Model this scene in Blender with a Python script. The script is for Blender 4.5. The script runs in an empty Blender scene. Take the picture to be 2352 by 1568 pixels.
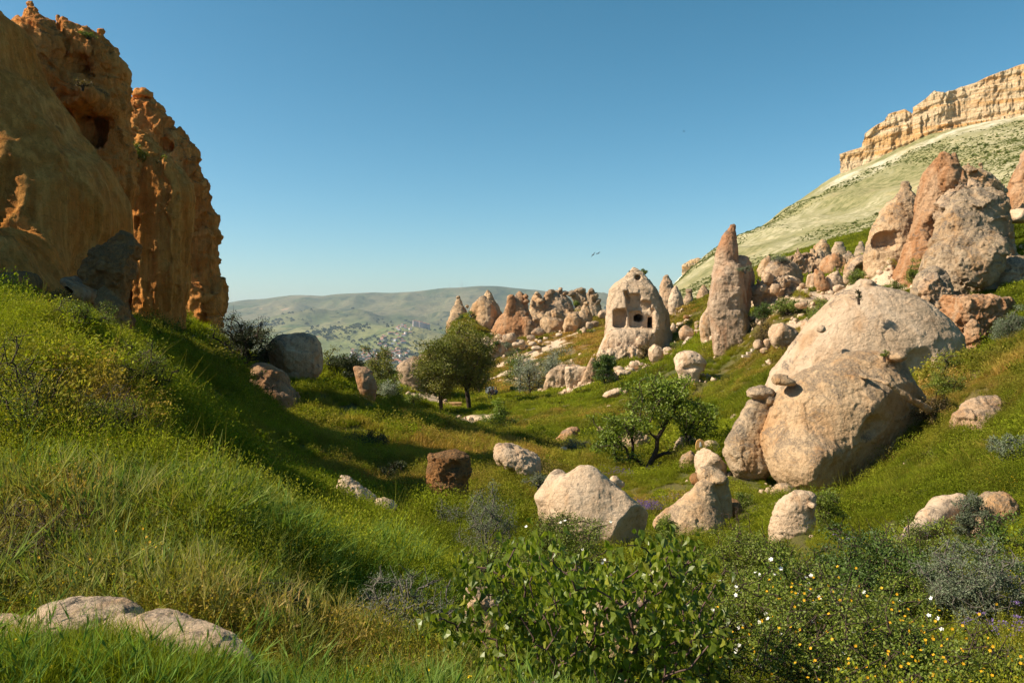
import bpy, math, random
import numpy as np
from mathutils import Vector

R = math.radians
scene = bpy.context.scene
COL = scene.collection
random.seed(7)
rng = np.random.default_rng(11)

# ------------------------------------------------------------------ camera, sky, sun, exposure
F = 1829.0            # focal length in units of a 2352 x 1568 picture
U0, V0 = 1176.0, 740.0  # vanishing point of the level view direction

def P(u, v, d):
    """world point seen at (u, v) of the 2352x1568 picture at distance d along the view"""
    return Vector(((u - U0) / F * d, d, (V0 - v) / F * d))

cam_data = bpy.data.cameras.new('camera')
cam_data.lens = 28.0
cam_data.sensor_width = 36.0
cam_data.shift_y = -44.0 / 2352.0
cam_data.clip_start = 0.1
cam_data.clip_end = 60000.0
cam = bpy.data.objects.new('camera', cam_data)
cam.rotation_euler = (R(90), 0, 0)
COL.objects.link(cam)
scene.camera = cam

SUN_EL, SUN_AZ = 40.0, 9.0      # azimuth: degrees from -X towards -Y
sd = Vector((-math.cos(R(SUN_AZ)) * math.cos(R(SUN_EL)), -math.sin(R(SUN_AZ)) * math.cos(R(SUN_EL)), math.sin(R(SUN_EL))))
sun_data = bpy.data.lights.new('sun', 'SUN')
sun_data.energy = 4.6
sun_data.angle = R(0.5)
sun_data.color = (1.0, 0.90, 0.72)
sun = bpy.data.objects.new('sun', sun_data)
sun.rotation_euler = (-sd).to_track_quat('-Z', 'Y').to_euler()
COL.objects.link(sun)

world = bpy.data.worlds.new('World')
scene.world = world
world.use_nodes = True
wn = world.node_tree
wn.nodes.clear()
w_out = wn.nodes.new('ShaderNodeOutputWorld')
w_bg = wn.nodes.new('ShaderNodeBackground')
w_bg.inputs['Strength'].default_value = 0.062
w_sky = wn.nodes.new('ShaderNodeTexSky')
w_sky.sky_type = 'NISHITA'
w_sky.sun_disc = False
w_sky.sun_elevation = R(SUN_EL)
w_sky.sun_rotation = math.atan2(sd.x, sd.y)
w_sky.altitude = 900
w_sky.air_density = 1.0
w_sky.dust_density = 1.2
w_sky.ozone_density = 2.0
w_mul = wn.nodes.new('ShaderNodeMix'); w_mul.data_type = 'RGBA'; w_mul.blend_type = 'MULTIPLY'
w_mul.inputs[0].default_value = 1.0
w_mul.inputs[7].default_value = (1.0, 1.0, 1.0, 1)
w_sep = wn.nodes.new('ShaderNodeSeparateColor'); w_com = wn.nodes.new('ShaderNodeCombineColor')
wn.links.new(w_sky.outputs[0], w_sep.inputs[0])
for k_, (e_, m_) in enumerate(((1.7, 0.40), (1.18, 0.98), (1.25, 0.82))):      # deeper blue overhead, pale near the ground
    pw = wn.nodes.new('ShaderNodeMath'); pw.operation = 'POWER'; pw.inputs[1].default_value = e_
    mw = wn.nodes.new('ShaderNodeMath'); mw.operation = 'MULTIPLY'; mw.inputs[1].default_value = m_
    wn.links.new(w_sep.outputs[k_], pw.inputs[0]); wn.links.new(pw.outputs[0], mw.inputs[0]); wn.links.new(mw.outputs[0], w_com.inputs[k_])
wn.links.new(w_com.outputs[0], w_mul.inputs[6])
wn.links.new(w_mul.outputs[2], w_bg.inputs[0])
wn.links.new(w_bg.outputs[0], w_out.inputs[0])

vs = scene.view_settings
vs.view_transform = 'Standard'
vs.look = 'None'
vs.exposure = 0.80
vs.gamma = 1.0
vs.use_curve_mapping = False
scene.cycles.max_bounces = 6
scene.cycles.transparent_max_bounces = 8
scene.cycles.volume_bounces = 0
scene.cycles.diffuse_bounces = 4

# ------------------------------------------------------------------ small helpers
def tag(o, label=None, cat=None, group=None, kind=None):
    if label: o['label'] = label
    if cat: o['category'] = cat
    if group: o['group'] = group
    if kind: o['kind'] = kind
    return o

def make_mesh(name, verts, faces, mats=(), smooth=True, attrs=None, matidx=None):
    """faces: int array (n, k)"""
    me = bpy.data.meshes.new(name)
    verts = np.asarray(verts, dtype=np.float32); faces = np.asarray(faces, dtype=np.int32)
    n, k = faces.shape
    me.vertices.add(len(verts)); me.vertices.foreach_set('co', verts.ravel())
    me.loops.add(n * k); me.loops.foreach_set('vertex_index', faces.ravel())
    me.polygons.add(n)
    me.polygons.foreach_set('loop_start', np.arange(0, n * k, k, dtype=np.int32))
    me.polygons.foreach_set('loop_total', np.full(n, k, dtype=np.int32))
    me.polygons.foreach_set('use_smooth', np.full(n, smooth, dtype=bool))
    if matidx is not None: me.polygons.foreach_set('material_index', np.asarray(matidx, dtype=np.int32))
    for m in mats: me.materials.append(m)
    if attrs:
        for an, (dom, arr) in attrs.items():
            a = me.attributes.new(an, 'FLOAT', dom)
            a.data.foreach_set('value', np.asarray(arr, dtype=np.float32))
    me.update(calc_edges=True)
    return me

def link(name, me, parent=None, loc=None):
    o = bpy.data.objects.new(name, me)
    COL.objects.link(o)
    if parent is not None: o.parent = parent
    if loc is not None: o.location = loc
    return o

def empty(name, loc):
    o = bpy.data.objects.new(name, None)
    COL.objects.link(o); o.location = loc
    return o

# ------------------------------------------------------------------ noise
def _h(ix, iy, iz, s):
    h = (ix.astype(np.uint32) * np.uint32(374761393) + iy.astype(np.uint32) * np.uint32(668265263)
         + iz.astype(np.uint32) * np.uint32(2147483647 & 1442695041) + np.uint32(s * 7919 + 13))
    h = (h ^ (h >> np.uint32(13))) * np.uint32(1274126177)
    h = (h ^ (h >> np.uint32(16))) * np.uint32(2246822519)
    h = h ^ (h >> np.uint32(15))
    return (h & np.uint32(0xffffff)).astype(np.float32) / np.float32(8388607.5) - np.float32(1.0)

def noise3(p, s=0):
    """smooth value noise, -1..1, p: (n,3)"""
    i = np.floor(p).astype(np.int64); f = (p - i).astype(np.float32)
    w = f * f * f * (f * (f * 6 - 15) + 10)
    x, y, z = i[:, 0], i[:, 1], i[:, 2]
    o = np.zeros(len(p), np.float32)
    for dx in (0, 1):
        wx = w[:, 0] if dx else 1 - w[:, 0]
        for dy in (0, 1):
            wy = w[:, 1] if dy else 1 - w[:, 1]
            for dz in (0, 1):
                wz = w[:, 2] if dz else 1 - w[:, 2]
                o += wx * wy * wz * _h(x + dx, y + dy, z + dz, s)
    return o

def fbm(p, octs=4, s=0, gain=0.5, lac=2.03):
    o = 0; a = 1.0; t = 0
    for k in range(octs):
        o = o + a * noise3(p, s + k * 17); t += a
        a *= gain; p = p * lac + 11.3
    return o / t * 1.5

def ridged(p, octs=3, s=0, gain=0.5):
    o = 0; a = 1.0; t = 0
    for k in range(octs):
        o = o + a * (1 - 2 * np.abs(noise3(p, s + k * 31))); t += a
        a *= gain; p = p * 2.07 + 5.1
    return o / t

# ------------------------------------------------------------------ materials
class NT:
    def __init__(s, name):
        s.m = bpy.data.materials.new(name); s.m.use_nodes = True
        s.t = s.m.node_tree; s.t.nodes.clear()
        s.out = s.n('ShaderNodeOutputMaterial')
    def n(s, t, **kw):
        x = s.t.nodes.new(t)
        for k, v in kw.items(): setattr(x, k, v)
        return x
    def l(s, a, b): s.t.links.new(a, b)
    def val(s, sock, v):
        if hasattr(v, 'is_linked') or hasattr(v, 'links'): s.l(v, sock)
        else: sock.default_value = v
    def pos(s): return s.n('ShaderNodeNewGeometry').outputs['Position']
    def mapv(s, vec, scale=(1, 1, 1), rot=(0, 0, 0)):
        m = s.n('ShaderNodeMapping'); m.inputs['Scale'].default_value = scale; m.inputs['Rotation'].default_value = rot
        s.l(vec, m.inputs['Vector']); return m.outputs[0]
    def noise(s, vec, scale, detail=4, rough=0.55, dist=0.0):
        x = s.n('ShaderNodeTexNoise'); x.inputs['Scale'].default_value = scale
        x.inputs['Detail'].default_value = detail; x.inputs['Roughness'].default_value = rough; x.inputs['Distortion'].default_value = dist
        s.l(vec, x.inputs['Vector']); return x.outputs[0]
    def voro(s, vec, scale, feature='F1'):
        x = s.n('ShaderNodeTexVoronoi'); x.feature = feature; x.inputs['Scale'].default_value = scale
        s.l(vec, x.inputs['Vector']); return x.outputs['Distance']
    def ramp(s, fac, stops):
        x = s.n('ShaderNodeValToRGB'); e = x.color_ramp.elements
        while len(e) < len(stops): e.new(0.5)
        for i, (p_, c) in enumerate(stops):
            e[i].position = p_; e[i].color = (c[0], c[1], c[2], 1) if not isinstance(c, (int, float)) else (c, c, c, 1)
        s.l(fac, x.inputs[0]); return x.outputs[0]
    def mix(s, fac, a, b, mode='MIX'):
        x = s.n('ShaderNodeMix', data_type='RGBA', blend_type=mode)
        s.val(x.inputs[0], fac)
        for sock, v in ((x.inputs[6], a), (x.inputs[7], b)):
            if isinstance(v, (tuple, list)): sock.default_value = (v[0], v[1], v[2], 1)
            else: s.l(v, sock)
        return x.outputs[2]
    def math(s, op, a, b=0.0, clamp=False):
        x = s.n('ShaderNodeMath', operation=op); x.use_clamp = clamp
        s.val(x.inputs[0], a); s.val(x.inputs[1], b); return x.outputs[0]
    def bump(s, h, strength, dist, nrm=None):
        x = s.n('ShaderNodeBump'); x.inputs['Strength'].default_value = strength; x.inputs['Distance'].default_value = dist
        s.l(h, x.inputs['Height'])
        if nrm is not None: s.l(nrm, x.inputs['Normal'])
        return x.outputs[0]
    def attr(s, name, kind='GEOMETRY'):
        x = s.n('ShaderNodeAttribute', attribute_name=name, attribute_type=kind); return x.outputs['Fac']
    def bsdf(s, color, rough=0.9, nrm=None, spec=0.2):
        x = s.n('ShaderNodeBsdfPrincipled')
        if isinstance(color, (tuple, list)): x.inputs['Base Color'].default_value = (*color[:3], 1)
        else: s.l(color, x.inputs['Base Color'])
        s.val(x.inputs['Roughness'], rough); x.inputs['Specular IOR Level'].default_value = spec
        if nrm is not None: s.l(nrm, x.inputs['Normal'])
        return x.outputs[0]
    def done(s, sh): s.l(sh, s.out.inputs[0]); return s.m

def rock_mat(name, light, mid, warm, dark, sc=1.0, warm_amt=0.45, lichen=0.5, streak=0.0, speck=0.5, bump=1.0, strata=0.0, bands=None, warm_z=None):
    """sc: size in metres of the main blotches"""
    t = NT(name); p = t.pos()
    n1 = t.noise(p, 0.55 / sc, 5, 0.6, 0.6)
    c = t.mix(t.ramp(n1, [(0.35, 0), (0.65, 1)]), light, mid)
    n2 = t.noise(t.mapv(p, (1, 1, 0.45)), 0.45 / sc, 4, 0.6, 1.0)
    c = t.mix(t.math('MULTIPLY', t.ramp(n2, [(0.62 - 0.3 * warm_amt, 0), (0.78 - 0.3 * warm_amt, 1)]), 0.85), c, warm)
    if bands:
        bz = t.noise(t.mapv(p, (0.05, 0.05, 1.0)), 1.1 / sc, 3, 0.6, 0.3)
        c = t.mix(t.math('MULTIPLY', t.ramp(bz, [(0.42, 0), (0.55, 1)]), 0.75), c, bands)
    if streak > 0:
        s1 = t.noise(t.mapv(p, (1, 1, 0.07)), 3.2 / sc, 5, 0.65, 0.2)
        c = t.mix(t.math('MULTIPLY', t.ramp(s1, [(0.44, 1), (0.56, 0)]), streak), c, (dark[0] * 1.6, dark[1] * 1.35, dark[2] * 1.1), 'MIX')
        s2 = t.noise(t.mapv(p, (1, 1, 0.05)), 9.0 / sc, 3, 0.6)
        c = t.mix(t.math('MULTIPLY', t.ramp(s2, [(0.42, 1), (0.6, 0)]), streak * 0.55), c, (mid[0] * .6, mid[1] * .55, mid[2] * .5))
    if warm_z is not None:
        pz = t.n('ShaderNodeSeparateXYZ'); t.l(p, pz.inputs[0])
        wz = t.math('ADD', t.math('MULTIPLY', t.math('SUBTRACT', pz.outputs[2], warm_z), .35), t.math('MULTIPLY', t.math('SUBTRACT', n1, .5), 2.5), True)
        c = t.mix(t.math('MULTIPLY', wz, .85), c, warm)
    # weathering in the middle scale: stained patches, pale scars, hairline cracks
    w1 = t.noise(p, 2.1 / sc, 7, 0.7, 0.5)
    c = t.mix(0.8, c, t.ramp(w1, [(0.30, (0.62, 0.56, 0.52)), (0.48, (1, 1, 1)), (0.62, (1.0, 1.0, 1.0)), (0.74, (1.18, 1.17, 1.15))]), 'MULTIPLY')
    cv = t.n('ShaderNodeTexVoronoi'); cv.feature = 'DISTANCE_TO_EDGE'; cv.inputs['Scale'].default_value = 0.55 / sc
    dn = t.n('ShaderNodeTexNoise'); dn.inputs['Scale'].default_value = 1.2 / sc; dn.inputs['Detail'].default_value = 5; t.l(p, dn.inputs['Vector'])
    av = t.n('ShaderNodeMix', data_type='VECTOR'); av.inputs[0].default_value = 0.5; t.l(p, av.inputs[4])
    vm = t.n('ShaderNodeVectorMath', operation='MULTIPLY_ADD'); t.l(dn.outputs['Color'], vm.inputs[0]); vm.inputs[1].default_value = (1.6 * sc,) * 3; t.l(p, vm.inputs[2]); t.l(vm.outputs[0], cv.inputs['Vector'])
    crk = t.ramp(cv.outputs['Distance'], [(0.0, 1), (0.022, 0)])
    crk = t.math('MULTIPLY', crk, t.ramp(n1, [(.46, 0), (.56, 1)]))
    c = t.mix(t.math('MULTIPLY', crk, .22), c, (dark[0] * .7, dark[1] * .6, dark[2] * .55))
    # lichen: on tops and in blotches, broken into speckles
    g = t.n('ShaderNodeNewGeometry'); sx = t.n('ShaderNodeSeparateXYZ'); t.l(g.outputs['Normal'], sx.inputs[0])
    up = t.math('MULTIPLY', sx.outputs[2], 0.20)
    nl = t.noise(p, 0.8 / sc, 6, 0.68, 0.8)
    ls = t.math('ADD', nl, up)
    lm = t.ramp(ls, [(0.74 - 0.27 * lichen, 0), (0.80 - 0.20 * lichen, 1)])
    sp = t.noise(p, 9.0 / sc, 4, 0.7)
    lm = t.math('MULTIPLY', lm, t.ramp(sp, [(0.36, 0.15), (0.56, 1)]))
    c = t.mix(t.math('MULTIPLY', lm, 0.88), c, dark)
    # fine grain
    gr = t.noise(p, 22.0 / sc, 4, 0.75)
    c = t.mix(0.55 * speck, c, t.ramp(gr, [(0.30, (0.35, 0.33, 0.32)), (0.52, (1, 1, 1)), (0.75, (1.0, 1.0, 1.0))]), 'MULTIPLY')
    vo = t.voro(p, 5.5 / sc)
    pit = t.ramp(vo, [(0.05, 0), (0.20, 1)])
    hb = t.noise(p, 3.0 / sc, 9, 0.72, 0.3)
    h = t.math('ADD', t.math('MULTIPLY', hb, 1.0), t.math('MULTIPLY', pit, 0.16))
    h = t.math('SUBTRACT', h, t.math('MULTIPLY', crk, 0.12))
    if strata > 0:
        st = t.noise(t.mapv(p, (0.12, 0.12, 1.0)), 3.5 / sc, 5, 0.65, 0.4)
        h = t.math('ADD', h, t.math('MULTIPLY', st, strata))
    if streak > 0:
        h = t.math('ADD', h, t.math('MULTIPLY', s1, 0.8 * streak + 0.2))
    nb = t.bump(h, 0.95 * bump, 0.24 * sc)
    nb = t.bump(t.noise(p, 26.0 / sc, 5, 0.8), 0.65 * bump, 0.025 * sc, nb)
    return t.done(t.bsdf(c, 0.95, nb, 0.08))

LIGHT, TAN, WARM, DARK = (0.62, 0.45, 0.30), (0.52, 0.345, 0.215), (0.44, 0.215, 0.095), (0.155, 0.125, 0.10)
M = {}
def rm(kind, sc):
    """rock material of a kind at a scale, made once"""
    key = (kind, round(math.log2(max(sc, .05)) * 1.0))
    if key in M: return M[key]
    s = 2.0 ** key[1]
    n = kind + '_rock'
    if kind == 'pale':   m = rock_mat(n, (0.70, 0.52, 0.36), (0.60, 0.42, 0.27), (0.50, 0.29, 0.15), DARK, s, 0.25, 0.22, 0.0, 0.5)
    elif kind == 'tan':  m = rock_mat(n, (0.64, 0.46, 0.30), (0.55, 0.37, 0.235), (0.48, 0.27, 0.135), DARK, s, 0.5, 0.55, 0.15, 0.75)
    elif kind == 'pink': m = rock_mat(n, (0.68, 0.48, 0.295), (0.60, 0.39, 0.22), (0.53, 0.29, 0.13), (0.23, 0.175, 0.125), s, 0.45, 0.65, 0.1, 1.0)
    elif kind == 'orange': m = rock_mat(n, (0.58, 0.37, 0.22), (0.52, 0.30, 0.16), (0.45, 0.205, 0.085), DARK, s, 0.7, 0.4, 0.2, 0.8)
    elif kind == 'grey': m = rock_mat(n, (0.62, 0.45, 0.29), (0.50, 0.36, 0.23), (0.50, 0.29, 0.14), (0.17, 0.14, 0.11), s, 0.45, 0.8, 0.1, 1.0)
    elif kind == 'cliff': m = rock_mat(n, (0.97, 0.46, 0.14), (0.92, 0.37, 0.09), (0.80, 0.26, 0.05), (0.22, 0.11, 0.05), s, 0.6, 0.38, 0.35, 0.8, 1.2)
    elif kind == 'striated': m = rock_mat(n, (0.98, 0.50, 0.15), (0.95, 0.42, 0.10), (0.82, 0.29, 0.05), (0.36, 0.15, 0.04), s, 0.45, 0.12, 0.6, 0.7, 1.2)
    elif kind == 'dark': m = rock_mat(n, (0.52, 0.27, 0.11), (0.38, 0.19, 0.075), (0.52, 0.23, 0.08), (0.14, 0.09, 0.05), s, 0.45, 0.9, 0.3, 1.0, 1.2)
    elif kind == 'mesa': m = rock_mat(n, (0.80, 0.54, 0.27), (0.74, 0.41, 0.15), (0.70, 0.33, 0.09), (0.32, 0.23, 0.15), s, 0.55, 0.3, 0.35, 0.7, 1.3, 1.2, (0.82, 0.68, 0.46))
    elif kind == 'tipped': m = rock_mat(n, (0.66, 0.48, 0.33), (0.56, 0.38, 0.25), (0.44, 0.21, 0.10), DARK, s, 0.3, 0.45, 0.25, 0.8, 1.1, warm_z=4.6)
    M[key] = m
    return m

def leaf_mat(name, c1, c2, trans=0.35, rough=0.55, c3=None, spec=0.35, inst=False):
    t = NT(name)
    r = t.attr('rnd')
    c = t.mix(r, c1, c2)
    if c3: c = t.mix(t.ramp(r, [(0.86, 0), (0.93, 1)]), c, c3)
    n = t.noise(t.pos(), 1.3, 2)
    c = t.mix(1.0, c, t.ramp(n, [(0.3, 0.65), (0.7, 1.25)]), 'MULTIPLY')
    b = t.bsdf(c, rough, None, spec)
    tr = t.n('ShaderNodeBsdfTranslucent'); t.l(t.mix(1.0, c, (1.3, 1.4, 0.6), 'MULTIPLY'), tr.inputs[0])
    mx = t.n('ShaderNodeMixShader'); mx.inputs[0].default_value = trans
    t.l(b, mx.inputs[1]); t.l(tr.outputs[0], mx.inputs[2])
    return t.done(mx.outputs[0])

def grass_mat(name, g1, g2, dry, trans=0.35):
    """the dryness comes from where the tuft stands"""
    t = NT(name)
    hue = t.attr('hue', 'INSTANCER'); dr = t.attr('dry', 'INSTANCER')
    c = t.mix(hue, g1, g2)
    c = t.mix(dr, c, dry)
    r = t.attr('rnd')
    c = t.mix(1.0, c, t.ramp(r, [(0.0, 0.55), (1.0, 1.35)]), 'MULTIPLY')
    b = t.bsdf(c, 0.7, None, 0.08)
    tr = t.n('ShaderNodeBsdfTranslucent'); t.l(t.mix(1.0, c, (1.25, 1.3, 0.6), 'MULTIPLY'), tr.inputs[0])
    mx = t.n('ShaderNodeMixShader'); mx.inputs[0].default_value = trans
    t.l(b, mx.inputs[1]); t.l(tr.outputs[0], mx.inputs[2])
    return t.done(mx.outputs[0])

def plain_mat(name, c, rough=0.8, var=0.25, scale=6.0):
    t = NT(name); n = t.noise(t.pos(), scale, 4)
    cc = t.mix(1.0, c, t.ramp(n, [(0.3, 1 - var), (0.7, 1 + var * .4)]), 'MULTIPLY')
    return t.done(t.bsdf(cc, rough, t.bump(n, 0.3, 0.02), 0.2))
# ------------------------------------------------------------------ rock sculpting: distance fields turned into meshes
def smin(a, b, k):
    if k <= 0: return np.minimum(a, b)
    h = np.clip(0.5 + 0.5 * (b - a) / k, 0, 1)
    return b + (a - b) * h - k * h * (1 - h)
def smax(a, b, k): return -smin(-a, -b, k)

def surface_nets(f, org, h):
    """f: grid of distances (negative inside). Returns verts, quads."""
    s = f < 0
    nx, ny, nz = f.shape
    c = s[:-1, :-1, :-1].astype(np.int8)
    for dx, dy, dz in ((1,0,0),(0,1,0),(0,0,1),(1,1,0),(1,0,1),(0,1,1),(1,1,1)):
        c = c + s[dx:nx-1+dx, dy:ny-1+dy, dz:nz-1+dz]
    act = (c > 0) & (c < 8)
    ii = np.argwhere(act)
    if len(ii) == 0: return np.zeros((0, 3)), np.zeros((0, 4), int)
    idx = np.full(act.shape, -1, np.int32)
    idx[act] = np.arange(len(ii), dtype=np.int32)
    cor = np.array([(a, b, d) for a in (0, 1) for b in (0, 1) for d in (0, 1)])
    vals = np.stack([f[ii[:, 0] + a, ii[:, 1] + b, ii[:, 2] + d] for a, b, d in cor], 1)
    acc = np.zeros((len(ii), 3), np.float32); cnt = np.zeros(len(ii), np.float32)
    for i in range(8):
        for j in range(i + 1, 8):
            if np.abs(cor[i] - cor[j]).sum() != 1: continue
            a, b = vals[:, i], vals[:, j]
            m = (a < 0) != (b < 0)
            t = np.where(m, a / np.where(m, a - b, 1), 0)
            acc += np.where(m[:, None], cor[i] + t[:, None] * (cor[j] - cor[i]), 0); cnt += m
    v = org + (ii + acc / cnt[:, None]) * h
    quads = []
    for ax in range(3):
        sl0 = [slice(None)] * 3; sl1 = [slice(None)] * 3
        sl0[ax] = slice(0, -1); sl1[ax] = slice(1, None)
        a, b = s[tuple(sl0)], s[tuple(sl1)]
        for flip in (False, True):
            e = np.argwhere((a & ~b) if not flip else (~a & b))
            o1, o2 = [(1, 2), (2, 0), (0, 1)][ax]
            ok = (e[:, o1] > 0) & (e[:, o2] > 0) & (e[:, o1] < f.shape[o1] - 1) & (e[:, o2] < f.shape[o2] - 1)
            e = e[ok]
            def g(d1, d2):
                q = e.copy(); q[:, o1] += d1; q[:, o2] += d2
                return idx[q[:, 0], q[:, 1], q[:, 2]]
            q = np.stack([g(-1, -1), g(0, -1), g(0, 0), g(-1, 0)], 1)
            if flip: q = q[:, ::-1]
            quads.append(q)
    q = np.concatenate(quads)
    q = q[(q >= 0).all(1)]
    return v, q

def vnormals(v, q):
    a = v[q[:, 2]] - v[q[:, 0]]; b = v[q[:, 3]] - v[q[:, 1]]
    n = np.cross(a, b)
    o = np.zeros_like(v)
    for k in range(4):
        for j in range(3): o[:, j] += np.bincount(q[:, k], n[:, j], len(v))
    return o / np.maximum(np.linalg.norm(o, axis=1, keepdims=True), 1e-9)

class Loft:
    """a body whose left and right edge is given at several heights; k: depth over width"""
    def __init__(s, rows, d, k=0.8, p=2.3, bury=None, tilt=0.0, maxd=None, rt=0.35, mode='U', blend=None):
        s.mode, s.blend = mode, blend
        rows = sorted(rows, key=lambda r: -r[0])      # bottom first
        z = np.array([(V0 - r[0]) / F * d for r in rows]); l = np.array([(r[1] - U0) / F * d for r in rows]); r_ = np.array([(r[2] - U0) / F * d for r in rows])
        hgt = z[-1] - z[0]
        if bury is None: bury = max(0.12 * hgt, 0.1)
        bury += min(0.35, 0.025 * d)
        z = np.concatenate([[z[0] - bury], z]); l = np.concatenate([[l[0]], l]); r_ = np.concatenate([[r_[0]], r_])
        s.z, s.c, s.w = z, (l + r_) / 2, np.maximum((r_ - l) / 2, 0.004 * d * .3)
        zz = np.linspace(z[0], z[-1], 400); ll = np.interp(zz, z, s.c - s.w); rr2 = np.interp(zz, z, s.c + s.w)
        ker = np.hanning(19); ker /= ker.sum()
        def sm(a): return np.convolve(np.pad(a, 9, mode='edge'), ker, 'valid')
        ls, rs = sm(ll), sm(rr2); fade = np.clip((zz[-1] - zz) / (0.06 * (zz[-1] - zz[0])), 0, 1)
        ls = ls * fade + ll * (1 - fade); rs = rs * fade + rr2 * (1 - fade)
        s.z, s.c, s.w = zz, (ls + rs) / 2, np.maximum((rs - ls) / 2, 0.0012 * d)
        s.d, s.k, s.p, s.tilt, s.maxd = d, k, p, tilt, maxd
        s.top, s.bot = z[-1], z[0]
        s.rt = rt * s.w[-1]
        wmx = s.w.max(); hd = wmx * k
        if maxd: hd = min(hd, maxd)
        s.lo = np.array([l.min(), d - hd - abs(tilt) * hgt, s.bot]); s.hi = np.array([r_.max(), d + hd + abs(tilt) * hgt, s.top])
    def f(s, X, Y, Z):
        zz = Z.ravel()
        c = np.interp(zz, s.z, s.c).astype(np.float32)[None, None]; w = np.interp(zz, s.z, s.w).astype(np.float32)[None, None]
        hd = w * s.k
        if s.maxd: hd = s.maxd * np.tanh(hd / s.maxd)
        a = np.abs((X - c) / w) ** s.p
        b = np.abs((Y - s.d - s.tilt * (Z - s.bot)) / hd) ** s.p
        f = ((a + b) ** (1 / s.p) - 1) * np.minimum(w, hd)
        f = smax(f, Z - s.top + 0 * f, max(s.rt, 1e-4))
        return np.maximum(f, s.bot - Z)

class Ell:
    def __init__(s, u, v, d, ru, rv, ry, mode='U', blend=None, p=2.0, rot=0.0, dy=0.0, yaw=0.0):
        s.c = np.array(P(u, v, d)); s.c[1] += dy
        s.r = np.array([ru / F * d, ry, rv / F * d]); s.mode, s.blend, s.p, s.rot, s.yaw = mode, blend, p, rot, yaw
        m = s.r.max() if (rot or yaw) else s.r
        s.lo, s.hi = s.c - m, s.c + m
    def f(s, X, Y, Z):
        x, y, z = X - s.c[0], Y - s.c[1], Z - s.c[2]
        if s.rot:
            ca, sa = math.cos(R(s.rot)), math.sin(R(s.rot)); x, z = x * ca + z * sa, -x * sa + z * ca
        if s.yaw:
            ca, sa = math.cos(R(s.yaw)), math.sin(R(s.yaw)); x, y = x * ca + y * sa, -x * sa + y * ca
        x, y, z = x / s.r[0], y / s.r[1], z / s.r[2]
        if s.p == 2: q = np.sqrt(x * x + y * y + z * z)
        else: q = (np.abs(x) ** s.p + np.abs(y) ** s.p + np.abs(z) ** s.p) ** (1 / s.p)
        return (q - 1) * s.r.min()

def Box(u0, u1, v0, v1, d, y0, y1, mode='S', blend=0.05, rot=0.0, p=6.0):
    """opening or block between pixels (at distance d), y0..y1 metres from d"""
    e = Ell((u0 + u1) / 2, (v0 + v1) / 2, d, (u1 - u0) / 2, (v1 - v0) / 2, (y1 - y0) / 2, mode, blend, p, rot, (y0 + y1) / 2)
    return e

class Cut:
    """half space removed beyond a plane through a point (u,v,d)+dy, facing n"""
    def __init__(s, u, v, d, n, blend=0.1, dy=0.0):
        s.c = np.array(P(u, v, d)); s.c[1] += dy; n = np.array(n, float); s.n = n / np.linalg.norm(n); s.mode, s.blend = 'C', blend
    def f(s, X, Y, Z): return (X - s.c[0]) * s.n[0] + (Y - s.c[1]) * s.n[1] + (Z - s.c[2]) * s.n[2]

class Cap:
    """capsule between two points given as (u,v,d)"""
    def __init__(s, a, b, ra, rb=None, mode='U', blend=None):
        s.a, s.b = np.array(P(*a)), np.array(P(*b)); s.ra, s.rb = ra, ra if rb is None else rb; s.mode, s.blend = mode, blend
        m = max(s.ra, s.rb); s.lo, s.hi = np.minimum(s.a, s.b) - m, np.maximum(s.a, s.b) + m
    def f(s, X, Y, Z):
        ab = s.b - s.a; L = (ab ** 2).sum()
        t = np.clip(((X - s.a[0]) * ab[0] + (Y - s.a[1]) * ab[1] + (Z - s.a[2]) * ab[2]) / L, 0, 1)
        return np.sqrt((X - s.a[0] - t * ab[0]) ** 2 + (Y - s.a[1] - t * ab[1]) ** 2 + (Z - s.a[2] - t * ab[2]) ** 2) - (s.ra + (s.rb - s.ra) * t)

def chunks(p, seed):
    """broken faces: every cell of a jittered lattice is a tilted plane"""
    i = np.floor(p + .5).astype(np.int64)          # the 8 nearest lattice corners
    i0 = np.floor(p).astype(np.int64)
    best = np.full(len(p), 1e9, np.float32); out = np.zeros(len(p), np.float32)
    for a in (0, 1):
        for b in (0, 1):
            for c in (0, 1):
                x, y, z = i0[:, 0] + a, i0[:, 1] + b, i0[:, 2] + c
                h1, h2, h3 = _h(x, y, z, seed), _h(x, y, z, seed + 1), _h(x, y, z, seed + 2)
                dx = p[:, 0] - x - .38 * h1; dy = p[:, 1] - y - .38 * h2; dz = p[:, 2] - z - .38 * h3
                d = dx * dx + dy * dy + dz * dz
                t1, t2, t3, t4 = (_h(x, y, z, seed + k) for k in (3, 4, 5, 6))
                val = t4 * .8 + dx * t1 + dy * t2 + dz * t3
                m = d < best
                out = np.where(m, val, out); best = np.where(m, d, best)
    return out.astype(np.float32)

ROCK_FOOT = []      # (x, y, radius) of every rock, keeps grass off
ROCK_BASE = []      # (u, v, d) of the feet, the ground passes through them
rock_jobs = []; BUILT = {}
def rock(name, label, mat, ops, cat='rock', vox=3.0, blend=0.25, amp=1.0, rough=1.0, strata=0.0, flute=0.0, pits=0.3,
         group=None, msc=None, seed=None, facets=0, base=None, flo=1.0, chunk=.6, aniso=1.0, parent=None):
    rock_jobs.append(dict(name=name, label=label, mat=mat, ops=ops, cat=cat, vox=vox, blend=blend, amp=amp, rough=rough, strata=strata,
                          flute=flute, pits=pits, group=group, msc=msc, seed=seed if seed is not None else len(rock_jobs) + 3, facets=facets, flo=flo, chunk=chunk, aniso=aniso, parent=parent))
    if base: ROCK_BASE.append(base)

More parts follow.
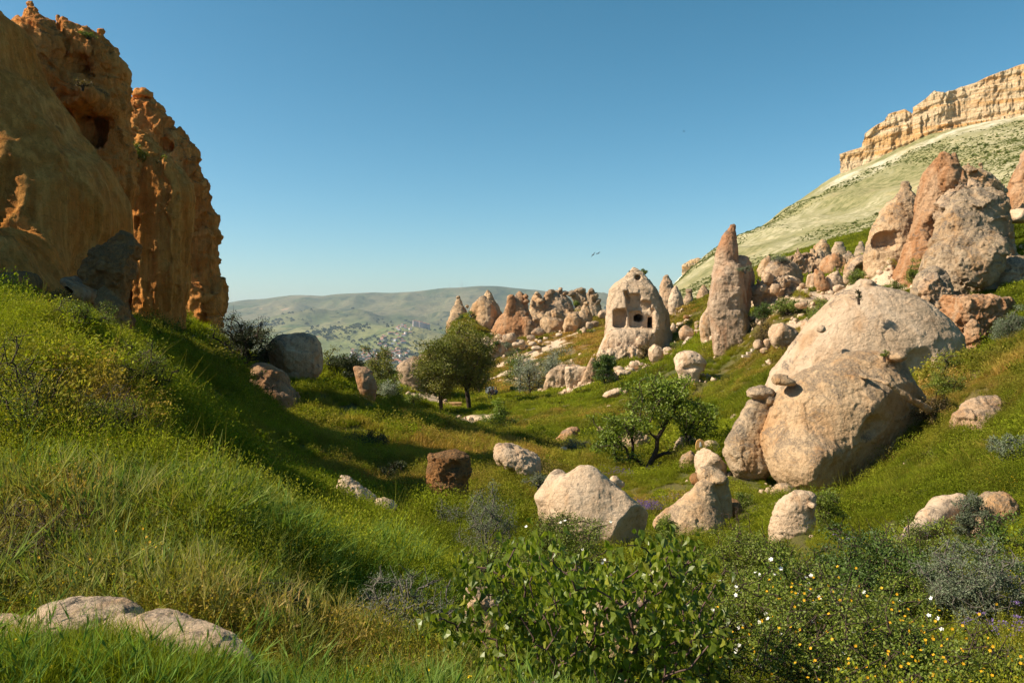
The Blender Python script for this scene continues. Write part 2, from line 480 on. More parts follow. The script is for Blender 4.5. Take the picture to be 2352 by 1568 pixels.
def build_rock(j):
    ops = j['ops']; add = [o for o in ops if o.mode == 'U']
    lo = np.min([o.lo for o in add], 0); hi = np.max([o.hi for o in add], 0)
    d = max((lo[1] + hi[1]) / 2, 1.0)
    h = j['vox'] / F * d
    size = hi - lo; h = max(h, (size.prod() / 5.5e6) ** (1 / 3))
    L = float(np.median([min(o.hi[0] - o.lo[0], o.hi[2] - o.lo[2]) for o in add])); L = max(L, 0.25 * float(size.max()))
    pad = 3 * h + 0.06 * L
    lo = lo - pad; hi = hi + pad
    n = np.ceil((hi - lo) / h).astype(int) + 1
    X = (lo[0] + h * np.arange(n[0], dtype=np.float32))[:, None, None]
    Y = (lo[1] + h * np.arange(n[1], dtype=np.float32))[None, :, None]
    Z = (lo[2] + h * np.arange(n[2], dtype=np.float32))[None, None, :]
    f = None
    for o in ops:
        g = o.f(X, Y, Z).astype(np.float32)
        b = (o.blend if o.blend is not None else j['blend']) * L * (0.5 if o.mode != 'U' else 1.0)
        if o.mode == 'U': f = g + 0 * (X + Y + Z) if f is None else smin(f, g, b)
        elif o.mode == 'S': f = smax(f, -g, b)
        else: f = smax(f, g, b)
    r = random.Random(j['seed'])
    if j['facets']:
        c = (np.min([o.lo for o in add], 0) + np.max([o.hi for o in add], 0)) / 2; hs = (np.max([o.hi for o in add], 0) - c)
        for k in range(j['facets']):
            nn = np.array([r.uniform(-1, 1), r.uniform(-1, 0.4), r.uniform(-0.3, 1)]); nn /= np.linalg.norm(nn)
            off = np.sqrt(((nn * hs) ** 2).sum()) * r.uniform(0.70, 0.9)
            f = smax(f, (X - c[0]) * nn[0] + (Y - c[1]) * nn[1] + (Z - c[2]) * nn[2] - off, 0.03 * L)
    v, q = surface_nets(f, lo, h)
    v = v.astype(np.float32)
    sd_ = j['seed'] * 13
    A = j['amp'] * L; nr = vnormals(v, q)
    lowf = fbm(v * (2.2 / L) + sd_, 3, sd_) * 0.035 * j['flo']
    mid = ridged(v * (5.0 / L) + 7 + sd_, 5, sd_ + 3, 0.6) * 0.026 * j['rough']
    fine = fbm(v * (16.0 / L) + 3, 4, sd_ + 5, 0.65) * 0.013 * j['rough']
    dsp = lowf + mid + fine
    an = np.array([1, 1, j['aniso']]); wq = v + np.stack([fbm(v * (3.0 / L) + 9 * k_, 2, sd_ + 40 + k_) for k_ in range(3)], 1) * (.06 * L)
    chunk = chunks(wq * an * (2.6 / L) + sd_, sd_ + 21) * .045 + chunks(wq * an * (6.5 / L) + sd_, sd_ + 22) * .020 + chunks(wq * an * (14.0 / L) + sd_, sd_ + 23) * .008
    dsp = dsp + chunk * j['rough'] * j['chunk']
    if j['pits']:
        pn = noise3(v * (9.0 / L) + 1.7, sd_ + 9)
        dsp -= j['pits'] * 0.035 * np.clip(pn - 0.45, 0, 1) * 2
    if j['strata']:
        zz = v[:, 2] / L * 9 + 0.8 * fbm(v * (1.5 / L), 2, sd_ + 2)
        st = noise3(np.stack([v[:, 0] * .8 / L, v[:, 1] * .8 / L, zz], 1), sd_ + 4)
        dsp += j['strata'] * 0.03 * np.tanh(3 * st)
    if j['flute']:
        fl = ridged(v * np.array([7.0 / L, 7.0 / L, 0.8 / L]) + 3.3, 3, sd_ + 6)
        dsp += j['flute'] * 0.02 * fl + j['flute'] * 0.006 * ridged(v * np.array([26.0 / L, 26.0 / L, 1.6 / L]) + 1.3, 2, sd_ + 16)
    v = v + nr * (dsp * A)[:, None]
    org = np.array([(lo[0] + hi[0]) / 2, (lo[1] + hi[1]) / 2, lo[2] + pad])
    msc = j['msc'] or max(L / 5.0, 0.12)
    me = make_mesh(j['name'], v - org, q, [rm(j['mat'], msc)])
    if j['parent']:          # a part of an earlier formation
        par_ = BUILT[j['parent']]; o = link(j['name'], me, par_, loc=org - np.array(par_.location)); return o
    o = link(j['name'], me, loc=org)
    tag(o, j['label'], j['cat'], j['group']); BUILT[j['seed']] = o
    fo = np.array([(lo[0] + hi[0]) / 2, (lo[1] + hi[1]) / 2])
    ROCK_FOOT.append((fo[0], fo[1], (hi[0] - lo[0] - 2 * pad) / 2 * 0.75, (hi[1] - lo[1] - 2 * pad) / 2 * 0.75))
    return o
# ------------------------------------------------------------------ the rocks
L = Loft
# --- the tall cliffs on the left
rock('rock_cliff', 'broad smooth tan cliff wall with vertical striations nearest the camera', 'striated', [
    L([(25,-330,5),(60,-340,28),(110,-350,40),(180,-360,56),(230,-370,95),(290,-380,130),(340,-390,165),(380,-390,200),(440,-390,235),
       (480,-390,247),(530,-390,243),(590,-390,225),(660,-390,205),(770,-390,195)], 25, 0.75, 4.2, bury=1.5, tilt=0.0, maxd=4.5),
    Ell(-1224, 511, 16.0, 343, 1029, 5.2, 'U', .1, 4), Ell(92, 610, 21.6, 17, 32, .8, 'S', .05), Ell(72, 590, 21.8, 9, 20, .6, 'S', .05), Ell(40, 640, 20.6, 30, 45, 1.0), Ell(-10, 600, 20.6, 40, 60, 1.2),
    Ell(60, 690, 19.9, 46, 25, 1.2)],
    cat='cliff', vox=3.4, amp=.6, flute=1.6, rough=.8, pits=.1, seed=5, msc=1.0, flo=1.6, chunk=.7, aniso=.25)
rock('rock_cliff', 'orange eroded cliff tower with spires, alcoves and carved niches', 'cliff', [
    L([(85,52,190),(110,50,240),(125,46,264),(140,46,276),(155,48,281),(172,50,277),(185,60,266),(200,80,272),(240,95,278),(300,110,281),(380,120,290),
       (420,130,292),(480,140,280),(560,160,264),(640,150,262),(790,140,270)], 33, 0.7, 3.6, bury=2, maxd=4)] + [
    L([(62,54,108),(78,52,124),(105,50,140),(200,47,160)], 31.5, .9, 3.0),
    Ell(174, 150, 31.2, 27, 44, 1.5, 'S', .03, rot=12), Ell(162, 165, 32.4, 8, 9, 1.2, 'S', .02),
    Box(124, 174, 240, 345, 32, -1.6, .5, blend=.02), Box(178, 243, 258, 348, 32, -1.8, 1.1, blend=.02), Box(196, 206, 292, 330, 33, -1, .7, blend=.02), Ell(150, 300, 32.4, 12, 30, .8, 'S', .03), 
    Box(150, 240, 196, 232, 32.0, -1.3, 1.0, 'U', .08, rot=-25, p=3), Box(180, 246, 222, 256, 32.0, -1.2, 1.0, 'U', .06, rot=-10, p=3),
    Ell(95, 140, 32.0, 44, 45, 1.2, 'U', .3), Ell(100, 200, 32.0, 30, 30, .9, 'U', .2)],
    cat='cliff', vox=2.9, amp=.8, chunk=1.5, aniso=.55, rough=1.2, flute=.8, pits=.5, seed=8, msc=.9, strata=.6, blend=.08)
rock('spire', None, 'cliff', [L([(4,65,76),(10,62,79),(17,67,78),(23,62,84),(34,59,91),(48,54,99),(62,53,106),(80,52,112),(100,50,118)], 31.5, .9, 2.2, rt=.3), Cap((96, 62, 31.5), (102, 48, 31.5), .10, .05)],
    vox=1.9, seed=301, parent=8, blend=.04, msc=.5, rough=1.3, chunk=1.0)
rock('spire', None, 'cliff', [L([(41,141,152),(46,138,156),(54,136,155),(66,130,166),(85,124,178),(105,118,190)], 32.5, .9, rt=.3), Cap((138, 56, 32.5), (133, 38, 32.5), .10, .05)], vox=1.9, seed=302, parent=8, blend=.04, msc=.5, rough=1.3, chunk=1.0)
rock('spire', None, 'cliff', [L([(69,223,240),(76,222,241),(84,226,236),(96,223,237),(108,220,243),(125,216,256)], 33, .9, rt=.4)], vox=1.9, seed=303, parent=8, blend=.04, msc=.5, rough=1.2, chunk=.9)
rock('spire', None, 'cliff', [L([(118,254,263),(124,253,264),(130,256,262),(142,250,270)], 33, .9, rt=.4)], vox=1.9, seed=304, parent=8, blend=.04, msc=.5)
rock('rock_cliff', 'streaked cliff fin with a sharp lit edge and dark lichen band', 'striated', [
    L([(292,277,312),(310,276,332),(340,275,362),(380,272,396),(405,270,412),(430,268,424),(450,266,430),(480,262,428),(600,255,422),(800,250,410)], 37, 0.75, 3.8, bury=2, maxd=3.5),
    Box(270, 292, 492, 545, 36, -1, .7, blend=.02, rot=20),
    Box(290, 306, 668, 718, 36, -1, .6, blend=.02, rot=-10)],
    cat='cliff', vox=3.0, amp=.7, chunk=1.2, aniso=.3, flute=1.6, rough=.9, pits=.3, seed=12, msc=1.0)
rock('rock_cliff', 'rearmost rust coloured cliff ending the left ridge with a knobbly crest', 'cliff', [
    L([(222,312,336),(238,292,346),(262,284,366),(285,284,380),(300,284,402),(328,290,433),(350,300,438),(380,320,442),(395,330,452),(408,340,456),(416,345,468),
       (440,350,474),(470,360,484),(500,370,495),(530,380,500),(560,390,505),(640,395,506),(700,400,504),(800,400,498)], 45, 0.7, 3.6, bury=3, maxd=4),
    Ell(355, 335, 43.4, 34, 24, 1.2, 'S', .03, rot=20), Ell(391, 343, 44.2, 9, 14, 1.2, 'S', .02), Ell(397, 405, 43.9, 18, 40, .8, 'U', .1, rot=-30),
    Ell(300, 300, 44.2, 22, 40, .9, 'U', .25, rot=-30)],
    cat='cliff', vox=3.0, amp=.75, chunk=1.4, aniso=.5, rough=1.4, pits=.5, seed=15, msc=1.1, strata=.6, blend=.08)
rock('crest', None, 'cliff', [L([(209,316,332),(216,313,334),(224,317,331),(232,306,338),(245,288,350),(262,284,362),(285,284,372)], 44.5, .8, rt=.3)], vox=2.0, seed=305, parent=15, msc=.6, rough=1.8, chunk=1.6, strata=1.0)
rock('crest', None, 'cliff', [L([(327,424,434),(333,422,436),(345,415,438),(360,410,440)], 44.6, .8, rt=.3), L([(388,440,452),(396,438,454),(410,436,460)], 44.6, .8, rt=.3), L([(413,455,470),(420,452,473),(440,445,474)], 44.6, .8, rt=.3)], vox=2.0, seed=306, parent=15, msc=.6, rough=1.6, chunk=1.4)
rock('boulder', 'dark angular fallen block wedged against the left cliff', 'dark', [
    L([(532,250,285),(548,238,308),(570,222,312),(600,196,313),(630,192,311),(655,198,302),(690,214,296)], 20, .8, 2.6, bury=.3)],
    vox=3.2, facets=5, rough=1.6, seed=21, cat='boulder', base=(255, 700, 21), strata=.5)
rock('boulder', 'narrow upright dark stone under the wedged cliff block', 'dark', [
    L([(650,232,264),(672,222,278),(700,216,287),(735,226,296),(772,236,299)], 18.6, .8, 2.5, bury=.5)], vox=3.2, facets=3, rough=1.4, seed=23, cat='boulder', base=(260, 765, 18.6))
rock('boulder', 'thin tilted slab leaning at the foot of the cliff wall', 'orange', [
    Ell(182, 664, 19.6, 34, 9, .5, rot=-48, p=2.6), Ell(208, 672, 19.6, 22, 9, .4, rot=-40, p=2.6)], vox=3.0, seed=24, cat='boulder')
rock('boulder', 'brown lump half buried in dark grass below the striated wall', 'dark', [Ell(30, 660, 19, 36, 32, .8), Ell(58, 650, 19, 22, 26, .6)], vox=3.4, seed=25, cat='boulder')
# --- shaded slope and ridge
rock('boulder', 'dome shaped boulder with shaded top and sunlit pale front on the ridge', 'tan', [
    L([(766,655,708),(773,638,726),(784,625,733),(796,618,736),(812,614,738),(830,617,738),(846,630,737),(866,648,728),(882,662,712)], 38, .85, 2.4, bury=.6),
    Cut(668, 845, 36.6, (-.75, -.65, -.25), .06)], vox=2.6, rough=.7, amp=.8, seed=31, msc=.7, cat='boulder', base=(685, 876, 37))
rock('boulder', 'brown shaded boulder behind the dead twigs on the slope', 'orange', [
    L([(826,602,640),(836,588,650),(858,572,656),(890,568,668),(915,572,685),(945,596,692)], 33.5, .8, 2.4, bury=.6)], vox=3.0, facets=4, seed=33, cat='boulder', base=(630, 935, 33), msc=.8, strata=.3)
rock('boulder', 'steep brown rock end below the dark bushes of the ridge', 'orange', [
    L([(842,812,842),(856,815,854),(875,820,862),(893,826,866),(912,830,862)], 37, .9, 2.2, bury=.6)], vox=2.8, seed=34, cat='boulder', base=(845, 906, 37))
rock('boulder', 'two part rock with shaded front behind the round trees', 'tan', [
    L([(820,944,962),(834,918,972),(850,912,975),(870,920,978),(892,926,980)], 88, .8, 2.4, bury=1), Ell(975, 850, 91, 34, 36, 2.0)], vox=2.6, seed=35, cat='boulder', base=(950, 888, 87), msc=1.5)
rock('boulder', 'white wedge shaped boulder in green grass on the near slope', 'pale', [
    L([(1090,782,792),(1100,779,808),(1112,776,825),(1126,774,842),(1140,776,858),(1156,782,866)], 15, .8, 2.4, bury=.3), Cut(800, 1108, 14.7, (.62, -.3, .75), .04), Cut(830, 1140, 14.7, (.25, -.9, -.2), .04, -.25)],
    vox=2.4, seed=36, cat='boulder', base=(815, 1150, 15))
rock('boulder', 'fist sized pale stone touching the white wedge boulder', 'pale', [Ell(768, 1128, 15, 10, 10, .09)], vox=2.2, seed=37, cat='boulder')
rock('boulder', 'low whitish stone sunk in grass right of the wedge boulder', 'pale', [Ell(886, 1160, 14.6, 26, 14, .2, rot=-18)], vox=2.4, seed=38, cat='boulder')
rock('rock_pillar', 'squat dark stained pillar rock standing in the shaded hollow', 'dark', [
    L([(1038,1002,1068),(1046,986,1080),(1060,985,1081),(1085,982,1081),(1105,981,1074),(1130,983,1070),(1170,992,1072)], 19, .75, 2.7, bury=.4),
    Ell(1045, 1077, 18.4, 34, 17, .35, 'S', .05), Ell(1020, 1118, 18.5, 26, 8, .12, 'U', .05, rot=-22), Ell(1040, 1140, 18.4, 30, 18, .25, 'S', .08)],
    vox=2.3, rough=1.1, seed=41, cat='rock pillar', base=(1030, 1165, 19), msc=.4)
rock('boulder', 'long pale hump of rock on the ridge above the dark pillar', 'pale', [
    Ell(1182, 1056, 24, 56, 30, .7, rot=-30), Ell(1212, 1075, 24, 26, 28, .6)], vox=2.6, seed=42, cat='boulder', base=(1200, 1094, 24), msc=.4, pits=.8)
# --- centre boulders
rock('boulder', 'large twin humped sandy boulder with shaded right side in the centre', 'pale', [
    L([(1070,1328,1360),(1080,1316,1374),(1095,1290,1392),(1115,1272,1420),(1140,1262,1440),(1170,1258,1462),(1200,1264,1478),(1250,1290,1480)], 15.6, .75, 2.3, bury=.4),
    L([(1077,1276,1292),(1090,1262,1308),(1115,1246,1320),(1140,1228,1330),(1165,1236,1330)], 16.0, .9, 2.2, bury=.3),
    L([(1128,1418,1436),(1145,1404,1450),(1168,1388,1478),(1190,1375,1507),(1215,1372,1503),(1240,1380,1492),(1270,1392,1486)], 15.3, .8, 2.6, bury=.4),
    Cut(1430, 1140, 15.2, (.62, -.62, -.25), .04, -.35), Ell(1452, 1215, 14.75, 42, 34, .25, 'S', .06, rot=-35)],
    vox=2.2, rough=.6, amp=.6, seed=45, cat='boulder', base=(1370, 1245, 15.4), msc=.33, pits=.5, chunk=.35, blend=.1)
rock('boulder', 'small pale stone above the grass beside the sandy path', 'pale', [Ell(1412, 1104, 22, 12, 12, .15), Ell(1425, 1112, 22, 10, 8, .12)], vox=2.2, seed=46, cat='boulder')
rock('boulder', 'smooth cone shaped boulder carrying a crusted lichen cap', 'pink', [
    L([(1104,1606,1640),(1125,1590,1644),(1145,1570,1650),(1165,1542,1656),(1180,1520,1660),(1195,1504,1664),(1210,1502,1664),(1228,1520,1656),(1250,1548,1640)], 16.3, .8, 2.2, bury=.3),
    L([(1073,1606,1640),(1085,1602,1662),(1100,1606,1672),(1116,1616,1674),(1135,1630,1680)], 16.5, .8, 2.4, blend=.03), Ell(1652, 1100, 16.3, 20, 12, .2, 'U', .03), Ell(1628, 1108, 16.0, 16, 5, .1, 'S', .02)],
    vox=2.3, seed=47, cat='boulder', base=(1600, 1240, 16), msc=.33, amp=.8, blend=.06, rough=.8)
rock('boulder', 'small dark crusty stone left behind the lichen cap', 'dark', [Ell(1600, 1100, 18, 16, 14, .2)], vox=2.6, seed=48, cat='boulder')
rock('boulder', 'brown crusty stone right beside the capped cone', 'dark', [Ell(1680, 1165, 17, 22, 20, .3)], vox=2.6, seed=348, cat='boulder')
rock('boulder', 'whitish boulder below the great boulder near the rose bushes', 'pale', [
    L([(1126,1826,1862),(1140,1806,1872),(1158,1788,1872),(1180,1776,1868),(1212,1768,1872)], 13.2, .8, 2.3, bury=.3), Ell(1866, 1160, 12.9, 8, 8, .1, 'U', .03)], vox=2.4, seed=49, cat='boulder', base=(1820, 1205, 13.2), msc=.3)
rock('boulder', 'broken pinkish rubble at the foot of the great boulder', 'pink', [Ell(1800, 1125, 20, 22, 16, .3), Ell(1830, 1140, 19.5, 14, 10, .2), Ell(1780, 1130, 20, 10, 10, .2)], vox=2.4, facets=4, seed=50, cat='boulder')
rock('rock_outcrop', 'narrow curved rib of bare rock showing through the right meadow', 'pale', [
    Cap((2205, 1152, 12), (2165, 1172, 12), .13, .20), Cap((2165, 1172, 12), (2135, 1198, 11.7), .20, .18), Cap((2135, 1198, 11.7), (2100, 1226, 11.3), .16, .12), Cap((2100, 1226, 11.3), (2068, 1246, 11), .11, .07)],
    vox=2.4, seed=51, cat='rock outcrop', blend=.2, rough=.3, pits=0, flo=.5)
rock('boulder', 'rounded pinkish boulder at the right edge amid dark herbs', 'pink', [
    L([(1131,2268,2306),(1145,2250,2326),(1165,2240,2338),(1185,2238,2342),(1210,2240,2345)], 11.5, .8, 2.2, bury=.3)], vox=2.6, seed=52, cat='boulder', base=(2290, 1205, 11.5), msc=.3, pits=.8)
rock('boulder', 'low tan boulder on the right slope above the meadow', 'tan', [
    L([(908,2255,2288),(918,2232,2302),(935,2212,2314),(952,2196,2322),(972,2190,2326)], 22, .8, 2.2, bury=.4)], vox=2.5, seed=53, cat='boulder', base=(2255, 968, 22), msc=.4)
# --- the great boulder
rock('great_boulder', 'huge rounded boulder with shaded overhang and a dark lichen rib', 'pink', [
    L([(806,1960,2045),(814,1935,2062),(825,1905,2072),(840,1880,2076),(855,1840,2080),(875,1815,2090),(890,1800,2099),(917,1779,2118),(934,1772,2128),(956,1764,2125),
       (980,1754,2118),(1005,1745,2110),(1035,1756,2092),(1053,1780,2072),(1080,1790,2015),(1100,1800,1975),(1128,1830,1930)], 25, .72, 2.25, bury=.8),
    Ell(1850, 1060, 24.0, 80, 75, 1.5, 'U', .3),
    Cut(1955, 985, 22.95, (.52, -.82, -.24), .10), Ell(2035, 985, 23.2, 60, 36, .6, 'S', .10, rot=15), Ell(1870, 1010, 22.2, 22, 60, .35, 'S', .08),
    Ell(1801, 876, 24.4, 24, 9, .34, 'U', .05, rot=-6, p=3), Ell(1792, 866, 24.4, 15, 6, .25, 'U', .04, p=3),
    Cap((1978, 862, 23.7), (2040, 880, 23.0), .05, .06, 'U', .02), Cap((2040, 880, 23.0), (2092, 918, 23.1), .06, .07, 'U', .02), Cap((2092, 918, 23.1), (2132, 940, 23.6), .08, .10, 'U', .02),
    Ell(2060, 818, 24, 20, 12, .4, 'U', .03), Ell(1835, 940, 23.0, 45, 22, .22, 'S', .10, rot=60)],
    vox=2.3, amp=.40, rough=1.3, chunk=.75, flute=.4, seed=61, cat='boulder', base=(1860, 1125, 24), msc=.55, pits=.2, blend=.12, flo=.8)
rock('boulder', 'grey brown leaning boulder with dark crusted head beside the great boulder', 'grey', [
    L([(915,1722,1772),(935,1712,1776),(960,1699,1776),(1000,1673,1768),(1040,1664,1780),(1072,1674,1786),(1108,1700,1740)], 25.5, .8, 2.3, bury=.4),
    Ell(1748, 903, 25.4, 30, 15, .45, 'U', .03), Ell(1765, 918, 25.2, 12, 14, .3, 'U', .03)], vox=2.4, seed=62, cat='boulder', base=(1710, 1100, 25), msc=.4, rough=1.1, blend=.08)
rock('rock_dome', 'huge pale smooth rock dome rising behind the great boulder', 'pale', [
    L([(648,1975,2000),(660,1948,2030),(668,1932,2066),(680,1918,2096),(705,1893,2138),(737,1864,2172),(772,1840,2200),(807,1814,2206),(855,1776,2204),(890,1762,2185),(940,1760,2160)], 37, .7, 2.15, bury=1.5),
    Ell(2150, 832, 33.2, 62, 56, 1.4, 'S', .06, rot=28), Ell(1886, 755, 34.4, 9, 9, .25, 'U', .02),
    Ell(1900, 835, 32.6, 40, 16, .6, 'S', .05, rot=25), Ell(1987, 652, 37, 18, 12, .6, 'U', .05)],
    cat='rock dome', vox=2.6, amp=.32, rough=1.1, chunk=.7, seed=63, msc=.8, pits=.1, blend=.1, flo=.8, base=(1770, 930, 35))
# --- tall cone and its neighbours
rock('fairy_chimney', 'tall leaning fairy chimney with orange tip and pale lit face', 'tipped', [
    L([(520,1680,1685),(530,1672,1687),(541,1660,1689),(556,1655,1691),(574,1647,1694),(590,1644,1695),(606,1642,1692),(631,1638,1686),(660,1635,1690),(700,1629,1690)], 68.5, .9, 2.1, rt=.3, bury=0),
    L([(606,1672,1702),(622,1652,1712),(640,1640,1714),(690,1628,1715),(712,1627,1712),(735,1632,1722),(765,1637,1736),(790,1638,1728),(806,1638,1712),(822,1640,1690)], 67.5, .6, 2.8, bury=1.0),
    L([(588,1694,1712),(597,1690,1724),(608,1688,1739),(640,1688,1740),(665,1688,1736),(690,1690,1722),(740,1700,1716)], 69.3, .8, 3.2, bury=.5), L([(740,1712,1728),(765,1708,1740),(790,1700,1740),(815,1695,1735)], 67.5, .7, bury=1), Cut(1705, 720, 66.2, (.75, -.55, .1), .03, .2),
    Cap((1684, 524, 68.5), (1683, 519, 68.5), .1)],
    cat='fairy chimney', vox=2.3, amp=.5, rough=1.1, chunk=.9, flute=.7, seed=65, msc=1.2, blend=.12, flo=.8, base=(1670, 822, 66))
rock('rock_buttress', 'sandy rock mass with a shaded hollow right behind the tall chimney', 'tan', [
    Ell(1760, 690, 74, 46, 45, 2.6, 'U', .1), Ell(1765, 715, 71.2, 34, 26, 1.5, 'S', .06)], cat='rock formation', vox=2.6, facets=2, seed=66, msc=1.2)
rock('boulder', 'brown stone leaning against the left foot of the tall chimney', 'tan', [
    L([(702,1628,1640),(725,1612,1645),(750,1606,1645),(785,1612,1645)], 72, .8, bury=.6)], vox=2.6, seed=67, cat='boulder', base=(1620, 785, 72))
rock('boulder', 'upright tan block with pitted front right of the tall chimney', 'tan', [
    L([(729,1788,1808),(735,1768,1822),(752,1765,1831),(775,1767,1830),(792,1776,1822),(812,1790,1812)], 50, .8, 2.8, bury=.4)], vox=2.4, facets=4, seed=68, cat='boulder', base=(1798, 806, 50), msc=.6)
for i, (u, v, d, a, b, lab) in enumerate([
        (1742, 792, 52, 12, 12, 'small stone left of the upright tan block'), (1755, 805, 51, 9, 8, 'lower of two small stones below the tan block'),
        (1762, 788, 52, 8, 14, 'slim stone squeezed beside the tan block'), (1853, 752, 47, 14, 20, 'flat faced stone partly hidden by the pale dome'),
        (1842, 700, 60, 16, 9, 'pale stone among scrub above the tan block')]):
    rock('boulder', lab, 'tan', [Ell(u, v, d, a, b, a / F * d * .9, p=2.4)], vox=2.4, facets=4, seed=70 + i, cat='boulder', group='small stones around the tan block')
# --- cave dwelling rock
rock('cave_dwelling', 'big pale rock dwelling with carved rooms, a dark window and doorway', 'pale', [
    L([(613,1453,1458),(621,1447,1472),(633,1438,1484),(650,1414,1494),(665,1399,1508),(690,1394,1520),(720,1393,1532),(750,1392,1540),(775,1390,1541),(800,1380,1542)], 106, .8, 2.7, bury=.5),
    L([(752,1405,1500),(765,1392,1512),(785,1382,1516),(815,1372,1502),(830,1380,1500)], 103.2, .5, 2.5, bury=1),
    Cap((1509, 770, 102.4), (1540, 778, 103), .9, 1.2, 'U', .05), Ell(1545, 770, 105, 5, 14, 1, 'U', .03),
    Box(1408, 1508, 706, 756, 102.0, -3, 1.7, blend=.01, p=9), Box(1411, 1444, 708, 754, 102.0, -2, 3.0, blend=.01, p=5), Box(1449, 1480, 712, 754, 102.0, -2, 2.3, blend=.01, p=7),
    Box(1440, 1478, 672, 716, 102, -3, 2.3, blend=.01, rot=6, p=5), Box(1470, 1500, 688, 718, 102, -3, 1.9, blend=.01, rot=-6, p=5), Box(1438, 1452, 664, 700, 102, -3, 2.6, blend=.01, rot=14, p=4), Cut(1430, 650, 103.3, (-.55, -.75, .5), .03), Cut(1500, 670, 103.3, (.6, -.7, .4), .03), Cut(1520, 740, 103.6, (.8, -.6, .1), .03), Box(1442, 1462, 690, 706, 101.3, -2, .5, blend=.06),
    Ell(1464.5, 730.5, 105, 10.5, 9, 3.2, 'S', .02, p=3), Box(1483, 1495, 727, 755, 105, -2.5, 2.8, blend=.02, p=9),
    Ell(1467, 636, 104.0, 10, 8, 1.9, 'S', .03), Ell(1420, 795, 100.9, 16, 24, .5, 'S', .06, rot=30), Ell(1474, 785, 101, 12, 14, .5, 'U', .08)],
    cat='cave dwelling', vox=1.7, amp=.4, rough=1.1, chunk=1.2, aniso=.6, flute=.9, seed=80, msc=1.7, blend=.08, flo=1.0, base=(1440, 818, 101.5), pits=.2)
for i, (rows, d, lab, mt) in enumerate([
        ([(632,1529,1535),(650,1518,1546),(690,1511,1566),(725,1512,1552)], 127, 'brown pointed cone with a round hole right of the cave dwelling', 'tan'),
        ([(656,1549,1554),(680,1538,1566),(700,1534,1569),(724,1537,1562)], 118, 'paler cone in front of the brown holed cone', 'pale'),
        ([(665,1578,1587),(678,1575,1590),(690,1568,1593),(708,1568,1590)], 120, 'slim capped hoodoo right of the paler cone', 'tan'),
        ([(655,1614,1620),(668,1605,1628),(682,1600,1630)], 140, 'little brown cone at the foot of the green hill', 'tan'),
        ([(678,1612,1616),(690,1606,1621),(700,1605,1622)], 132, 'smallest stub of rock below the little brown cone', 'tan')]):
    ops = [L(rows, d, .9, 2.1, rt=.2, bury=1)]
    if i == 0: ops.append(Ell(1522, 657, 125, 5, 5, 1.5, 'S', .03))
    if i == 2: ops.append(Ell(1582, 667, 120, 8, 4, .5))
    rock('fairy_chimney', lab, mt, ops, cat='fairy chimney', vox=2.2, seed=85 + i, base=((rows[-1][1] + rows[-1][2]) / 2, rows[-1][0] - 3, d), msc=1.6)
for i, (u, v, d, a, b, lab, mt) in enumerate([
        (1506, 812, 92, 17, 22, 'knobbly boulder in front of the cave dwelling', 'pale'), (1533, 806, 95, 11, 9, 'white stone right of the knobbly boulder', 'pale'),
        (1575, 765, 97, 17, 17, 'brown faced boulder just left of the steps', 'tan'), (1602, 748, 100, 7, 15, 'upright grey stone left of the steps', 'grey'),
        (1613, 760, 98, 10, 10, 'white round stone at the top of the steps', 'pale'), (1546, 752, 103, 7, 10, 'pale stone close to the dwelling corner', 'pale'),
        (1562, 745, 110, 10, 5, 'flat pale stone behind the steps boulder', 'pale'), (1577, 728, 112, 8, 5, 'dark round stone in the grass behind the steps', 'dark'),
        (1403, 867, 80, 16, 11, 'brown stone lowest of the flat row beside the round bush', 'tan'), (1430, 858, 82, 20, 9, 'pale flat slab in the middle of the stone row', 'pale'),
        (1448, 850, 84, 11, 7, 'stone on the upper end of the flat row', 'pale'), (1422, 848, 84, 12, 7, 'white stone resting behind the flat slab', 'pale'),
        (1457, 838, 87, 12, 8, 'pale block between flat row and knobbly boulder', 'pale'),
        (1532, 835, 80, 12, 7, 'small tilted white rock in the bright grass', 'pale'),
        (1407, 903, 60, 24, 8, 'flat topped white rock alone on the green slope', 'pale'), (1436, 900, 62, 7, 5, 'small pinkish stone behind the flat white rock', 'tan'),
        (1300, 935, 68, 8, 3, 'thin pale stone in the meadow left of the tree', 'pale'), (1277, 958, 60, 6, 3, 'tiny pale stone low in the middle meadow', 'pale'),
        (1223, 790, 118, 9, 6, 'pale stone on the brown slope below the chimneys', 'pale'), (1241, 784, 120, 6, 5, 'round pale stone upper right on the brown slope', 'pale'),
        (1284, 769, 125, 8, 5, 'small white stone high on the brown slope', 'pale'), (1232, 800, 112, 13, 5, 'low white stone behind the silver bush', 'pale'),
        (1188, 791, 118, 12, 6, 'light flat rock beside the path on the slope', 'pale'),
        (1295, 1030, 36, 9, 4, 'little white stone among the purple flowers', 'pale')]):
    rock('boulder', lab, mt, [Ell(u, v, d, a, b, a / F * d * .8, p=2.3, rot=(i * 37) % 40 - 20 if a > b * 1.3 else 0)], vox=2.0, facets=3, seed=100 + i, cat='boulder', msc=max(a / F * d / 2, .15))
rock('balanced_boulder', 'whitish mushroom shaped boulder on a crumbled base by the meadow', 'pale', [
    L([(805,1570,1590),(811,1556,1604),(822,1550,1616),(833,1551,1622),(842,1562,1618)], 62, .8, 2.3, bury=0), L([(836,1552,1580),(848,1551,1600),(862,1560,1605)], 61.5, .7, bury=.5),
    Ell(1585, 846, 60.7, 22, 8, .5, 'S', .04)], cat='boulder', vox=2.2, seed=130, base=(1580, 858, 62), msc=.7, amp=.7)
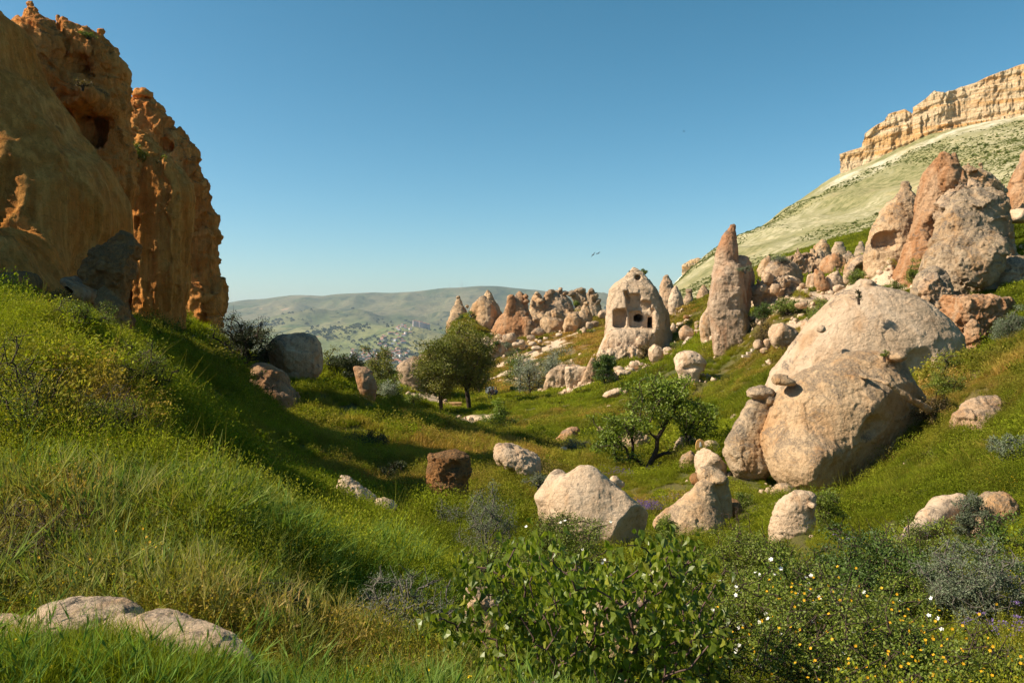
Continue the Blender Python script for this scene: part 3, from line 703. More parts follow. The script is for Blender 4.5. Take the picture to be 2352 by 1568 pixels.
for i, (rows, d, lab, mt) in enumerate([
        ([(979,1307,1332),(990,1292,1345),(1008,1277,1336),(1028,1266,1326)], 42, 'orange brown boulder behind the silver shrub', 'orange'),
        ([(975,1375,1385),(995,1368,1395),(1010,1366,1390)], 42, 'slim pinkish rock behind the left branches of the tree', 'pink'),
        ([(978,1455,1470),(990,1438,1486),(1010,1428,1492),(1028,1412,1482),(1044,1410,1470)], 35, 'pale pink boulder behind the tree trunk', 'pink'),
        ([(991,1574,1598),(1002,1558,1608),(1020,1550,1608),(1040,1548,1600)], 31, 'sandy boulder behind the right branches of the tree', 'pale'),
        ([(1009,1622,1640),(1020,1614,1652),(1038,1610,1656)], 28.5, 'small white dome shaped stone left of the leaning boulder', 'pale'),
        ([(1028,1612,1655),(1042,1598,1664),(1062,1597,1668),(1082,1600,1666)], 26, 'creamy boulder touching the grey brown leaning boulder', 'pale'),
        ([(1030,1580,1600),(1045,1565,1606),(1060,1560,1600)], 28, 'low pinkish rock under the drooping tree branches', 'pink'),
        ([(1325,1072,1106),(1345,1070,1132),(1380,1066,1150),(1440,1066,1160),(1500,1070,1165)], 7.2, 'pinkish rock hidden behind the leafy foreground sapling', 'pink'),
        ([(1366,1385,1450),(1385,1350,1500),(1420,1340,1520),(1460,1340,1520)], 6.8, 'rock buried behind the middle of the foreground sapling', 'pink'),
        ([(1296,842,856),(1304,836,860),(1314,836,862)], 8.3, 'small round pinkish stone in the near meadow', 'pink'),
        ([(1293,925,934),(1300,922,938),(1308,922,938)], 8.2, 'pebble sized white stone in the near meadow', 'pale'),
        ([(1122,588,606),(1140,580,624),(1170,584,628),(1190,590,626)], 12.5, 'dark rock in the shadow of the grassy bank', 'dark'),
        ([(1396,120,270),(1408,90,300),(1440,62,318),(1490,58,310),(1530,60,300)], 4.3, 'rounded pale bedrock hump at the lower left corner', 'pale'),
        ([(1438,-60,60),(1452,-120,84),(1480,-160,96),(1530,-160,100)], 4.5, 'flat pale bedrock shelf at the left picture edge', 'pale')]):
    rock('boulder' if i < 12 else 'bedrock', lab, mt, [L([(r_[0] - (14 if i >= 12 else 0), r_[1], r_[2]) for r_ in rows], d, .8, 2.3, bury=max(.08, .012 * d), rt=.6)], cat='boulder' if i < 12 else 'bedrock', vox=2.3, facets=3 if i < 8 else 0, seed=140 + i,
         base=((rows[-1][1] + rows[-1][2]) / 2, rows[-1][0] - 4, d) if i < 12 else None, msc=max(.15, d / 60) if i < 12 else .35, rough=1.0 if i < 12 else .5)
rock('bedrock', 'long pale bedrock ridge sloping down across the lower left grass', 'pale', [
    Cap((250, 1462, 4.25), (370, 1490, 4.05), .12, .14), Cap((370, 1490, 4.05), (480, 1535, 3.85), .15, .15), Cap((480, 1535, 3.85), (570, 1600, 3.7), .15, .13), Ell(420, 1540, 3.85, 100, 50, .3, rot=-20)],
    cat='bedrock', vox=2.6, rough=.5, seed=160, msc=.3, blend=.4, pits=.3)
# --- the row of cones in the middle distance
G = 'fairy chimneys standing in the middle distance'
rowdefs = [
    ('lone slim cone with a knob tip at the left end of the row', 150, [[(679,1051,1056),(690,1049,1058),(700,1044,1062),(710,1039,1070),(720,1036,1073),(732,1034,1072)], [(718,1036,1060),(740,1028,1066),(760,1024,1069),(790,1022,1072)]], [(1073, 703, 4, 4), (1053, 682, 4, 4)], 'pink'),
    ('double cone with overlapping points and a rounded front dome', 150, [[(666,1118,1122),(680,1112,1131),(700,1108,1143),(720,1105,1154),(738,1108,1152),(770,1112,1140)], [(677,1109,1112),(690,1093,1126),(700,1083,1136),(715,1080,1142),(730,1086,1138)],
        [(702,1104,1124),(712,1096,1132),(740,1091,1138),(765,1094,1132),(795,1100,1128)], [(735,1060,1095),(760,1062,1100),(790,1066,1100)]], [], 'pink'),
    ('broad orange peak with flaring pale skirt in the row of cones', 146, [[(669,1192,1196),(680,1184,1206),(700,1166,1211),(715,1160,1216),(730,1146,1220),(745,1134,1224),(760,1127,1230),(780,1124,1228)], [(680,1167,1179),(692,1165,1182),(715,1160,1182)],
        [(728,1200,1216),(745,1200,1232),(758,1202,1230),(780,1204,1216)]], [(1174, 682, 6, 5), (1208, 682, 5, 5), (1210, 692, 8, 5), (1199, 732, 5, 9)], 'orange'),
    ('narrow capped peak right of the broad orange peak', 154, [[(672,1230,1237),(680,1224,1243),(690,1219,1250),(730,1214,1256),(755,1220,1262)]], [(1233, 674, 6, 4), (1243, 690, 8, 6), (1222, 694, 4, 8)], 'pink'),
    ('massive rounded formation with crusty knobs along its crest', 156, [[(668,1268,1282),(676,1256,1296),(690,1248,1311),(710,1240,1319),(728,1240,1316),(745,1242,1300)], [(668,1254,1268),(685,1250,1270),(710,1238,1268)]], [(1287, 666, 5, 5), (1265, 669, 8, 4), (1258, 680, 6, 8), (1256, 700, 7, 8), (1252, 712, 8, 6), (1298, 672, 8, 5)], 'tan'),
    ('dark topped blocky formation behind the massive rounded one', 164, [[(663,1326,1340),(669,1308,1344),(680,1310,1348),(700,1322,1352),(715,1322,1352)]], [(1333, 666, 12, 5), (1312, 675, 10, 6), (1340, 690, 8, 10)], 'grey'),
    ('narrow crusted tower nearest the cave dwelling in the row', 158, [[(665,1353,1362),(676,1347,1368),(690,1350,1375),(706,1350,1381),(730,1350,1386)]], [(1358, 668, 8, 6), (1366, 680, 8, 9), (1374, 692, 6, 6)], 'grey'),
    ('stepped front cone with smooth pale left shoulder', 142, [[(695,1342,1351),(710,1336,1355),(722,1330,1359),(735,1322,1360),(752,1315,1350),(765,1305,1330)], [(720,1306,1325),(732,1299,1335),(748,1294,1330),(768,1298,1322)]], [(1346, 697, 5, 4)], 'pink'),
    ('low undercut ridge between the orange peak and the stepped cone', 144, [[(728,1250,1268),(736,1240,1292),(750,1242,1298),(765,1250,1298),(772,1256,1296)]], [], 'pink')]
for i, (lab, d, lofts, knobs, mt) in enumerate(rowdefs):
    ops = [L(r, d + (0, -1.5, -3, -2)[k] + (0 if k or i != 1 else 3), .85, 2.15, rt=.25, bury=1.5) for k, r in enumerate(lofts)]
    ops += [Ell(u, v, d - 1.2, a, b, a / F * d, 'U', .03) for u, v, a, b in knobs]
    if i == 8: ops += [Ell(1275, 758, 140, 22, 8, 2.5, 'S', .05)]
    if i == 0: ops += [Ell(1070, 725, 146, 12, 10, 2, 'S', .1)]
    rock('fairy_chimney', lab, mt, ops, cat='fairy chimney', vox=2.2, seed=170 + i, group=G, msc=2.2, rough=1.25 if knobs else .9, chunk=(1.2 if i in (4, 5, 6) else .7) if knobs else .5, flute=.5, blend=.09, base=((lofts[0][-1][1] + lofts[0][-1][2]) / 2, lofts[0][-1][0] - 2, d - 2), pits=.5, flo=1.2)
for i, (u, v, d, a, b, lab) in enumerate([
        (1235, 762, 138, 16, 9, 'squarish boulder below the low undercut ridge'), (1145, 778, 134, 14, 12, 'tan boulder at the foot of the double cone'),
        (1170, 776, 133, 16, 13, 'largest pale boulder under the broad orange peak'), (1199, 790, 130, 8, 12, 'dark narrow stone below the orange peak leg'),
        (1365, 744, 136, 12, 7, 'smooth pale stone behind the dwelling'), (1354, 747, 135, 9, 9, 'shaded stone in front of the smooth pale one'),
        (1342, 758, 132, 6, 8, 'small stone lowest near the stepped cone'), (1385, 722, 150, 12, 10, 'pale lump right of the crusted tower'),
        (1220, 775, 132, 12, 6, 'flat broken rock on the slope crest')]):
    rock('boulder', lab, 'tan', [Ell(u, v, d, a, b, a / F * d * .8, p=2.4)], vox=2.0, facets=4, seed=190 + i, cat='boulder', msc=1.2)
# --- the cluster on the right
rock('fairy_chimney', 'wide reddish cone with arched cave and a small leaning cap', 'pink', [
    L([(424,2074,2083),(434,2070,2092),(448,2062,2102),(462,2046,2108),(480,2028,2110),(500,2017,2112),(530,2004,2112),(560,1995,2108),(585,1990,2104)], 64, .8, 2.3, bury=1.5, rt=.2),
    Cap((2085, 436, 64), (2076, 424, 64), .28, .2, 'U', .02), Ell(2080, 423, 64, 6, 5, .2, 'U', .02), Ell(2043, 552, 62.2, 29, 25, 2.0, 'S', .02, p=2.6), Ell(2022, 556, 62.0, 12, 22, 1.2, 'S', .02)],
    cat='fairy chimney', vox=2.2, amp=.7, rough=1.3, chunk=1.1, flute=.8, seed=201, msc=1.2, base=(2050, 592, 63))
rock('fairy_chimney', 'tallest reddish pyramid peak with stacked dark cave openings', 'orange', [
    L([(350,2162,2172),(360,2152,2182),(380,2140,2194),(400,2126,2206),(430,2116,2226),(460,2110,2240),(500,2104,2245),(540,2094,2240),(580,2080,2220),(620,2060,2200),(650,2056,2190)], 60, .75, 2.3, bury=1.5, rt=.2),
    Ell(2186, 462, 58.2, 30, 19, 1.8, 'S', .02, rot=12), Box(2116, 2168, 500, 552, 58.2, -2.5, .9, blend=.05, rot=-8), Ell(2160, 497, 58, 16, 9, 1.4, 'S', .02), Ell(2178, 412, 57.3, 18, 30, .8, 'U', .1), Box(2084, 2098, 600, 640, 58, -2.2, .9, blend=.03, rot=10),
    Cap((2193, 365, 60), (2191, 355, 60), .10, .08, 'U', .02), Cap((2191, 375, 60), (2205, 400, 60), .2, .3, 'U', .05)],
    cat='fairy chimney', vox=2.2, amp=.65, rough=1.3, chunk=.95, flute=.6, pits=.8, seed=202, msc=1.1, base=(2120, 650, 59))
rock('fairy_chimney', 'brown ridge with thin spikes behind the tallest peak', 'pink', [
    L([(382,2214,2236),(390,2202,2250),(400,2196,2268),(422,2196,2290),(440,2200,2304),(480,2206,2312),(560,2206,2312)], 68, .7, 2.3, bury=1),
    Cap((2254, 392, 68), (2252, 377, 68), .16, .12, 'U', .02), Cap((2224, 388, 68), (2222, 380, 68), .3, .15, 'U', .02), Ell(2236, 392, 67, 10, 4, .4, 'U', .02)], cat='fairy chimney', vox=2.2, seed=203, msc=1.3, blend=.05, chunk=1.3)
rock('rock_formation', 'massive grey lichen covered rock face with shaded right recess', 'grey', [
    L([(426,2236,2268),(436,2204,2300),(452,2190,2308),(466,2186,2306),(490,2172,2310),(520,2156,2312),(550,2146,2318),(580,2132,2325),(600,2126,2330),(650,2118,2345),(690,2120,2352),(730,2125,2360)], 51, .6, 2.6, bury=1.5),
    L([(590,2300,2372),(620,2284,2400),(660,2276,2420),(710,2280,2420),(740,2290,2420)], 49.5, .8, 2.5, bury=1), Ell(2296, 560, 47.8, 38, 80, 1.8, 'S', .06, rot=-8), Ell(2250, 585, 48.2, 60, 75, .8, 'U', .08), Ell(2140, 665, 48.6, 36, 48, 1.2, 'U', .08), Ell(2262, 455, 49, 30, 22, 1.0, 'U', .08)],
    cat='rock formation', vox=2.3, amp=.6, rough=1.2, chunk=1.15, pits=.6, seed=204, msc=1.0, blend=.1, base=(2200, 700, 48), facets=2)
rock('fairy_chimney', 'reddish rock flank cut by the right picture edge', 'orange', [
    L([(340,2360,2376),(360,2346,2390),(380,2338,2400),(420,2324,2412),(460,2312,2416),(485,2308,2418),(540,2318,2418)], 70, .8, 2.3, bury=1.5)], cat='fairy chimney', vox=2.8, seed=205, msc=1.2)
rock('boulder', 'pale block with flat top below the reddish right flank', 'pale', [Ell(2340, 496, 60, 22, 16, .8, p=3.5)], vox=2.6, facets=3, seed=206, cat='boulder')
rock('boulder', 'large boulder with pale top and rusty red broken front', 'orange', [
    L([(658,2186,2262),(666,2172,2284),(680,2164,2300),(700,2162,2310),(730,2166,2312),(760,2184,2300),(790,2196,2292),(815,2206,2284)], 42.5, .7, 2.6, bury=.8), Ell(2290, 700, 42.5, 30, 24, 1.0), Ell(2235, 775, 40.9, 18, 40, .5, 'U', .08)],
    cat='boulder', vox=2.3, rough=1.4, chunk=1.4, seed=207, msc=.6, base=(2245, 808, 41), facets=3, pits=.6)
rock('rock_arch', 'low sandy rock shelter with a wide shadowed arch', 'tan', [
    L([(577,2010,2064),(585,1978,2068),(598,1956,2070),(618,1944,2066),(645,1944,2060)], 76, .7, 2.4, bury=1), Ell(2010, 622, 73.4, 40, 30, 2.8, 'S', .05), Ell(1998, 640, 74.5, 18, 12, 2.5, 'S', .05)], cat='rock shelter', vox=2.3, seed=208, msc=1.0, base=(1990, 640, 74))
rock('boulder', 'small pale pyramid stone before the shadowed arch', 'pale', [L([(605,2016,2024),(618,2006,2034),(635,2003,2042),(650,2006,2044)], 67, .8, bury=.6)], vox=2.3, facets=2, seed=209, cat='boulder', base=(2024, 646, 67))
rock('boulder', 'leftmost of the three upright slabs above the scrub', 'tan', [L([(621,1862,1876),(635,1855,1878),(655,1852,1876),(668,1856,1872)], 71, .8, 2.8, bury=.6)], vox=2.2, facets=3, seed=210, cat='boulder', group='three upright slabs', base=(1864, 664, 71))
rock('boulder', 'middle leaning slab of the three upright slabs', 'orange', [L([(613,1872,1882),(635,1870,1894),(655,1872,1903),(676,1876,1906)], 70, .7, 2.8, bury=.6)], vox=2.2, facets=3, seed=211, cat='boulder', group='three upright slabs', base=(1890, 672, 70))
rock('boulder', 'rightmost and broadest of the three upright slabs', 'pale', [L([(611,1898,1918),(630,1894,1928),(650,1896,1940),(676,1900,1942)], 70.5, .8, 2.8, bury=.6), Ell(1928, 664, 69, 14, 10, .4)], vox=2.2, facets=3, seed=212, cat='boulder', group='three upright slabs', base=(1918, 674, 70))
rock('boulder', 'rusty orange boulder behind the three upright slabs', 'orange', [L([(582,1912,1930),(595,1892,1940),(612,1884,1944),(635,1890,1944)], 86, .8, 2.5, bury=1)], vox=2.2, facets=3, seed=213, cat='boulder', base=(1915, 630, 86))
rock('boulder', 'big brown boulder with a dark hollow face on the rubble slope', 'tan', [
    L([(596,1775,1806),(606,1764,1826),(622,1756,1836),(642,1752,1840),(662,1760,1838)], 76, .8, 2.4, bury=1), Ell(1795, 636, 73.6, 32, 22, 1.0, 'S', .06, rot=-10)], vox=2.2, seed=214, cat='boulder', msc=1, base=(1795, 658, 75))
for i, (u, v, d, a, b, lab, mt) in enumerate([
        (1822, 645, 70, 20, 9, 'white flat boulder right below the hollow faced one', 'pale'), (1812, 655, 69, 10, 8, 'pale round stone under the white flat boulder', 'pale'),
        (1764, 640, 68, 12, 13, 'brown block at the left of the rubble heap', 'tan'), (1780, 664, 66, 11, 15, 'upright block in the middle of the rubble heap', 'tan'),
        (1755, 662, 67, 9, 9, 'small dark block on the rubble heap', 'grey'), (1797, 655, 68, 8, 7, 'little square stone topping the rubble heap', 'tan'),
        (1848, 672, 66, 10, 9, 'stone half sunk right of the rubble heap', 'pale'), (1843, 655, 68, 7, 6, 'small stone between rubble heap and slabs', 'tan'),
        (1960, 700, 56, 14, 8, 'pale stone on the sandy slope above the dome', 'pale'), (2060, 655, 60, 18, 8, 'low pale rock ledge below the cave cone', 'pale'),
        (2148, 610, 58, 14, 10, 'light rock step under the dark cave', 'pale'), (1947, 640, 68, 9, 14, 'narrow brown stone left of the arch', 'tan')]):
    rock('boulder', lab, mt, [Ell(u, v, d, a, b, a / F * d * .8, p=2.5, rot=(i * 53) % 50 - 25)], vox=2.2, facets=4, seed=220 + i, cat='boulder', msc=.6)
G2 = 'little hoodoos at the foot of the green hill'
for i, (lofts, d, lab) in enumerate([
        ([[(588,1762,1768),(600,1748,1772),(620,1740,1774),(640,1742,1770)], [(588,1764,1769)]], 90, 'smooth cone with a bent tip behind the hollow faced boulder'),
        ([[(550,1886,1894),(565,1872,1902),(585,1866,1908),(615,1864,1908)], [(572,1862,1870),(590,1858,1876),(615,1856,1880)]], 98, 'twin pointed hoodoos highest in the little cluster'),
        ([[(575,1876,1884),(590,1868,1894),(620,1862,1898)], [(588,1856,1864),(605,1850,1872),(630,1848,1880)]], 94, 'knobbly hoodoos in the front of the little cluster'),
        ([[(557,1920,1934),(570,1912,1940),(590,1910,1946),(600,1912,1946)]], 100, 'dark capped hoodoo right of the twin points'),
        ([[(556,1974,1980),(568,1968,1986),(585,1962,1994),(600,1964,1994)]], 96, 'isolated knob tipped hoodoo left of the cave cone'),
        ([[(600,1836,1846),(615,1830,1850),(640,1828,1856)]], 92, 'lowest hoodoo left of the little cluster'),
        ([[(578,1944,1952),(590,1940,1958),(604,1940,1960)]], 104, 'tiny stub hoodoo between the dark capped and isolated ones')]):
    ops = [L(r, d - k, .9, 2.2, rt=.3, bury=1) for k, r in enumerate(lofts) if len(r) > 1]
    t0 = lofts[0][0]; ops.append(Ell((t0[1] + t0[2]) / 2, t0[0] + 2, d, (t0[2] - t0[1]) * .8, 3.5, .3, 'U', .03))
    rock('fairy_chimney', lab, 'pink' if i in (0, 1) else 'grey', ops, cat='hoodoo', vox=2.0, seed=240 + i, group=G2, msc=1.2, rough=1.8, pits=.8, base=((lofts[0][-1][1] + lofts[0][-1][2]) / 2, lofts[0][-1][0] - 2, d))
# carved block under the slope
rock('boulder', 'brown cut rock face left of the white carved blocks', 'tan', [
    L([(838,1272,1330),(846,1262,1345),(865,1254,1350),(885,1248,1345),(900,1250,1300)], 90, .5, 3.2, bury=.8), Box(1296, 1312, 842, 880, 86.4, -2, 1.3, blend=.02)], vox=2.1, facets=2, seed=260, cat='boulder', msc=1, base=(1275, 896, 88))
rock('rock_formation', 'low jagged brown ridge between the rubble heap and the arch', 'tan', [L([(583,1842,1856),(592,1832,1872),(600,1800,1900),(612,1780,1960),(625,1770,1990),(650,1765,1990)], 90, .25, 3, bury=1.5), L([(596,1930,1950),(606,1915,1985),(630,1910,1990)], 92, .4, 3, bury=1)],
    cat='rock formation', vox=2.0, rough=1.8, chunk=2.0, seed=360, msc=1.3, strata=.5)
rock('rock_formation', 'rough pinkish outcrop between the cave cone and the tallest peak', 'pink', [L([(560,2092,2112),(575,2084,2124),(600,2074,2126),(640,2068,2120)], 61, .6, 2.8, bury=1)], cat='rock formation', vox=2.0, rough=1.6, chunk=1.6, seed=361, msc=1.0)
rock('rock_formation', 'broken tan ledges right of the tallest peak below the ridge', 'tan', [L([(420,2196,2240),(440,2180,2262),(470,2170,2262),(520,2160,2240)], 56.5, .5, 3, bury=1)], cat='rock formation', vox=2.0, rough=1.6, chunk=1.8, seed=362, msc=1.0)
rock('carved_block', 'whitewashed carved stone block with grooved left face', 'pale', [
    L([(841,1300,1358),(845,1298,1361),(870,1299,1360),(884,1302,1356)], 86, .45, 4.5, bury=.6)] + [Box(1303.5 + 4 * k, 1305.5 + 4 * k, 848, 884, 84.6, -1.2, .5, blend=.01) for k in range(5)],
    vox=1.6, facets=0, seed=261, cat='carved stone', msc=.8, base=(1330, 884, 85.5), rough=.7)
rock('boulder', 'brown wedge rock joining the whitewashed block to the round bush', 'tan', [
    L([(822,1358,1366),(840,1350,1368),(860,1340,1368),(884,1335,1366)], 85, .6, 2.6, bury=.6)], vox=2.1, facets=2, seed=262, cat='boulder', msc=1, base=(1350, 884, 84.5))

# bedrock that joins the formations to their slopes
BR = 'pale bedrock showing through the slopes'
for i, (ops, mt, lab, ms) in enumerate([
    ([L([(742,1095,1180),(755,1075,1235),(770,1060,1250),(790,1050,1230)], 149, .3, 3, bury=2), L([(718,1220,1330),(732,1215,1345),(752,1210,1350),(766,1215,1330)], 153, .3, 3, bury=2)], 'pink', 'jagged rock apron joining the feet of the middle distance chimneys', 2.0),
    ([L([(776,1092,1180),(786,1080,1200),(798,1085,1190)], 134, .25, 3, bury=1.5)], 'pale', 'pale broken ledge below the double cone', 1.2),
    ([L([(800,1380,1480),(815,1368,1500),(830,1372,1490)], 100, .3, 3, bury=1.5)], 'pale', 'crumbling pale apron under the cave dwelling', 1.2),
    ([L([(838,1440,1500),(850,1420,1505),(862,1425,1490)], 92, .3, 3, bury=1.2)], 'pale', 'broken pale ledge just above the flat stone row', 1.2),
    ([L([(612,2060,2130),(630,2040,2140),(650,2035,2130),(664,2040,2110)], 62, .35, 3, bury=1.2)], 'pale', 'pale stepped rock apron below the cave openings', .9),
    ([L([(640,2120,2150),(665,2116,2170),(690,2118,2180),(720,2125,2190)], 46.5, .5, 3.2, bury=1.2)], 'tan', 'cracked blocky foot of the grey rock face', .7),
    ([L([(640,1745,1790),(655,1735,1830),(672,1730,1850),(690,1735,1840)], 69, .35, 3, bury=1.0)], 'tan', 'broken rock apron under the rubble heap', .8),
    ([L([(655,1985,2030),(665,1960,2050),(680,1950,2060),(695,1960,2050)], 62, .3, 3, bury=1.0)], 'pale', 'sandy ledge above the pale dome below the arch', .8),
    ([L([(700,1888,1925),(712,1870,1945),(728,1865,1950)], 60, .35, 3, bury=1.0)], 'pale', 'small sandy outcrop in the scrub left of the dome', .7),
    ([L([(700,1600,1620),(712,1590,1640),(728,1588,1640)], 130, .4, 2.6, bury=1.5)], 'pink', 'brown outcrop beneath the little brown cone', 1.4)]):
    rock('bedrock', lab, mt, ops, cat='bedrock', vox=2.3, rough=1.6, chunk=1.8, seed=320 + i, group=BR, msc=ms, pits=.6, amp=1.0, strata=.5)
# ------------------------------------------------------------------ the ground: one sheet through measured points
CP = [  # (u, v, distance)
 (-500,1568,3.4),(-500,1430,4.4),(-500,1200,6.5),(-500,900,9),(-500,650,13),(-500,560,20),(-500,540,40),
 (0,1568,3.6),(0,1440,4.4),(0,1400,5.2),(0,1200,6.5),(0,1000,8),(0,850,9.5),(0,722,11.5),(0,700,14),(0,684,20),(0,660,30),
 (140,1568,3.5),(140,1150,6.8),(140,950,8.6),(140,770,11),(140,708,13.2),(140,722,16),(140,704,24),
 (250,1568,3.5),(250,1400,4.7),(250,1330,5.5),(250,1150,7.1),(250,1000,8.6),(250,850,10.8),(280,765,12.8),(280,800,15),(270,765,20),(280,752,30),
 (350,1130,7.6),(350,950,9.3),(330,870,10.6),(385,900,12.2),(365,900,14),(370,800,22),(380,765,34),
 (420,1250,6.3),(410,1125,7.8),(430,1095,9.2),(440,1065,10.5),(440,945,12.4),(460,990,15),(450,850,24),(450,770,38),
 (500,1568,3.7),(560,1260,6.8),(540,1110,9.2),(540,1020,12.3),(550,1050,16),(560,860,30),(505,780,46),(420,740,46),
 (640,1568,4),(640,1450,5),(640,1300,6.8),(640,1180,9.0),(640,1082,12.8),(660,1105,17),(640,1010,23),(600,940,31),(640,885,36),(560,855,37),(690,880,38),(720,880,46),(700,930,70),(600,850,50),
 (760,1200,10.5),(770,1125,14.5),(780,1145,18),(780,1040,24),(760,930,33),(780,880,40),(780,840,44),
 (860,1568,4.5),(860,1450,6),(860,1300,9),(870,1185,13.8),(870,1195,17),(870,1090,23),(870,1010,30),(850,925,37.5),(850,950,46),(880,925,75),(900,900,100),(900,930,140),
 (960,1180,16.5),(960,1100,22),(960,1000,31),(950,940,39),(960,960,48),
 (1050,1568,5),(1050,1400,8),(1050,1260,12),(1040,1168,18.5),(1080,1080,24),(1060,1010,33),(1070,975,40),(1050,972,48),(1030,965,60),(1000,950,76),(1070,944,80),(1090,908,100),(940,890,100),(1150,865,118),(1110,825,135),(1040,795,150),(1130,795,150),(1000,800,170),
 (1180,1000,38),(1200,1090,24),(1200,1240,14),(1190,1000,50),(1180,965,64),
 (1300,1568,5.5),(1300,1400,9),(1300,1290,13),(1380,1255,15),(1250,1130,22),(1260,1060,29),(1270,1025,38),(1250,985,50),(1220,930,75),(1300,905,85),(1270,880,98),(1300,790,130),(1240,768,142),(1350,745,152),(1400,735,160),
 (1500,1568,6),(1500,1400,9.5),(1500,1300,13.5),(1490,1125,25),(1500,1060,31),(1480,1000,40),(1400,945,55),(1500,900,62),(1450,870,80),(1440,822,100),(1500,800,108),(1560,735,128),(1600,715,145),
 (1700,1568,6),(1700,1400,8.8),(1700,1280,12.5),(1680,1160,19),(1640,1090,25),(1650,1000,35),(1680,920,44),(1600,890,60),(1690,840,62),(1590,800,92),(1600,770,100),(1620,700,140),(1780,815,50),(1770,760,60),(1810,700,64),(1800,660,74),(1840,640,86),(1810,600,110),
 (1850,1568,6),(1850,1400,8.6),(1850,1280,11.5),(1830,1200,14),(1830,1140,20),(1860,1120,24),(1950,1120,23),(1900,1000,29),(2060,1070,21.5),(1960,940,34),
 (2130,985,23),(2000,1210,14),(2000,1360,9.2),(2050,1568,5.4),(2200,1568,5),(2200,1400,7.2),(2200,1260,9.8),(2220,1110,14),(2200,950,22.5),(2150,880,29),(2200,830,34),(2280,805,34),
 (2352,790,28),(2352,900,21),(2352,1000,17),(2352,1200,11),(2352,1400,7),(2352,1568,5),(2352,730,40),(2600,700,25),(2600,900,15),(2600,1200,8.5),(2600,1500,5.2),(2900,640,25),(2900,1000,10),(2900,1500,5),
 (1900,755,56),(1860,745,55),(1950,700,62),(2080,650,62),(2120,705,50),(2000,650,70),(2300,600,60),(2340,530,66),(1900,680,72),(1950,640,82),(1900,610,105),(1980,600,100),(2100,560,90),(2250,500,100),(2600,450,90),(2900,430,80),
 (1850,590,130),(1700,640,150),(2000,560,130),(2200,480,140),(2600,400,140),(1560,700,190),(1400,760,200),(1100,830,200),(700,950,200),(300,900,200),(-300,600,150),(-300,520,60),
]
for b in ROCK_BASE: CP.append((b[0], b[1] - 2, b[2]))

class TPS:
    def __init__(s, pts, vals, lam=0.0):
        s.p = pts; n = len(pts)
        K = s.phi(np.linalg.norm(pts[:, None] - pts[None], axis=2)) + lam * np.eye(n)
        Pm = np.concatenate([np.ones((n, 1)), pts], 1)
        A = np.zeros((n + 3, n + 3)); A[:n, :n] = K; A[:n, n:] = Pm; A[n:, :n] = Pm.T
        s.w = np.linalg.solve(A, np.concatenate([vals, np.zeros(3)]))
    def phi(s, r): return np.where(r > 0, r * r * np.log(np.maximum(r, 1e-12)), 0)
    def __call__(s, q):
        out = np.empty(len(q))
        n = len(s.p)
        for a in range(0, len(q), 20000):
            b = q[a:a + 20000]
            r = np.linalg.norm(b[:, None] - s.p[None], axis=2)
            out[a:a + 20000] = s.phi(r) @ s.w[:n] + s.w[n] + b @ s.w[n + 1:]
        return out

def warp(x, y):
    th = np.arctan2(x, y); r = np.hypot(x, y)
    th = np.clip(th, -0.80, 0.95)
    return np.stack([th * 2.2, np.log(np.maximum(r, 1.5)) * 1.0], 1), r

_c = np.array([[(u - U0) / F * d, d, (V0 - v) / F * d] for u, v, d in CP])
_c[:, 2] -= np.interp(_c[:, 1], [3, 5, 9, 40, 90], [.06, .12, .20, .24, .12])      # the points were read at the grass tips
_q, _r = warp(_c[:, 0], _c[:, 1])
_tps = TPS(_q, _c[:, 2] / _r, 0.0004)

def ground_z(x, y, detail=True):
    x = np.asarray(x, float); y = np.asarray(y, float)
    q, r = warp(x, y)
    g = np.clip(_tps(q), -0.9, 0.6)
    z = g * np.maximum(r, 2.2)
    near = np.clip((r - 1.0) / 2.5, 0, 1)
    z = z * near + (-1.62) * (1 - near)
    if detail:
        p = np.stack([x, y, 0 * x], 1)
        z = z + 0.13 * fbm(p * 0.55, 3, 3) * np.clip(r / 8, .3, 1.6) + 0.07 * np.clip(r / 7, .3, 1) * ridged(p * .8 + 9, 2, 6) * (r < 40) + 0.05 * fbm(p * 1.9 + 4, 3, 5) * np.clip(r / 8, .4, 2) + 0.5 * fbm(p * 0.09 + 2, 3, 8) * np.clip((r - 30) / 80, 0, 1)
    return z

# patches of bare earth: (u, v, d, half width, half depth, strength)
BARE = [(1010,952,72,4.2,3.0,1.2),(1050,962,66,2.4,2.0,.7),(1000,938,84,3.5,2.5,.7),(1430,1115,23.2,.75,1.5,1.5),(1470,1118,23.4,.5,.6,.9),(1590,790,94,1.4,4.5,1.6),(1575,810,86,.9,4,1.2),
 (1860,735,58,3,2.5,1.0),(1900,700,66,3,3,.9),(1830,710,64,2.2,3,.7),(1960,690,60,3,2.5,.9),(2060,670,60,4,3,.9),(1880,760,55,2,2,.9),(1800,690,66,3,3,.6),(1350,860,88,1.5,1,.6),(1450,850,88,5,3,.8),
 (1240,785,130,9,1.6,.9),(1150,800,136,5,3,.6),(1320,775,135,8,1.5,.6),(350,1530,4.0,.6,.5,1.3),(200,1520,4.0,.6,.5,1.2),(30,1500,4.1,.7,.5,1.3),(500,1580,3.7,.45,.4,1.2),(1780,1150,18,1.0,.8,.5),(1390,1180,17,.5,.5,.4),
 (1310,870,86,3.0,2,.6),(1230,800,115,8,3,.5),(1100,966,62,2,1.2,.5),(2090,1500,6,.8,.3,.3),(1240,1010,40,1,1,.3)]
_b = np.array([((u - U0) / F * d, d, a, b, s) for u, v, d, a, b, s in BARE])
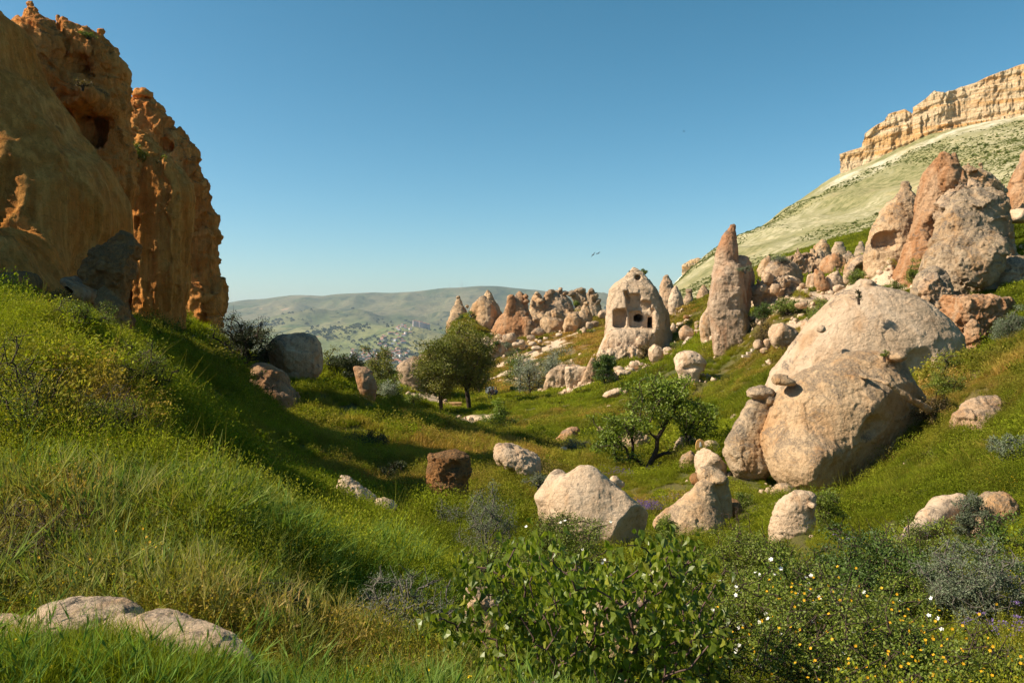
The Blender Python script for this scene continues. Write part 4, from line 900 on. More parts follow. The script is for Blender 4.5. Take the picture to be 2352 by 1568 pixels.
PATHL = [((1112,948,70),(1090,953,66)),((1090,953,66),(1060,962,61)),((1060,962,61),(1045,970,57)),
         ((1410,1100,24),(1440,1112,23.3)),((1440,1112,23.3),(1480,1122,23)),((1575,815,84),(1590,790,92)),((1590,790,92),(1602,772,98)),((1340,760,140),(1200,795,125)),((1200,795,125),(1100,830,118))]
def bare(x, y):
    x = np.asarray(x, float); y = np.asarray(y, float)
    o = np.zeros(len(x))
    for bx, by, a, b, s in _b:
        o = np.maximum(o, s * np.exp(-(((x - bx) / a) ** 2 + ((y - by) / b) ** 2)))
    for i, (a, b) in enumerate(PATHL):
        a, b = np.array(P(*a))[:2], np.array(P(*b))[:2]; ab = b - a
        t = np.clip(((x - a[0]) * ab[0] + (y - a[1]) * ab[1]) / (ab @ ab), 0, 1)
        dd = np.hypot(x - a[0] - t * ab[0], y - a[1] - t * ab[1])
        w = (1.5, 1.5, 1.3, .5, .5, 1.1, 1.1, .9, .9)[i]
        o = np.maximum(o, 1.5 * np.exp(-(dd / w) ** 4))
    n = fbm(np.stack([x, y, 0 * x], 1) * (1.0), 3, 77)
    return np.clip(o * (1 + .7 * n), 0, 1.5)

# where the grass is dry and brown: (u, v, d, half width, half depth, strength)
DRY = [(1300,750,135,16,22,1.0),(1230,820,112,14,14,.8),(1150,870,110,7,10,.4),(1480,760,120,12,20,.5),(1150,1010,34,5,5,.7),(1050,1010,32,3,4,.6),(1380,1130,25,1.2,3,.6),(1540,1150,21,1.4,1.5,.7),(1210,1080,26,2,2,.4),
 (900,1100,23,4,4,.35),(2100,880,28,3,5,.55),(1800,780,55,5,8,.6),(120,930,9,.9,1.0,.4),(100,1260,6.3,.6,.45,.7),(300,1270,6.5,.6,.5,.3),(700,1490,5,1.6,.9,.4),(640,1400,5.4,.8,.8,.3),(1840,700,64,5,6,.5),
 (1330,960,55,6,5,.35),(1450,960,50,4,4,.25),(1250,960,60,6,5,.3),(900,1000,34,3,3,.3),(2200,870,30,3,4,.35),(2000,1540,5.6,1.0,.5,.15),(720,1000,30,5,6,.3)]
_d = np.array([((u - U0) / F * d, d, a, b, s) for u, v, d, a, b, s in DRY])
def dryness(x, y):
    x = np.asarray(x, float); y = np.asarray(y, float); r = np.hypot(x, y)
    o = np.zeros(len(x))
    for bx, by, a, b, s in _d:
        o = np.maximum(o, s * np.exp(-(((x - bx) / a) ** 2 + ((y - by) / b) ** 2)))
    p = np.stack([x, y, 0 * x], 1)
    n = fbm(p * 0.35, 3, 91) + .7 * fbm(p * 1.7, 2, 93)
    return np.clip(o * (1 + .6 * n) + 0.16 * np.clip(n + .1, 0, 1), 0, 1)

# mesh: rings round the camera, fine inside the picture
ang = np.concatenate([np.linspace(-math.pi, -0.85, 26)[:-1], np.linspace(-0.85, 0.95, 520), np.linspace(0.95, math.pi, 26)[1:-1]])
rad = np.exp(np.linspace(math.log(0.6), math.log(210), 430))
AA, RR = np.meshgrid(ang, rad)
gx, gy = (RR * np.sin(AA)).ravel(), (RR * np.cos(AA)).ravel()
gz = ground_z(gx, gy)
na, nr_ = len(ang), len(rad)
i0 = np.arange(nr_ - 1)[:, None] * na; j0 = np.arange(na)[None]; j1 = (j0 + 1) % na
gq = np.stack([i0 + j0, i0 + na + j0, i0 + na + j1, i0 + j1], -1).reshape(-1, 4)[:, ::-1]
gv = np.stack([gx, gy, gz], 1)
c0 = len(gv); gv = np.concatenate([gv, [[0, 0, -1.62]]])
tri = np.stack([np.arange(na), (np.arange(na) + 1) % na, np.full(na, c0), np.full(na, c0)], 1)
t = NT('meadow_soil')
p = t.pos(); n = t.noise(p, 0.9, 6, .65); n2 = t.noise(p, 9.0, 4, .7)
soil = t.mix(t.ramp(n, [(.35, 0), (.65, 1)]), (0.060, 0.075, 0.018), (0.11, 0.095, 0.035))
soil = t.mix(t.attr('dry'), soil, (0.19, 0.115, 0.045))
bc = t.mix(t.ramp(n2, [(.35, 0), (.65, 1)]), (0.62, 0.47, 0.33), (0.46, 0.32, 0.20))
bm = t.ramp(t.math('ADD', t.attr('bare'), t.math('MULTIPLY', t.math('SUBTRACT', n2, .5), .5)), [(.38, 0), (.56, 1)])
col = t.mix(bm, soil, bc)
nb = t.bump(n2, .7, .06); nb = t.bump(t.noise(p, 40, 4, .8), .5, .02, nb)
soil_m = t.done(t.bsdf(col, .95, nb, .1))
me = make_mesh('meadow_ground', gv, gq, [soil_m], attrs={'bare': ('POINT', np.append(bare(gx, gy), 0)), 'dry': ('POINT', np.append(dryness(gx, gy), 0))})
ground = tag(link('meadow_ground', me), kind='structure')

# ------------------------------------------------------------------ right hill with its tableland cliff
HP = [(1400,770,170),(1600,700,170),(1700,640,180),(1850,585,175),(2000,560,170),(2200,470,165),(2400,420,160),(2800,380,150),(3400,350,130),
      (1480,720,300),(1545,668,380),(1600,612,395),(1700,553,400),(1800,490,400),(1926,412,395),
      (1850,520,300),(2000,480,290),(2200,380,290),(2400,330,280),(2800,250,260),(3400,200,230),
      (2000,385,385),(2100,338,375),(2200,300,365),(2352,262,355),(2500,235,345),(2800,200,330),(3400,150,300),
      (1500,780,500),(1700,650,520),(1926,440,480),(2100,330,470),(2352,240,450),(2800,160,430),(3400,100,400),(1400,900,400),(1300,900,260)]
_hc = np.array([[(u - U0) / F * d, d, (V0 - v) / F * d] for u, v, d in HP]); _hq, _hr = warp(_hc[:, 0], _hc[:, 1])
def hwarp(x, y): return np.stack([np.arctan2(x, y) * 2.0, np.log(np.hypot(x, y)) * 1.3], 1)
_ht = TPS(hwarp(_hc[:, 0], _hc[:, 1]), _hc[:, 2] / _hr, 0.0005)
def hill_z(x, y):
    x = np.asarray(x, float); y = np.asarray(y, float)
    r = np.hypot(x, y); p = np.stack([x, y, 0 * x], 1)
    z = _ht(hwarp(x, y)) * r
    gul = ridged(np.stack([x * .03 + y * .004, y * .006, 0 * x], 1) + 3, 4, 41)
    return z + 2.4 * fbm(p * .018, 4, 44) + 2.2 * gul + .5 * fbm(p * .12, 3, 47)
ang = np.linspace(0.10, 1.15, 420); rad = np.exp(np.linspace(math.log(140), math.log(520), 300))
AA, RR = np.meshgrid(ang, rad); hx, hy = (RR * np.sin(AA)).ravel(), (RR * np.cos(AA)).ravel(); hz = hill_z(hx, hy)
na = len(ang); i0 = np.arange(len(rad) - 1)[:, None] * na; j0 = np.arange(na - 1)[None]
hqd = np.stack([i0 + j0, i0 + j0 + 1, i0 + na + j0 + 1, i0 + na + j0], -1).reshape(-1, 4)[:, ::-1]
t = NT('hill_turf')
p = t.pos(); n1 = t.noise(t.mapv(p, (1, 1, .5), (0, 0, R(25))), .02, 6, .62, .5); n2 = t.noise(p, .35, 6, .7); n3 = t.noise(t.mapv(p, (1, .25, 1), (0, 0, R(-30))), .07, 5, .65)
turf = t.mix(t.ramp(n2, [(.38, 0), (.62, 1)]), (0.13, 0.135, 0.05), (0.32, 0.28, 0.14))
pale = t.mix(t.ramp(n2, [(.40, 0), (.6, 1)]), (0.44, 0.38, 0.235), (0.23, 0.215, 0.10))
sand = t.mix(t.ramp(n2, [(.40, 0), (.6, 1)]), (0.50, 0.39, 0.22), (0.33, 0.28, 0.13))
c = t.mix(t.ramp(n1, [(.46, 0), (.58, 1)]), turf, pale)
c = t.mix(t.math('MULTIPLY', t.ramp(n3, [(.55, 0), (.66, 1)]), .8), c, sand)
c = t.mix(t.math('MULTIPLY', t.attr('white'), t.ramp(t.noise(p, .12, 6, .7), [(.42, .15), (.6, 1)])), c, (0.66, 0.58, 0.44))
nb = t.bump(t.noise(p, 1.2, 5, .7), .6, .8); nb = t.bump(n1, .5, 3.0, nb)
hill_m = t.done(t.bsdf(c, .95, nb, .05))
# white scree below the cliff
def scree(x, y):
    u = x / y * F + U0; v = V0 - hill_z(x, y) / y * F
    foot = np.interp(u, [1500, 1545, 1640, 1926, 2000, 2100, 2200, 2352, 2500, 3400], [700, 668, 590, 412, 385, 338, 300, 262, 235, 150])
    w = np.interp(u, [1540, 1600, 1900, 1940, 2100, 2200, 2352, 2600], [4, 4, 8, 22, 14, 20, 10, 10])
    n = fbm(np.stack([x, y, 0 * x], 1) * .08, 3, 50)
    return np.clip(1.1 - (v - foot) / w * (1 + .8 * n) + .9 * n, 0, .85) * (y > 300) * np.clip((u - 1850) / 70, .15, 1) * np.clip((v - foot) / 3 + 2, 0, 1)
me = make_mesh('hillside', np.stack([hx, hy, hz], 1), hqd, [hill_m], attrs={'white': ('POINT', scree(hx, hy))})
tag(link('hillside', me), kind='structure')

def cliff_band(name, label, pts, depth_in, seed, nu, nv, msc):
    """pts: (u, v_top, v_foot, d); a broken, bedded rock wall with a top that runs back"""
    pts = np.array(pts, float)
    us = np.linspace(pts[0, 0], pts[-1, 0], nu)
    vt, vf, dd = (np.interp(us, pts[:, 0], pts[:, k]) for k in (1, 2, 3))
    S, T = np.meshgrid(np.arange(nu) / (nu - 1), np.linspace(-0.15, 1, nv), indexing='ij')
    x = ((us - U0) / F * dd)[:, None] + 0 * T; y = dd[:, None] + 0 * T
    zt = (V0 - vt) / F * dd; zf = (V0 - vf) / F * dd
    z = zf[:, None] + (zt - zf)[:, None] * T
    H = (zt - zf).mean(); ln = np.hypot(np.diff(x[:, 0]), np.diff(y[:, 0])).sum()
    sx = S.ravel() * ln; zz = (z - zf[:, None]).ravel()
    p = np.stack([sx / 5.0, 0 * sx, zz / 26.0], 1)
    col = ridged(p, 4, seed, .55)                                    # standing columns
    but = fbm(np.stack([sx / 16, 0 * sx, zz / 60], 1), 2, seed + 3)
    zb = zz / 1.7 + .6 * fbm(np.stack([sx / 20, 0 * sx, 0 * sx], 1), 2, seed + 5)
    bed = np.tanh(4 * noise3(np.stack([sx / 30, 0 * sx, zb], 1), seed + 7))
    fine = fbm(np.stack([sx / 1.2, 0 * sx, zz / 2.5], 1), 3, seed + 9)
    crack = np.clip(noise3(np.stack([sx / 7, 0 * sx, 0 * sx + .3], 1), seed + 12) - .45, 0, 1) * 5
    out = 1.5 * col + 2.0 * but + .45 * bed + .7 * fine - crack
    tt = T.ravel(); y1 = y.ravel() - out + tt * H * .12
    ztop = noise3(np.stack([sx / 4, 0 * sx, 0 * sx], 1), seed + 20) * .9 + np.tanh(3 * noise3(np.stack([sx / 9, 0 * sx, 0 * sx + 5], 1), seed + 21)) * .9
    z1 = z.ravel() + ztop * np.clip(tt, 0, 1) ** 3
    V_ = np.stack([x.ravel(), y1, z1], 1).reshape(nu, nv, 3)
    back = V_[:, -1:, :].copy(); rows = [V_]
    for k, (dy, dz) in enumerate([(1.5, .6), (6, 1.2), (depth_in, 0.5), (depth_in + 2, -H)]):
        b = back.copy(); b[..., 0] += dy * (b[..., 0] / b[..., 1] + .12); b[..., 1] += dy; b[..., 2] += dz; rows.append(b)
    V_ = np.concatenate(rows, 1); nvv = V_.shape[1]
    i0 = np.arange(nu - 1)[:, None] * nvv; j0 = np.arange(nvv - 1)[None]
    q = np.stack([i0 + j0, i0 + nvv + j0, i0 + nvv + j0 + 1, i0 + j0 + 1], -1).reshape(-1, 4)
    # close the left end
    vv = V_.reshape(-1, 3)
    c = np.array([[vv[0, 0] + 12 * (vv[0, 0] / vv[0, 1] + .3), vv[0, 1] + 12, zf[0] - 2]]); ci = len(vv); vv = np.concatenate([vv, c])
    cap = np.stack([np.arange(nvv - 1) + 1, np.arange(nvv - 1), np.full(nvv - 1, ci), np.full(nvv - 1, ci)], 1)[:, [0, 1, 2]]
    me = make_mesh(name, vv, q, [rm('mesa', msc)])
    o = tag(link(name, me), label, 'cliff')
    cm = make_mesh('cliff_end', vv, cap, [rm('mesa', msc)])
    link('cliff_end', cm, o)
cliff_band('table_mountain_cliff', 'long banded orange and white cliff crowning the green hill', [
    (1932,352,404,392),(1945,348,400,391),(1985,330,392,388),(1990,300,385,387),(2035,278,368,383),(2046,262,362,382),(2080,252,350,379),(2100,262,342,377),(2102,246,340,376),(2135,225,328,372),(2150,210,322,371),(2172,214,314,369),
    (2200,196,304,367),(2250,182,290,363),(2300,160,276,359),(2352,140,264,355),(2500,100,238,345),(2800,40,205,330),(3300,-40,160,300)], 60, 60, 900, 70, 4.0)
cliff_band('far_spur_cliff', 'small pale yellow cliff on the distant spur above the cave dwelling', [
    (1566,610,636,600),(1572,604,634,600),(1585,600,630,602),(1610,597,622,604),(1640,592,612,606),(1700,580,596,610)], 60, 61, 160, 30, 4.0)
# white slope under the small cliff
sp = []
for u, v0, v1 in ((1500, 700, 720), (1530, 672, 720), (1560, 640, 720), (1566, 634, 700), (1585, 628, 690), (1610, 620, 680), (1640, 610, 670), (1700, 594, 650), (1800, 570, 640)):
    for k in range(8):
        d = 604 + (k == 0) * 3 - k * 16; v = v0 + (v1 - v0) * k / 7
        sp.append(P(u, v, d))
sp = np.array([tuple(a) for a in sp]); sp[:, 2] += fbm(sp * .05, 3, 70) * 1.2
q = [(i * 8 + k, i * 8 + k + 1, i * 8 + k + 9, i * 8 + k + 8) for i in range(8) for k in range(7)]
t = NT('white_spur_soil'); nn = t.noise(t.pos(), .08, 6, .7)
spur_m = t.done(t.bsdf(t.mix(t.ramp(nn, [(.45, 0), (.7, 1)]), (0.80, 0.74, 0.62), (0.45, 0.44, 0.25)), .95, t.bump(nn, .6, 3), .05))
tag(link('white_spur', make_mesh('white_spur', sp, np.array(q)[:, ::-1], [spur_m])), kind='structure')

# ------------------------------------------------------------------ valley floor and the far mountains
us = np.linspace(-1600, 4400, 620)
dl = np.exp(np.linspace(math.log(260), math.log(15000), 330))
ridge = np.interp(us, [-1600,-400,300,505,560,640,690,745,800,860,905,960,1010,1050,1090,1130,1180,1230,1260,1330,1400,1600,2400,4400],
                  [690,690,708,701,692,681,677,680,675,672,673,669,662,660,657,658,663,668,672,671,681,690,680,690])
UU, DD = np.meshgrid(us, dl)
RG = np.interp(UU.ravel(), us, ridge)
fx = ((UU - U0) / F * DD).ravel(); fy = DD.ravel(); ld = np.log(fy)
vprof = np.interp(ld, np.log([260, 400, 900, 2000, 3000, 4200, 4800, 5600, 6300, 7200]), [1300, 1180, 1020, 905, 868, 830, 806, 785, 762, 735])
tt = np.clip((ld - math.log(7200)) / (math.log(10000) - math.log(7200)), 0, 1)
v = vprof * (1 - tt) + RG * tt
z = (V0 - v) / F * fy
z = np.where(fy > 10000, (V0 - RG) / F * 10000 * (1 - .9 * np.clip((fy - 10000) / 4000, 0, 1)), z)
pf = np.stack([fx, fy, 0 * fx], 1)
mt = np.clip((fy - 4300) / 2500, 0, 1)
er = ridged(pf / np.array([1100, 2600, 1]) + 1.3, 5, 81, .5)
fl_ = 1 - np.clip((fy - 9200) / 800, 0, 1) * .85
z = z + mt * fl_ * (120 * er + 60 * fbm(pf / 900, 4, 83)) + 10 * fbm(pf / 500, 3, 84) * np.clip((fy - 2500) / 1500, 0, 1)
# grassy knoll behind the town
for ku, kd, kw, kh in ((1150 - 190, 5200, 260, 65), (860, 5600, 420, 60), (760, 5200, 420, 35), (940, 5000, 150, 30), (620, 6000, 600, 60)):
    kx = (ku - U0) / F * kd
    z = z + kh * np.exp(-((fx - kx) / kw) ** 2 - ((fy - kd) / (kw * 1.3)) ** 2)
def far_z(x, y, _s=dict()):
    u = x / y * F + U0
    iu = np.clip((u - us[0]) / (us[1] - us[0]), 0, len(us) - 1.001); idd = np.clip((math.log(y) - math.log(260)) / (math.log(15000) - math.log(260)) * (len(dl) - 1), 0, len(dl) - 1.001)
    a, b = int(idd), int(iu); fa, fb = idd - a, iu - b; Z = z2
    return (Z[a, b] * (1 - fb) + Z[a, b + 1] * fb) * (1 - fa) + (Z[a + 1, b] * (1 - fb) + Z[a + 1, b + 1] * fb) * fa
z2 = z.reshape(DD.shape)
n_ = len(us); i0 = np.arange(len(dl) - 1)[:, None] * n_; j0 = np.arange(n_ - 1)[None]
fq = np.stack([i0 + j0, i0 + j0 + 1, i0 + n_ + j0 + 1, i0 + n_ + j0], -1).reshape(-1, 4)
t = NT('far_hills_cover')
p = t.pos(); g = t.n('ShaderNodeNewGeometry')
n1 = t.noise(t.mapv(p, (1, .35, 1)), .0022, 7, .62, .4); n2 = t.noise(p, .02, 5, .7); vo = t.n('ShaderNodeTexVoronoi'); vo.inputs['Scale'].default_value = .0042; t.l(t.mapv(p, (1, .45, 1)), vo.inputs['Vector'])
c = t.mix(t.ramp(n1, [(.38, 0), (.62, 1)]), (0.075, 0.095, 0.035), (0.19, 0.165, 0.085))
fl2 = t.mix(t.n('ShaderNodeSeparateColor').outputs[0], (0.13, 0.20, 0.04), (0.27, 0.27, 0.09))
sc_ = t.t.nodes[-1] if False else None
sep = t.n('ShaderNodeSeparateColor'); t.l(vo.outputs['Color'], sep.inputs[0])
fields = t.mix(sep.outputs[0], (0.11, 0.155, 0.045), (0.29, 0.26, 0.11))
low = t.attr('low')
c = t.mix(t.math('MULTIPLY', low, .75), c, fields)
n3 = t.noise(t.mapv(p, (1, .5, 1)), .006, 8, .75, .6)
c = t.mix(t.math('MULTIPLY', t.ramp(n3, [(.54, 0), (.60, 1)]), .75), c, (0.035, 0.055, 0.025))
n4 = t.noise(p, .0035, 5, .6, .5)
c = t.mix(t.math('MULTIPLY', t.ramp(n4, [(.66, 0), (.70, 1)]), .8), c, (0.48, 0.30, 0.18))
c = t.mix(.6, c, t.ramp(n2, [(.3, .45), (.6, 1.2)]), 'MULTIPLY')
far_m = t.done(t.bsdf(c, .95, t.bump(n1, .8, 60), .02))
lowa = np.clip((7000 - fy) / 1200, 0, 1)
me = make_mesh('distant_mountains', np.stack([fx, fy, z], 1), fq, [far_m], attrs={'low': ('POINT', lowa)})
tag(link('distant_mountains', me), kind='structure')

# ------------------------------------------------------------------ the air between here and the mountains
hz_m = bpy.data.materials.new('valley_haze'); hz_m.use_nodes = True; hz_t = hz_m.node_tree; hz_t.nodes.clear()
hz_o = hz_t.nodes.new('ShaderNodeOutputMaterial'); hz_v = hz_t.nodes.new('ShaderNodeVolumePrincipled')
hz_v.inputs['Color'].default_value = (0.72, 0.86, 1.0, 1); hz_v.inputs['Density'].default_value = 0.000042; hz_v.inputs['Anisotropy'].default_value = 0.2
hz_t.links.new(hz_v.outputs[0], hz_o.inputs['Volume'])
zlo, zhi = float(z.min()) - 5.0, max(float(z.max()), float(hz.max()), 260.0) + 40.0
xa, ya, yb = 40000.0, -600.0, 16500.0
bx = np.array([(sx_ * xa, yy, zz) for sx_ in (-1, 1) for yy in (ya, yb) for zz in (zlo, zhi)])
bq = np.array([(0, 1, 3, 2), (4, 6, 7, 5), (0, 4, 5, 1), (2, 3, 7, 6), (0, 2, 6, 4), (1, 5, 7, 3)])
hb = make_mesh('haze', bx, bq, [hz_m], smooth=False); tag(link('haze', hb), 'thin pale haze lying in the distant valley', 'haze', kind='stuff')
# ------------------------------------------------------------------ build the rocks
import time as _t
_t0 = _t.time()
for j in rock_jobs:
    build_rock(j)
print('rocks', len(rock_jobs), round(_t.time() - _t0, 1), 's', sum(len(m.polygons) for m in bpy.data.meshes))
# ------------------------------------------------------------------ stuff: grass and herbs that nobody could count
def blades(n, rad, h0, h1, w0, w1, lean=0.35, wind=(0.25, 0.05), segs=3, seed=0, clump=3):
    g = np.random.default_rng(seed)
    a = g.uniform(0, 2 * math.pi, n); r = rad * np.sqrt(g.uniform(0, 1, n))
    bx, by = r * np.cos(a), r * np.sin(a)
    if clump:
        cc = g.normal(0, rad * .55, (clump * 4, 2)); k = g.integers(0, len(cc), n); m = .62
        bx = bx * (1 - m) + (cc[k, 0] + g.normal(0, rad * .14, n)) * m; by = by * (1 - m) + (cc[k, 1] + g.normal(0, rad * .14, n)) * m
    h = g.uniform(h0, h1, n) * (1 - .3 * np.hypot(bx, by) / rad); w = g.uniform(w0, w1, n)
    dx = g.normal(0, lean, n) + wind[0] + .5 * bx / rad * lean; dy = g.normal(0, lean, n) + wind[1] + .5 * by / rad * lean
    f = g.uniform(0, math.pi, n)
    V_, Q_ = [], []
    ts = np.linspace(0, 1, segs + 1)
    for t_ in ts:
        cx = bx + dx * h * t_ ** 1.9; cy = by + dy * h * t_ ** 1.9; cz = h * (t_ - .25 * t_ * t_ * np.hypot(dx, dy)) - .03
        ww = w * (1 - t_ ** 1.5) + w * .08
        V_.append(np.stack([cx - ww / 2 * np.cos(f), cy - ww / 2 * np.sin(f), cz], 1)); V_.append(np.stack([cx + ww / 2 * np.cos(f), cy + ww / 2 * np.sin(f), cz], 1))
    V_ = np.stack(V_, 1)        # n, 2(segs+1), 3
    m = 2 * (segs + 1); base = np.arange(n)[:, None] * m
    for s_ in range(segs): Q_.append(np.stack([base[:, 0] + 2 * s_, base[:, 0] + 2 * s_ + 1, base[:, 0] + 2 * s_ + 3, base[:, 0] + 2 * s_ + 2], 1))
    Q_ = np.concatenate(Q_)
    rn = np.repeat(g.uniform(0, 1, n)[None], segs, 0).ravel()
    tips = np.stack([bx + dx * h, by + dy * h, h * (1 - .25 * np.hypot(dx, dy)) - .03], 1)
    return V_.reshape(-1, 3), Q_, rn, tips

def leaflets(c, size, seed=0, asp=.5, up=.3, rn=None):
    """small rhombic leaves at the points c"""
    g = np.random.default_rng(seed); n = len(c)
    d = g.normal(0, 1, (n, 3)); d[:, 2] += up; d /= np.linalg.norm(d, axis=1, keepdims=True)
    s_ = np.cross(d, g.normal(0, 1, (n, 3))); s_ /= np.linalg.norm(s_, axis=1, keepdims=True)
    L_ = (size * g.uniform(.6, 1.3, n))[:, None]
    a = c - d * L_ * .5; b = c + s_ * L_ * asp * .5; e = c + d * L_ * .5; f = c - s_ * L_ * asp * .5
    V_ = np.stack([a, b, e, f], 1).reshape(-1, 3); Q_ = np.arange(n * 4).reshape(-1, 4)
    return V_, Q_, (g.uniform(0, 1, n) if rn is None else rn)

def merge(parts):
    V_, Q_, R_, off = [], [], [], 0
    for v, q, r in parts: V_.append(v); Q_.append(q + off); R_.append(r); off += len(v)
    return np.concatenate(V_), np.concatenate(Q_), np.concatenate(R_)

def herb(seed, stems, rad, h, ls, nl, wst=.004):
    v, q, r, tips = blades(stems, rad, h * .6, h, wst, wst * 1.3, .3, (.2, 0), 3, seed, 0)
    g = np.random.default_rng(seed + 1)
    vv = v.reshape(stems, -1, 3); pts = []
    for k in range(nl):
        t_ = g.uniform(.15, 1, stems) * 3; i = np.minimum(t_.astype(int), 2); f = (t_ - i)[:, None]
        ar = np.arange(stems); pts.append(vv[ar, 2 * i] * (1 - f) + vv[ar, 2 * i + 2] * f + g.normal(0, ls * .9, (stems, 3)))
    return merge([(v, q, r), leaflets(np.concatenate(pts), ls, seed + 2)]), tips

def eared(seed, n, rad, h, el, ew):
    v, q, r, tips = blades(n, rad, h * .7, h, .0035, .005, .22, (.25, 0), 3, seed, 0)
    g = np.random.default_rng(seed + 5); out = []
    vv = v.reshape(n, -1, 3); dirn = tips - vv[:, 4]; dirn /= np.linalg.norm(dirn, axis=1, keepdims=True)
    for k in range(3):
        s_ = np.cross(dirn, g.normal(0, 1, (n, 3))); s_ /= np.linalg.norm(s_, axis=1, keepdims=True)
        a = tips - dirn * .01; e = tips + dirn * el; m = tips + dirn * el * .45
        out.append((np.stack([a, m + s_ * ew / 2, e, m - s_ * ew / 2], 1).reshape(-1, 3), np.arange(n * 4).reshape(-1, 4), np.full(n, 1.0)))
    for k in range(5):   # awns
        s_ = g.normal(0, .25, (n, 3)); a = tips + dirn * el * .5; e = tips + (dirn + s_) * el * 1.7; w_ = np.cross(dirn, g.normal(0, 1, (n, 3))) * .0012
        out.append((np.stack([a - w_, a + w_, e + w_ * .3, e - w_ * .3], 1).reshape(-1, 3), np.arange(n * 4).reshape(-1, 4), np.full(n, .95)))
    return merge([(v, q, r)] + out)

def tuft_meshes(name, gens, mat):
    """sources in a collection of their own, used only through instancing"""
    c = bpy.data.collections.new(name + '_sources')
    for i, (v, q, r) in enumerate(gens):
        me = make_mesh('%s_%s' % (name, 'abcdefghijklm'[i]), v, q, [mat], attrs={'rnd': ('FACE', r)})
        c.objects.link(bpy.data.objects.new('%s_%s' % (name, 'abcdefghijklm'[i]), me))
    return c, len(gens)

def scatter(name, label, coll, ncoll, pts, rot, scl, dry, hue, idx=None):
    n = len(pts); me = bpy.data.meshes.new(name)
    me.vertices.add(n); me.vertices.foreach_set('co', np.asarray(pts, np.float32).ravel())
    a = me.attributes.new('rot', 'FLOAT_VECTOR', 'POINT'); a.data.foreach_set('vector', np.asarray(rot, np.float32).ravel())
    for an, arr in (('scl', scl), ('dry', dry), ('hue', hue)):
        a = me.attributes.new(an, 'FLOAT', 'POINT'); a.data.foreach_set('value', np.asarray(arr, np.float32))
    a = me.attributes.new('idx', 'INT', 'POINT'); a.data.foreach_set('value', (rng.integers(0, ncoll, n) if idx is None else idx).astype(np.int32))
    o = link(name, me)
    ng = bpy.data.node_groups.new(name + '_scatter', 'GeometryNodeTree')
    ng.interface.new_socket('Geometry', in_out='INPUT', socket_type='NodeSocketGeometry')
    ng.interface.new_socket('Geometry', in_out='OUTPUT', socket_type='NodeSocketGeometry')
    N = ng.nodes.new; gi, go = N('NodeGroupInput'), N('NodeGroupOutput')
    ci = N('GeometryNodeCollectionInfo'); ci.inputs['Collection'].default_value = coll; ci.inputs['Separate Children'].default_value = True; ci.inputs['Reset Children'].default_value = True
    ip = N('GeometryNodeInstanceOnPoints'); ip.inputs['Pick Instance'].default_value = True
    def na_(nm, ty):
        x = N('GeometryNodeInputNamedAttribute'); x.data_type = ty; x.inputs['Name'].default_value = nm; return x.outputs[0]
    ng.links.new(gi.outputs[0], ip.inputs['Points']); ng.links.new(ci.outputs[0], ip.inputs['Instance'])
    ng.links.new(na_('idx', 'INT'), ip.inputs['Instance Index']); ng.links.new(na_('rot', 'FLOAT_VECTOR'), ip.inputs['Rotation']); ng.links.new(na_('scl', 'FLOAT'), ip.inputs['Scale'])
    ng.links.new(ip.outputs[0], go.inputs[0])
    m = o.modifiers.new('scatter', 'NODES'); m.node_group = ng
    tag(o, label, name.replace('_', ' ').split('.')[0], kind='stuff')
    return o

FOOT = np.array(ROCK_FOOT)
def free_of_rocks(x, y, k=0.85):
    ok = np.ones(len(x), bool)
    for fx_, fy_, a, b in FOOT:
        ok &= ((x - fx_) / (a * k + .01)) ** 2 + ((y - fy_) / (b * k + .01)) ** 2 > 1
    return ok

def sample(n, r0, r1, a0=-.72, a1=.74, power=1.0, seed=1):
    """power 1: even over the ground; 0: even over log distance"""
    g = np.random.default_rng(seed)
    th = g.uniform(a0, a1, n); u = g.uniform(0, 1, n)
    r = np.sqrt(r0 * r0 + u * (r1 * r1 - r0 * r0)) if power == 1 else r0 * (r1 / r0) ** u
    return r * np.sin(th), r * np.cos(th)

def ground_rot(x, y, k=.7, jitter=.08, seed=0):
    g = np.random.default_rng(seed); e = .25
    z0 = ground_z(x, y); zx = ground_z(x + e, y); zy = ground_z(x, y + e)
    gx_, gy_ = (zx - z0) / e, (zy - z0) / e
    yaw = g.uniform(0, 2 * math.pi, len(x))
    # tilt (world) after a random turn about the stem: euler xyz is applied x, y, then z, so express the tilt in the turned frame
    cx_, sx_ = np.cos(-yaw), np.sin(-yaw)
    tx, ty = np.arctan(gy_) * k, -np.arctan(gx_) * k
    rx = tx * cx_ - ty * sx_; ry = tx * sx_ + ty * cx_
    return z0, np.stack([rx + g.normal(0, jitter, len(x)), ry + g.normal(0, jitter, len(x)), yaw], 1)

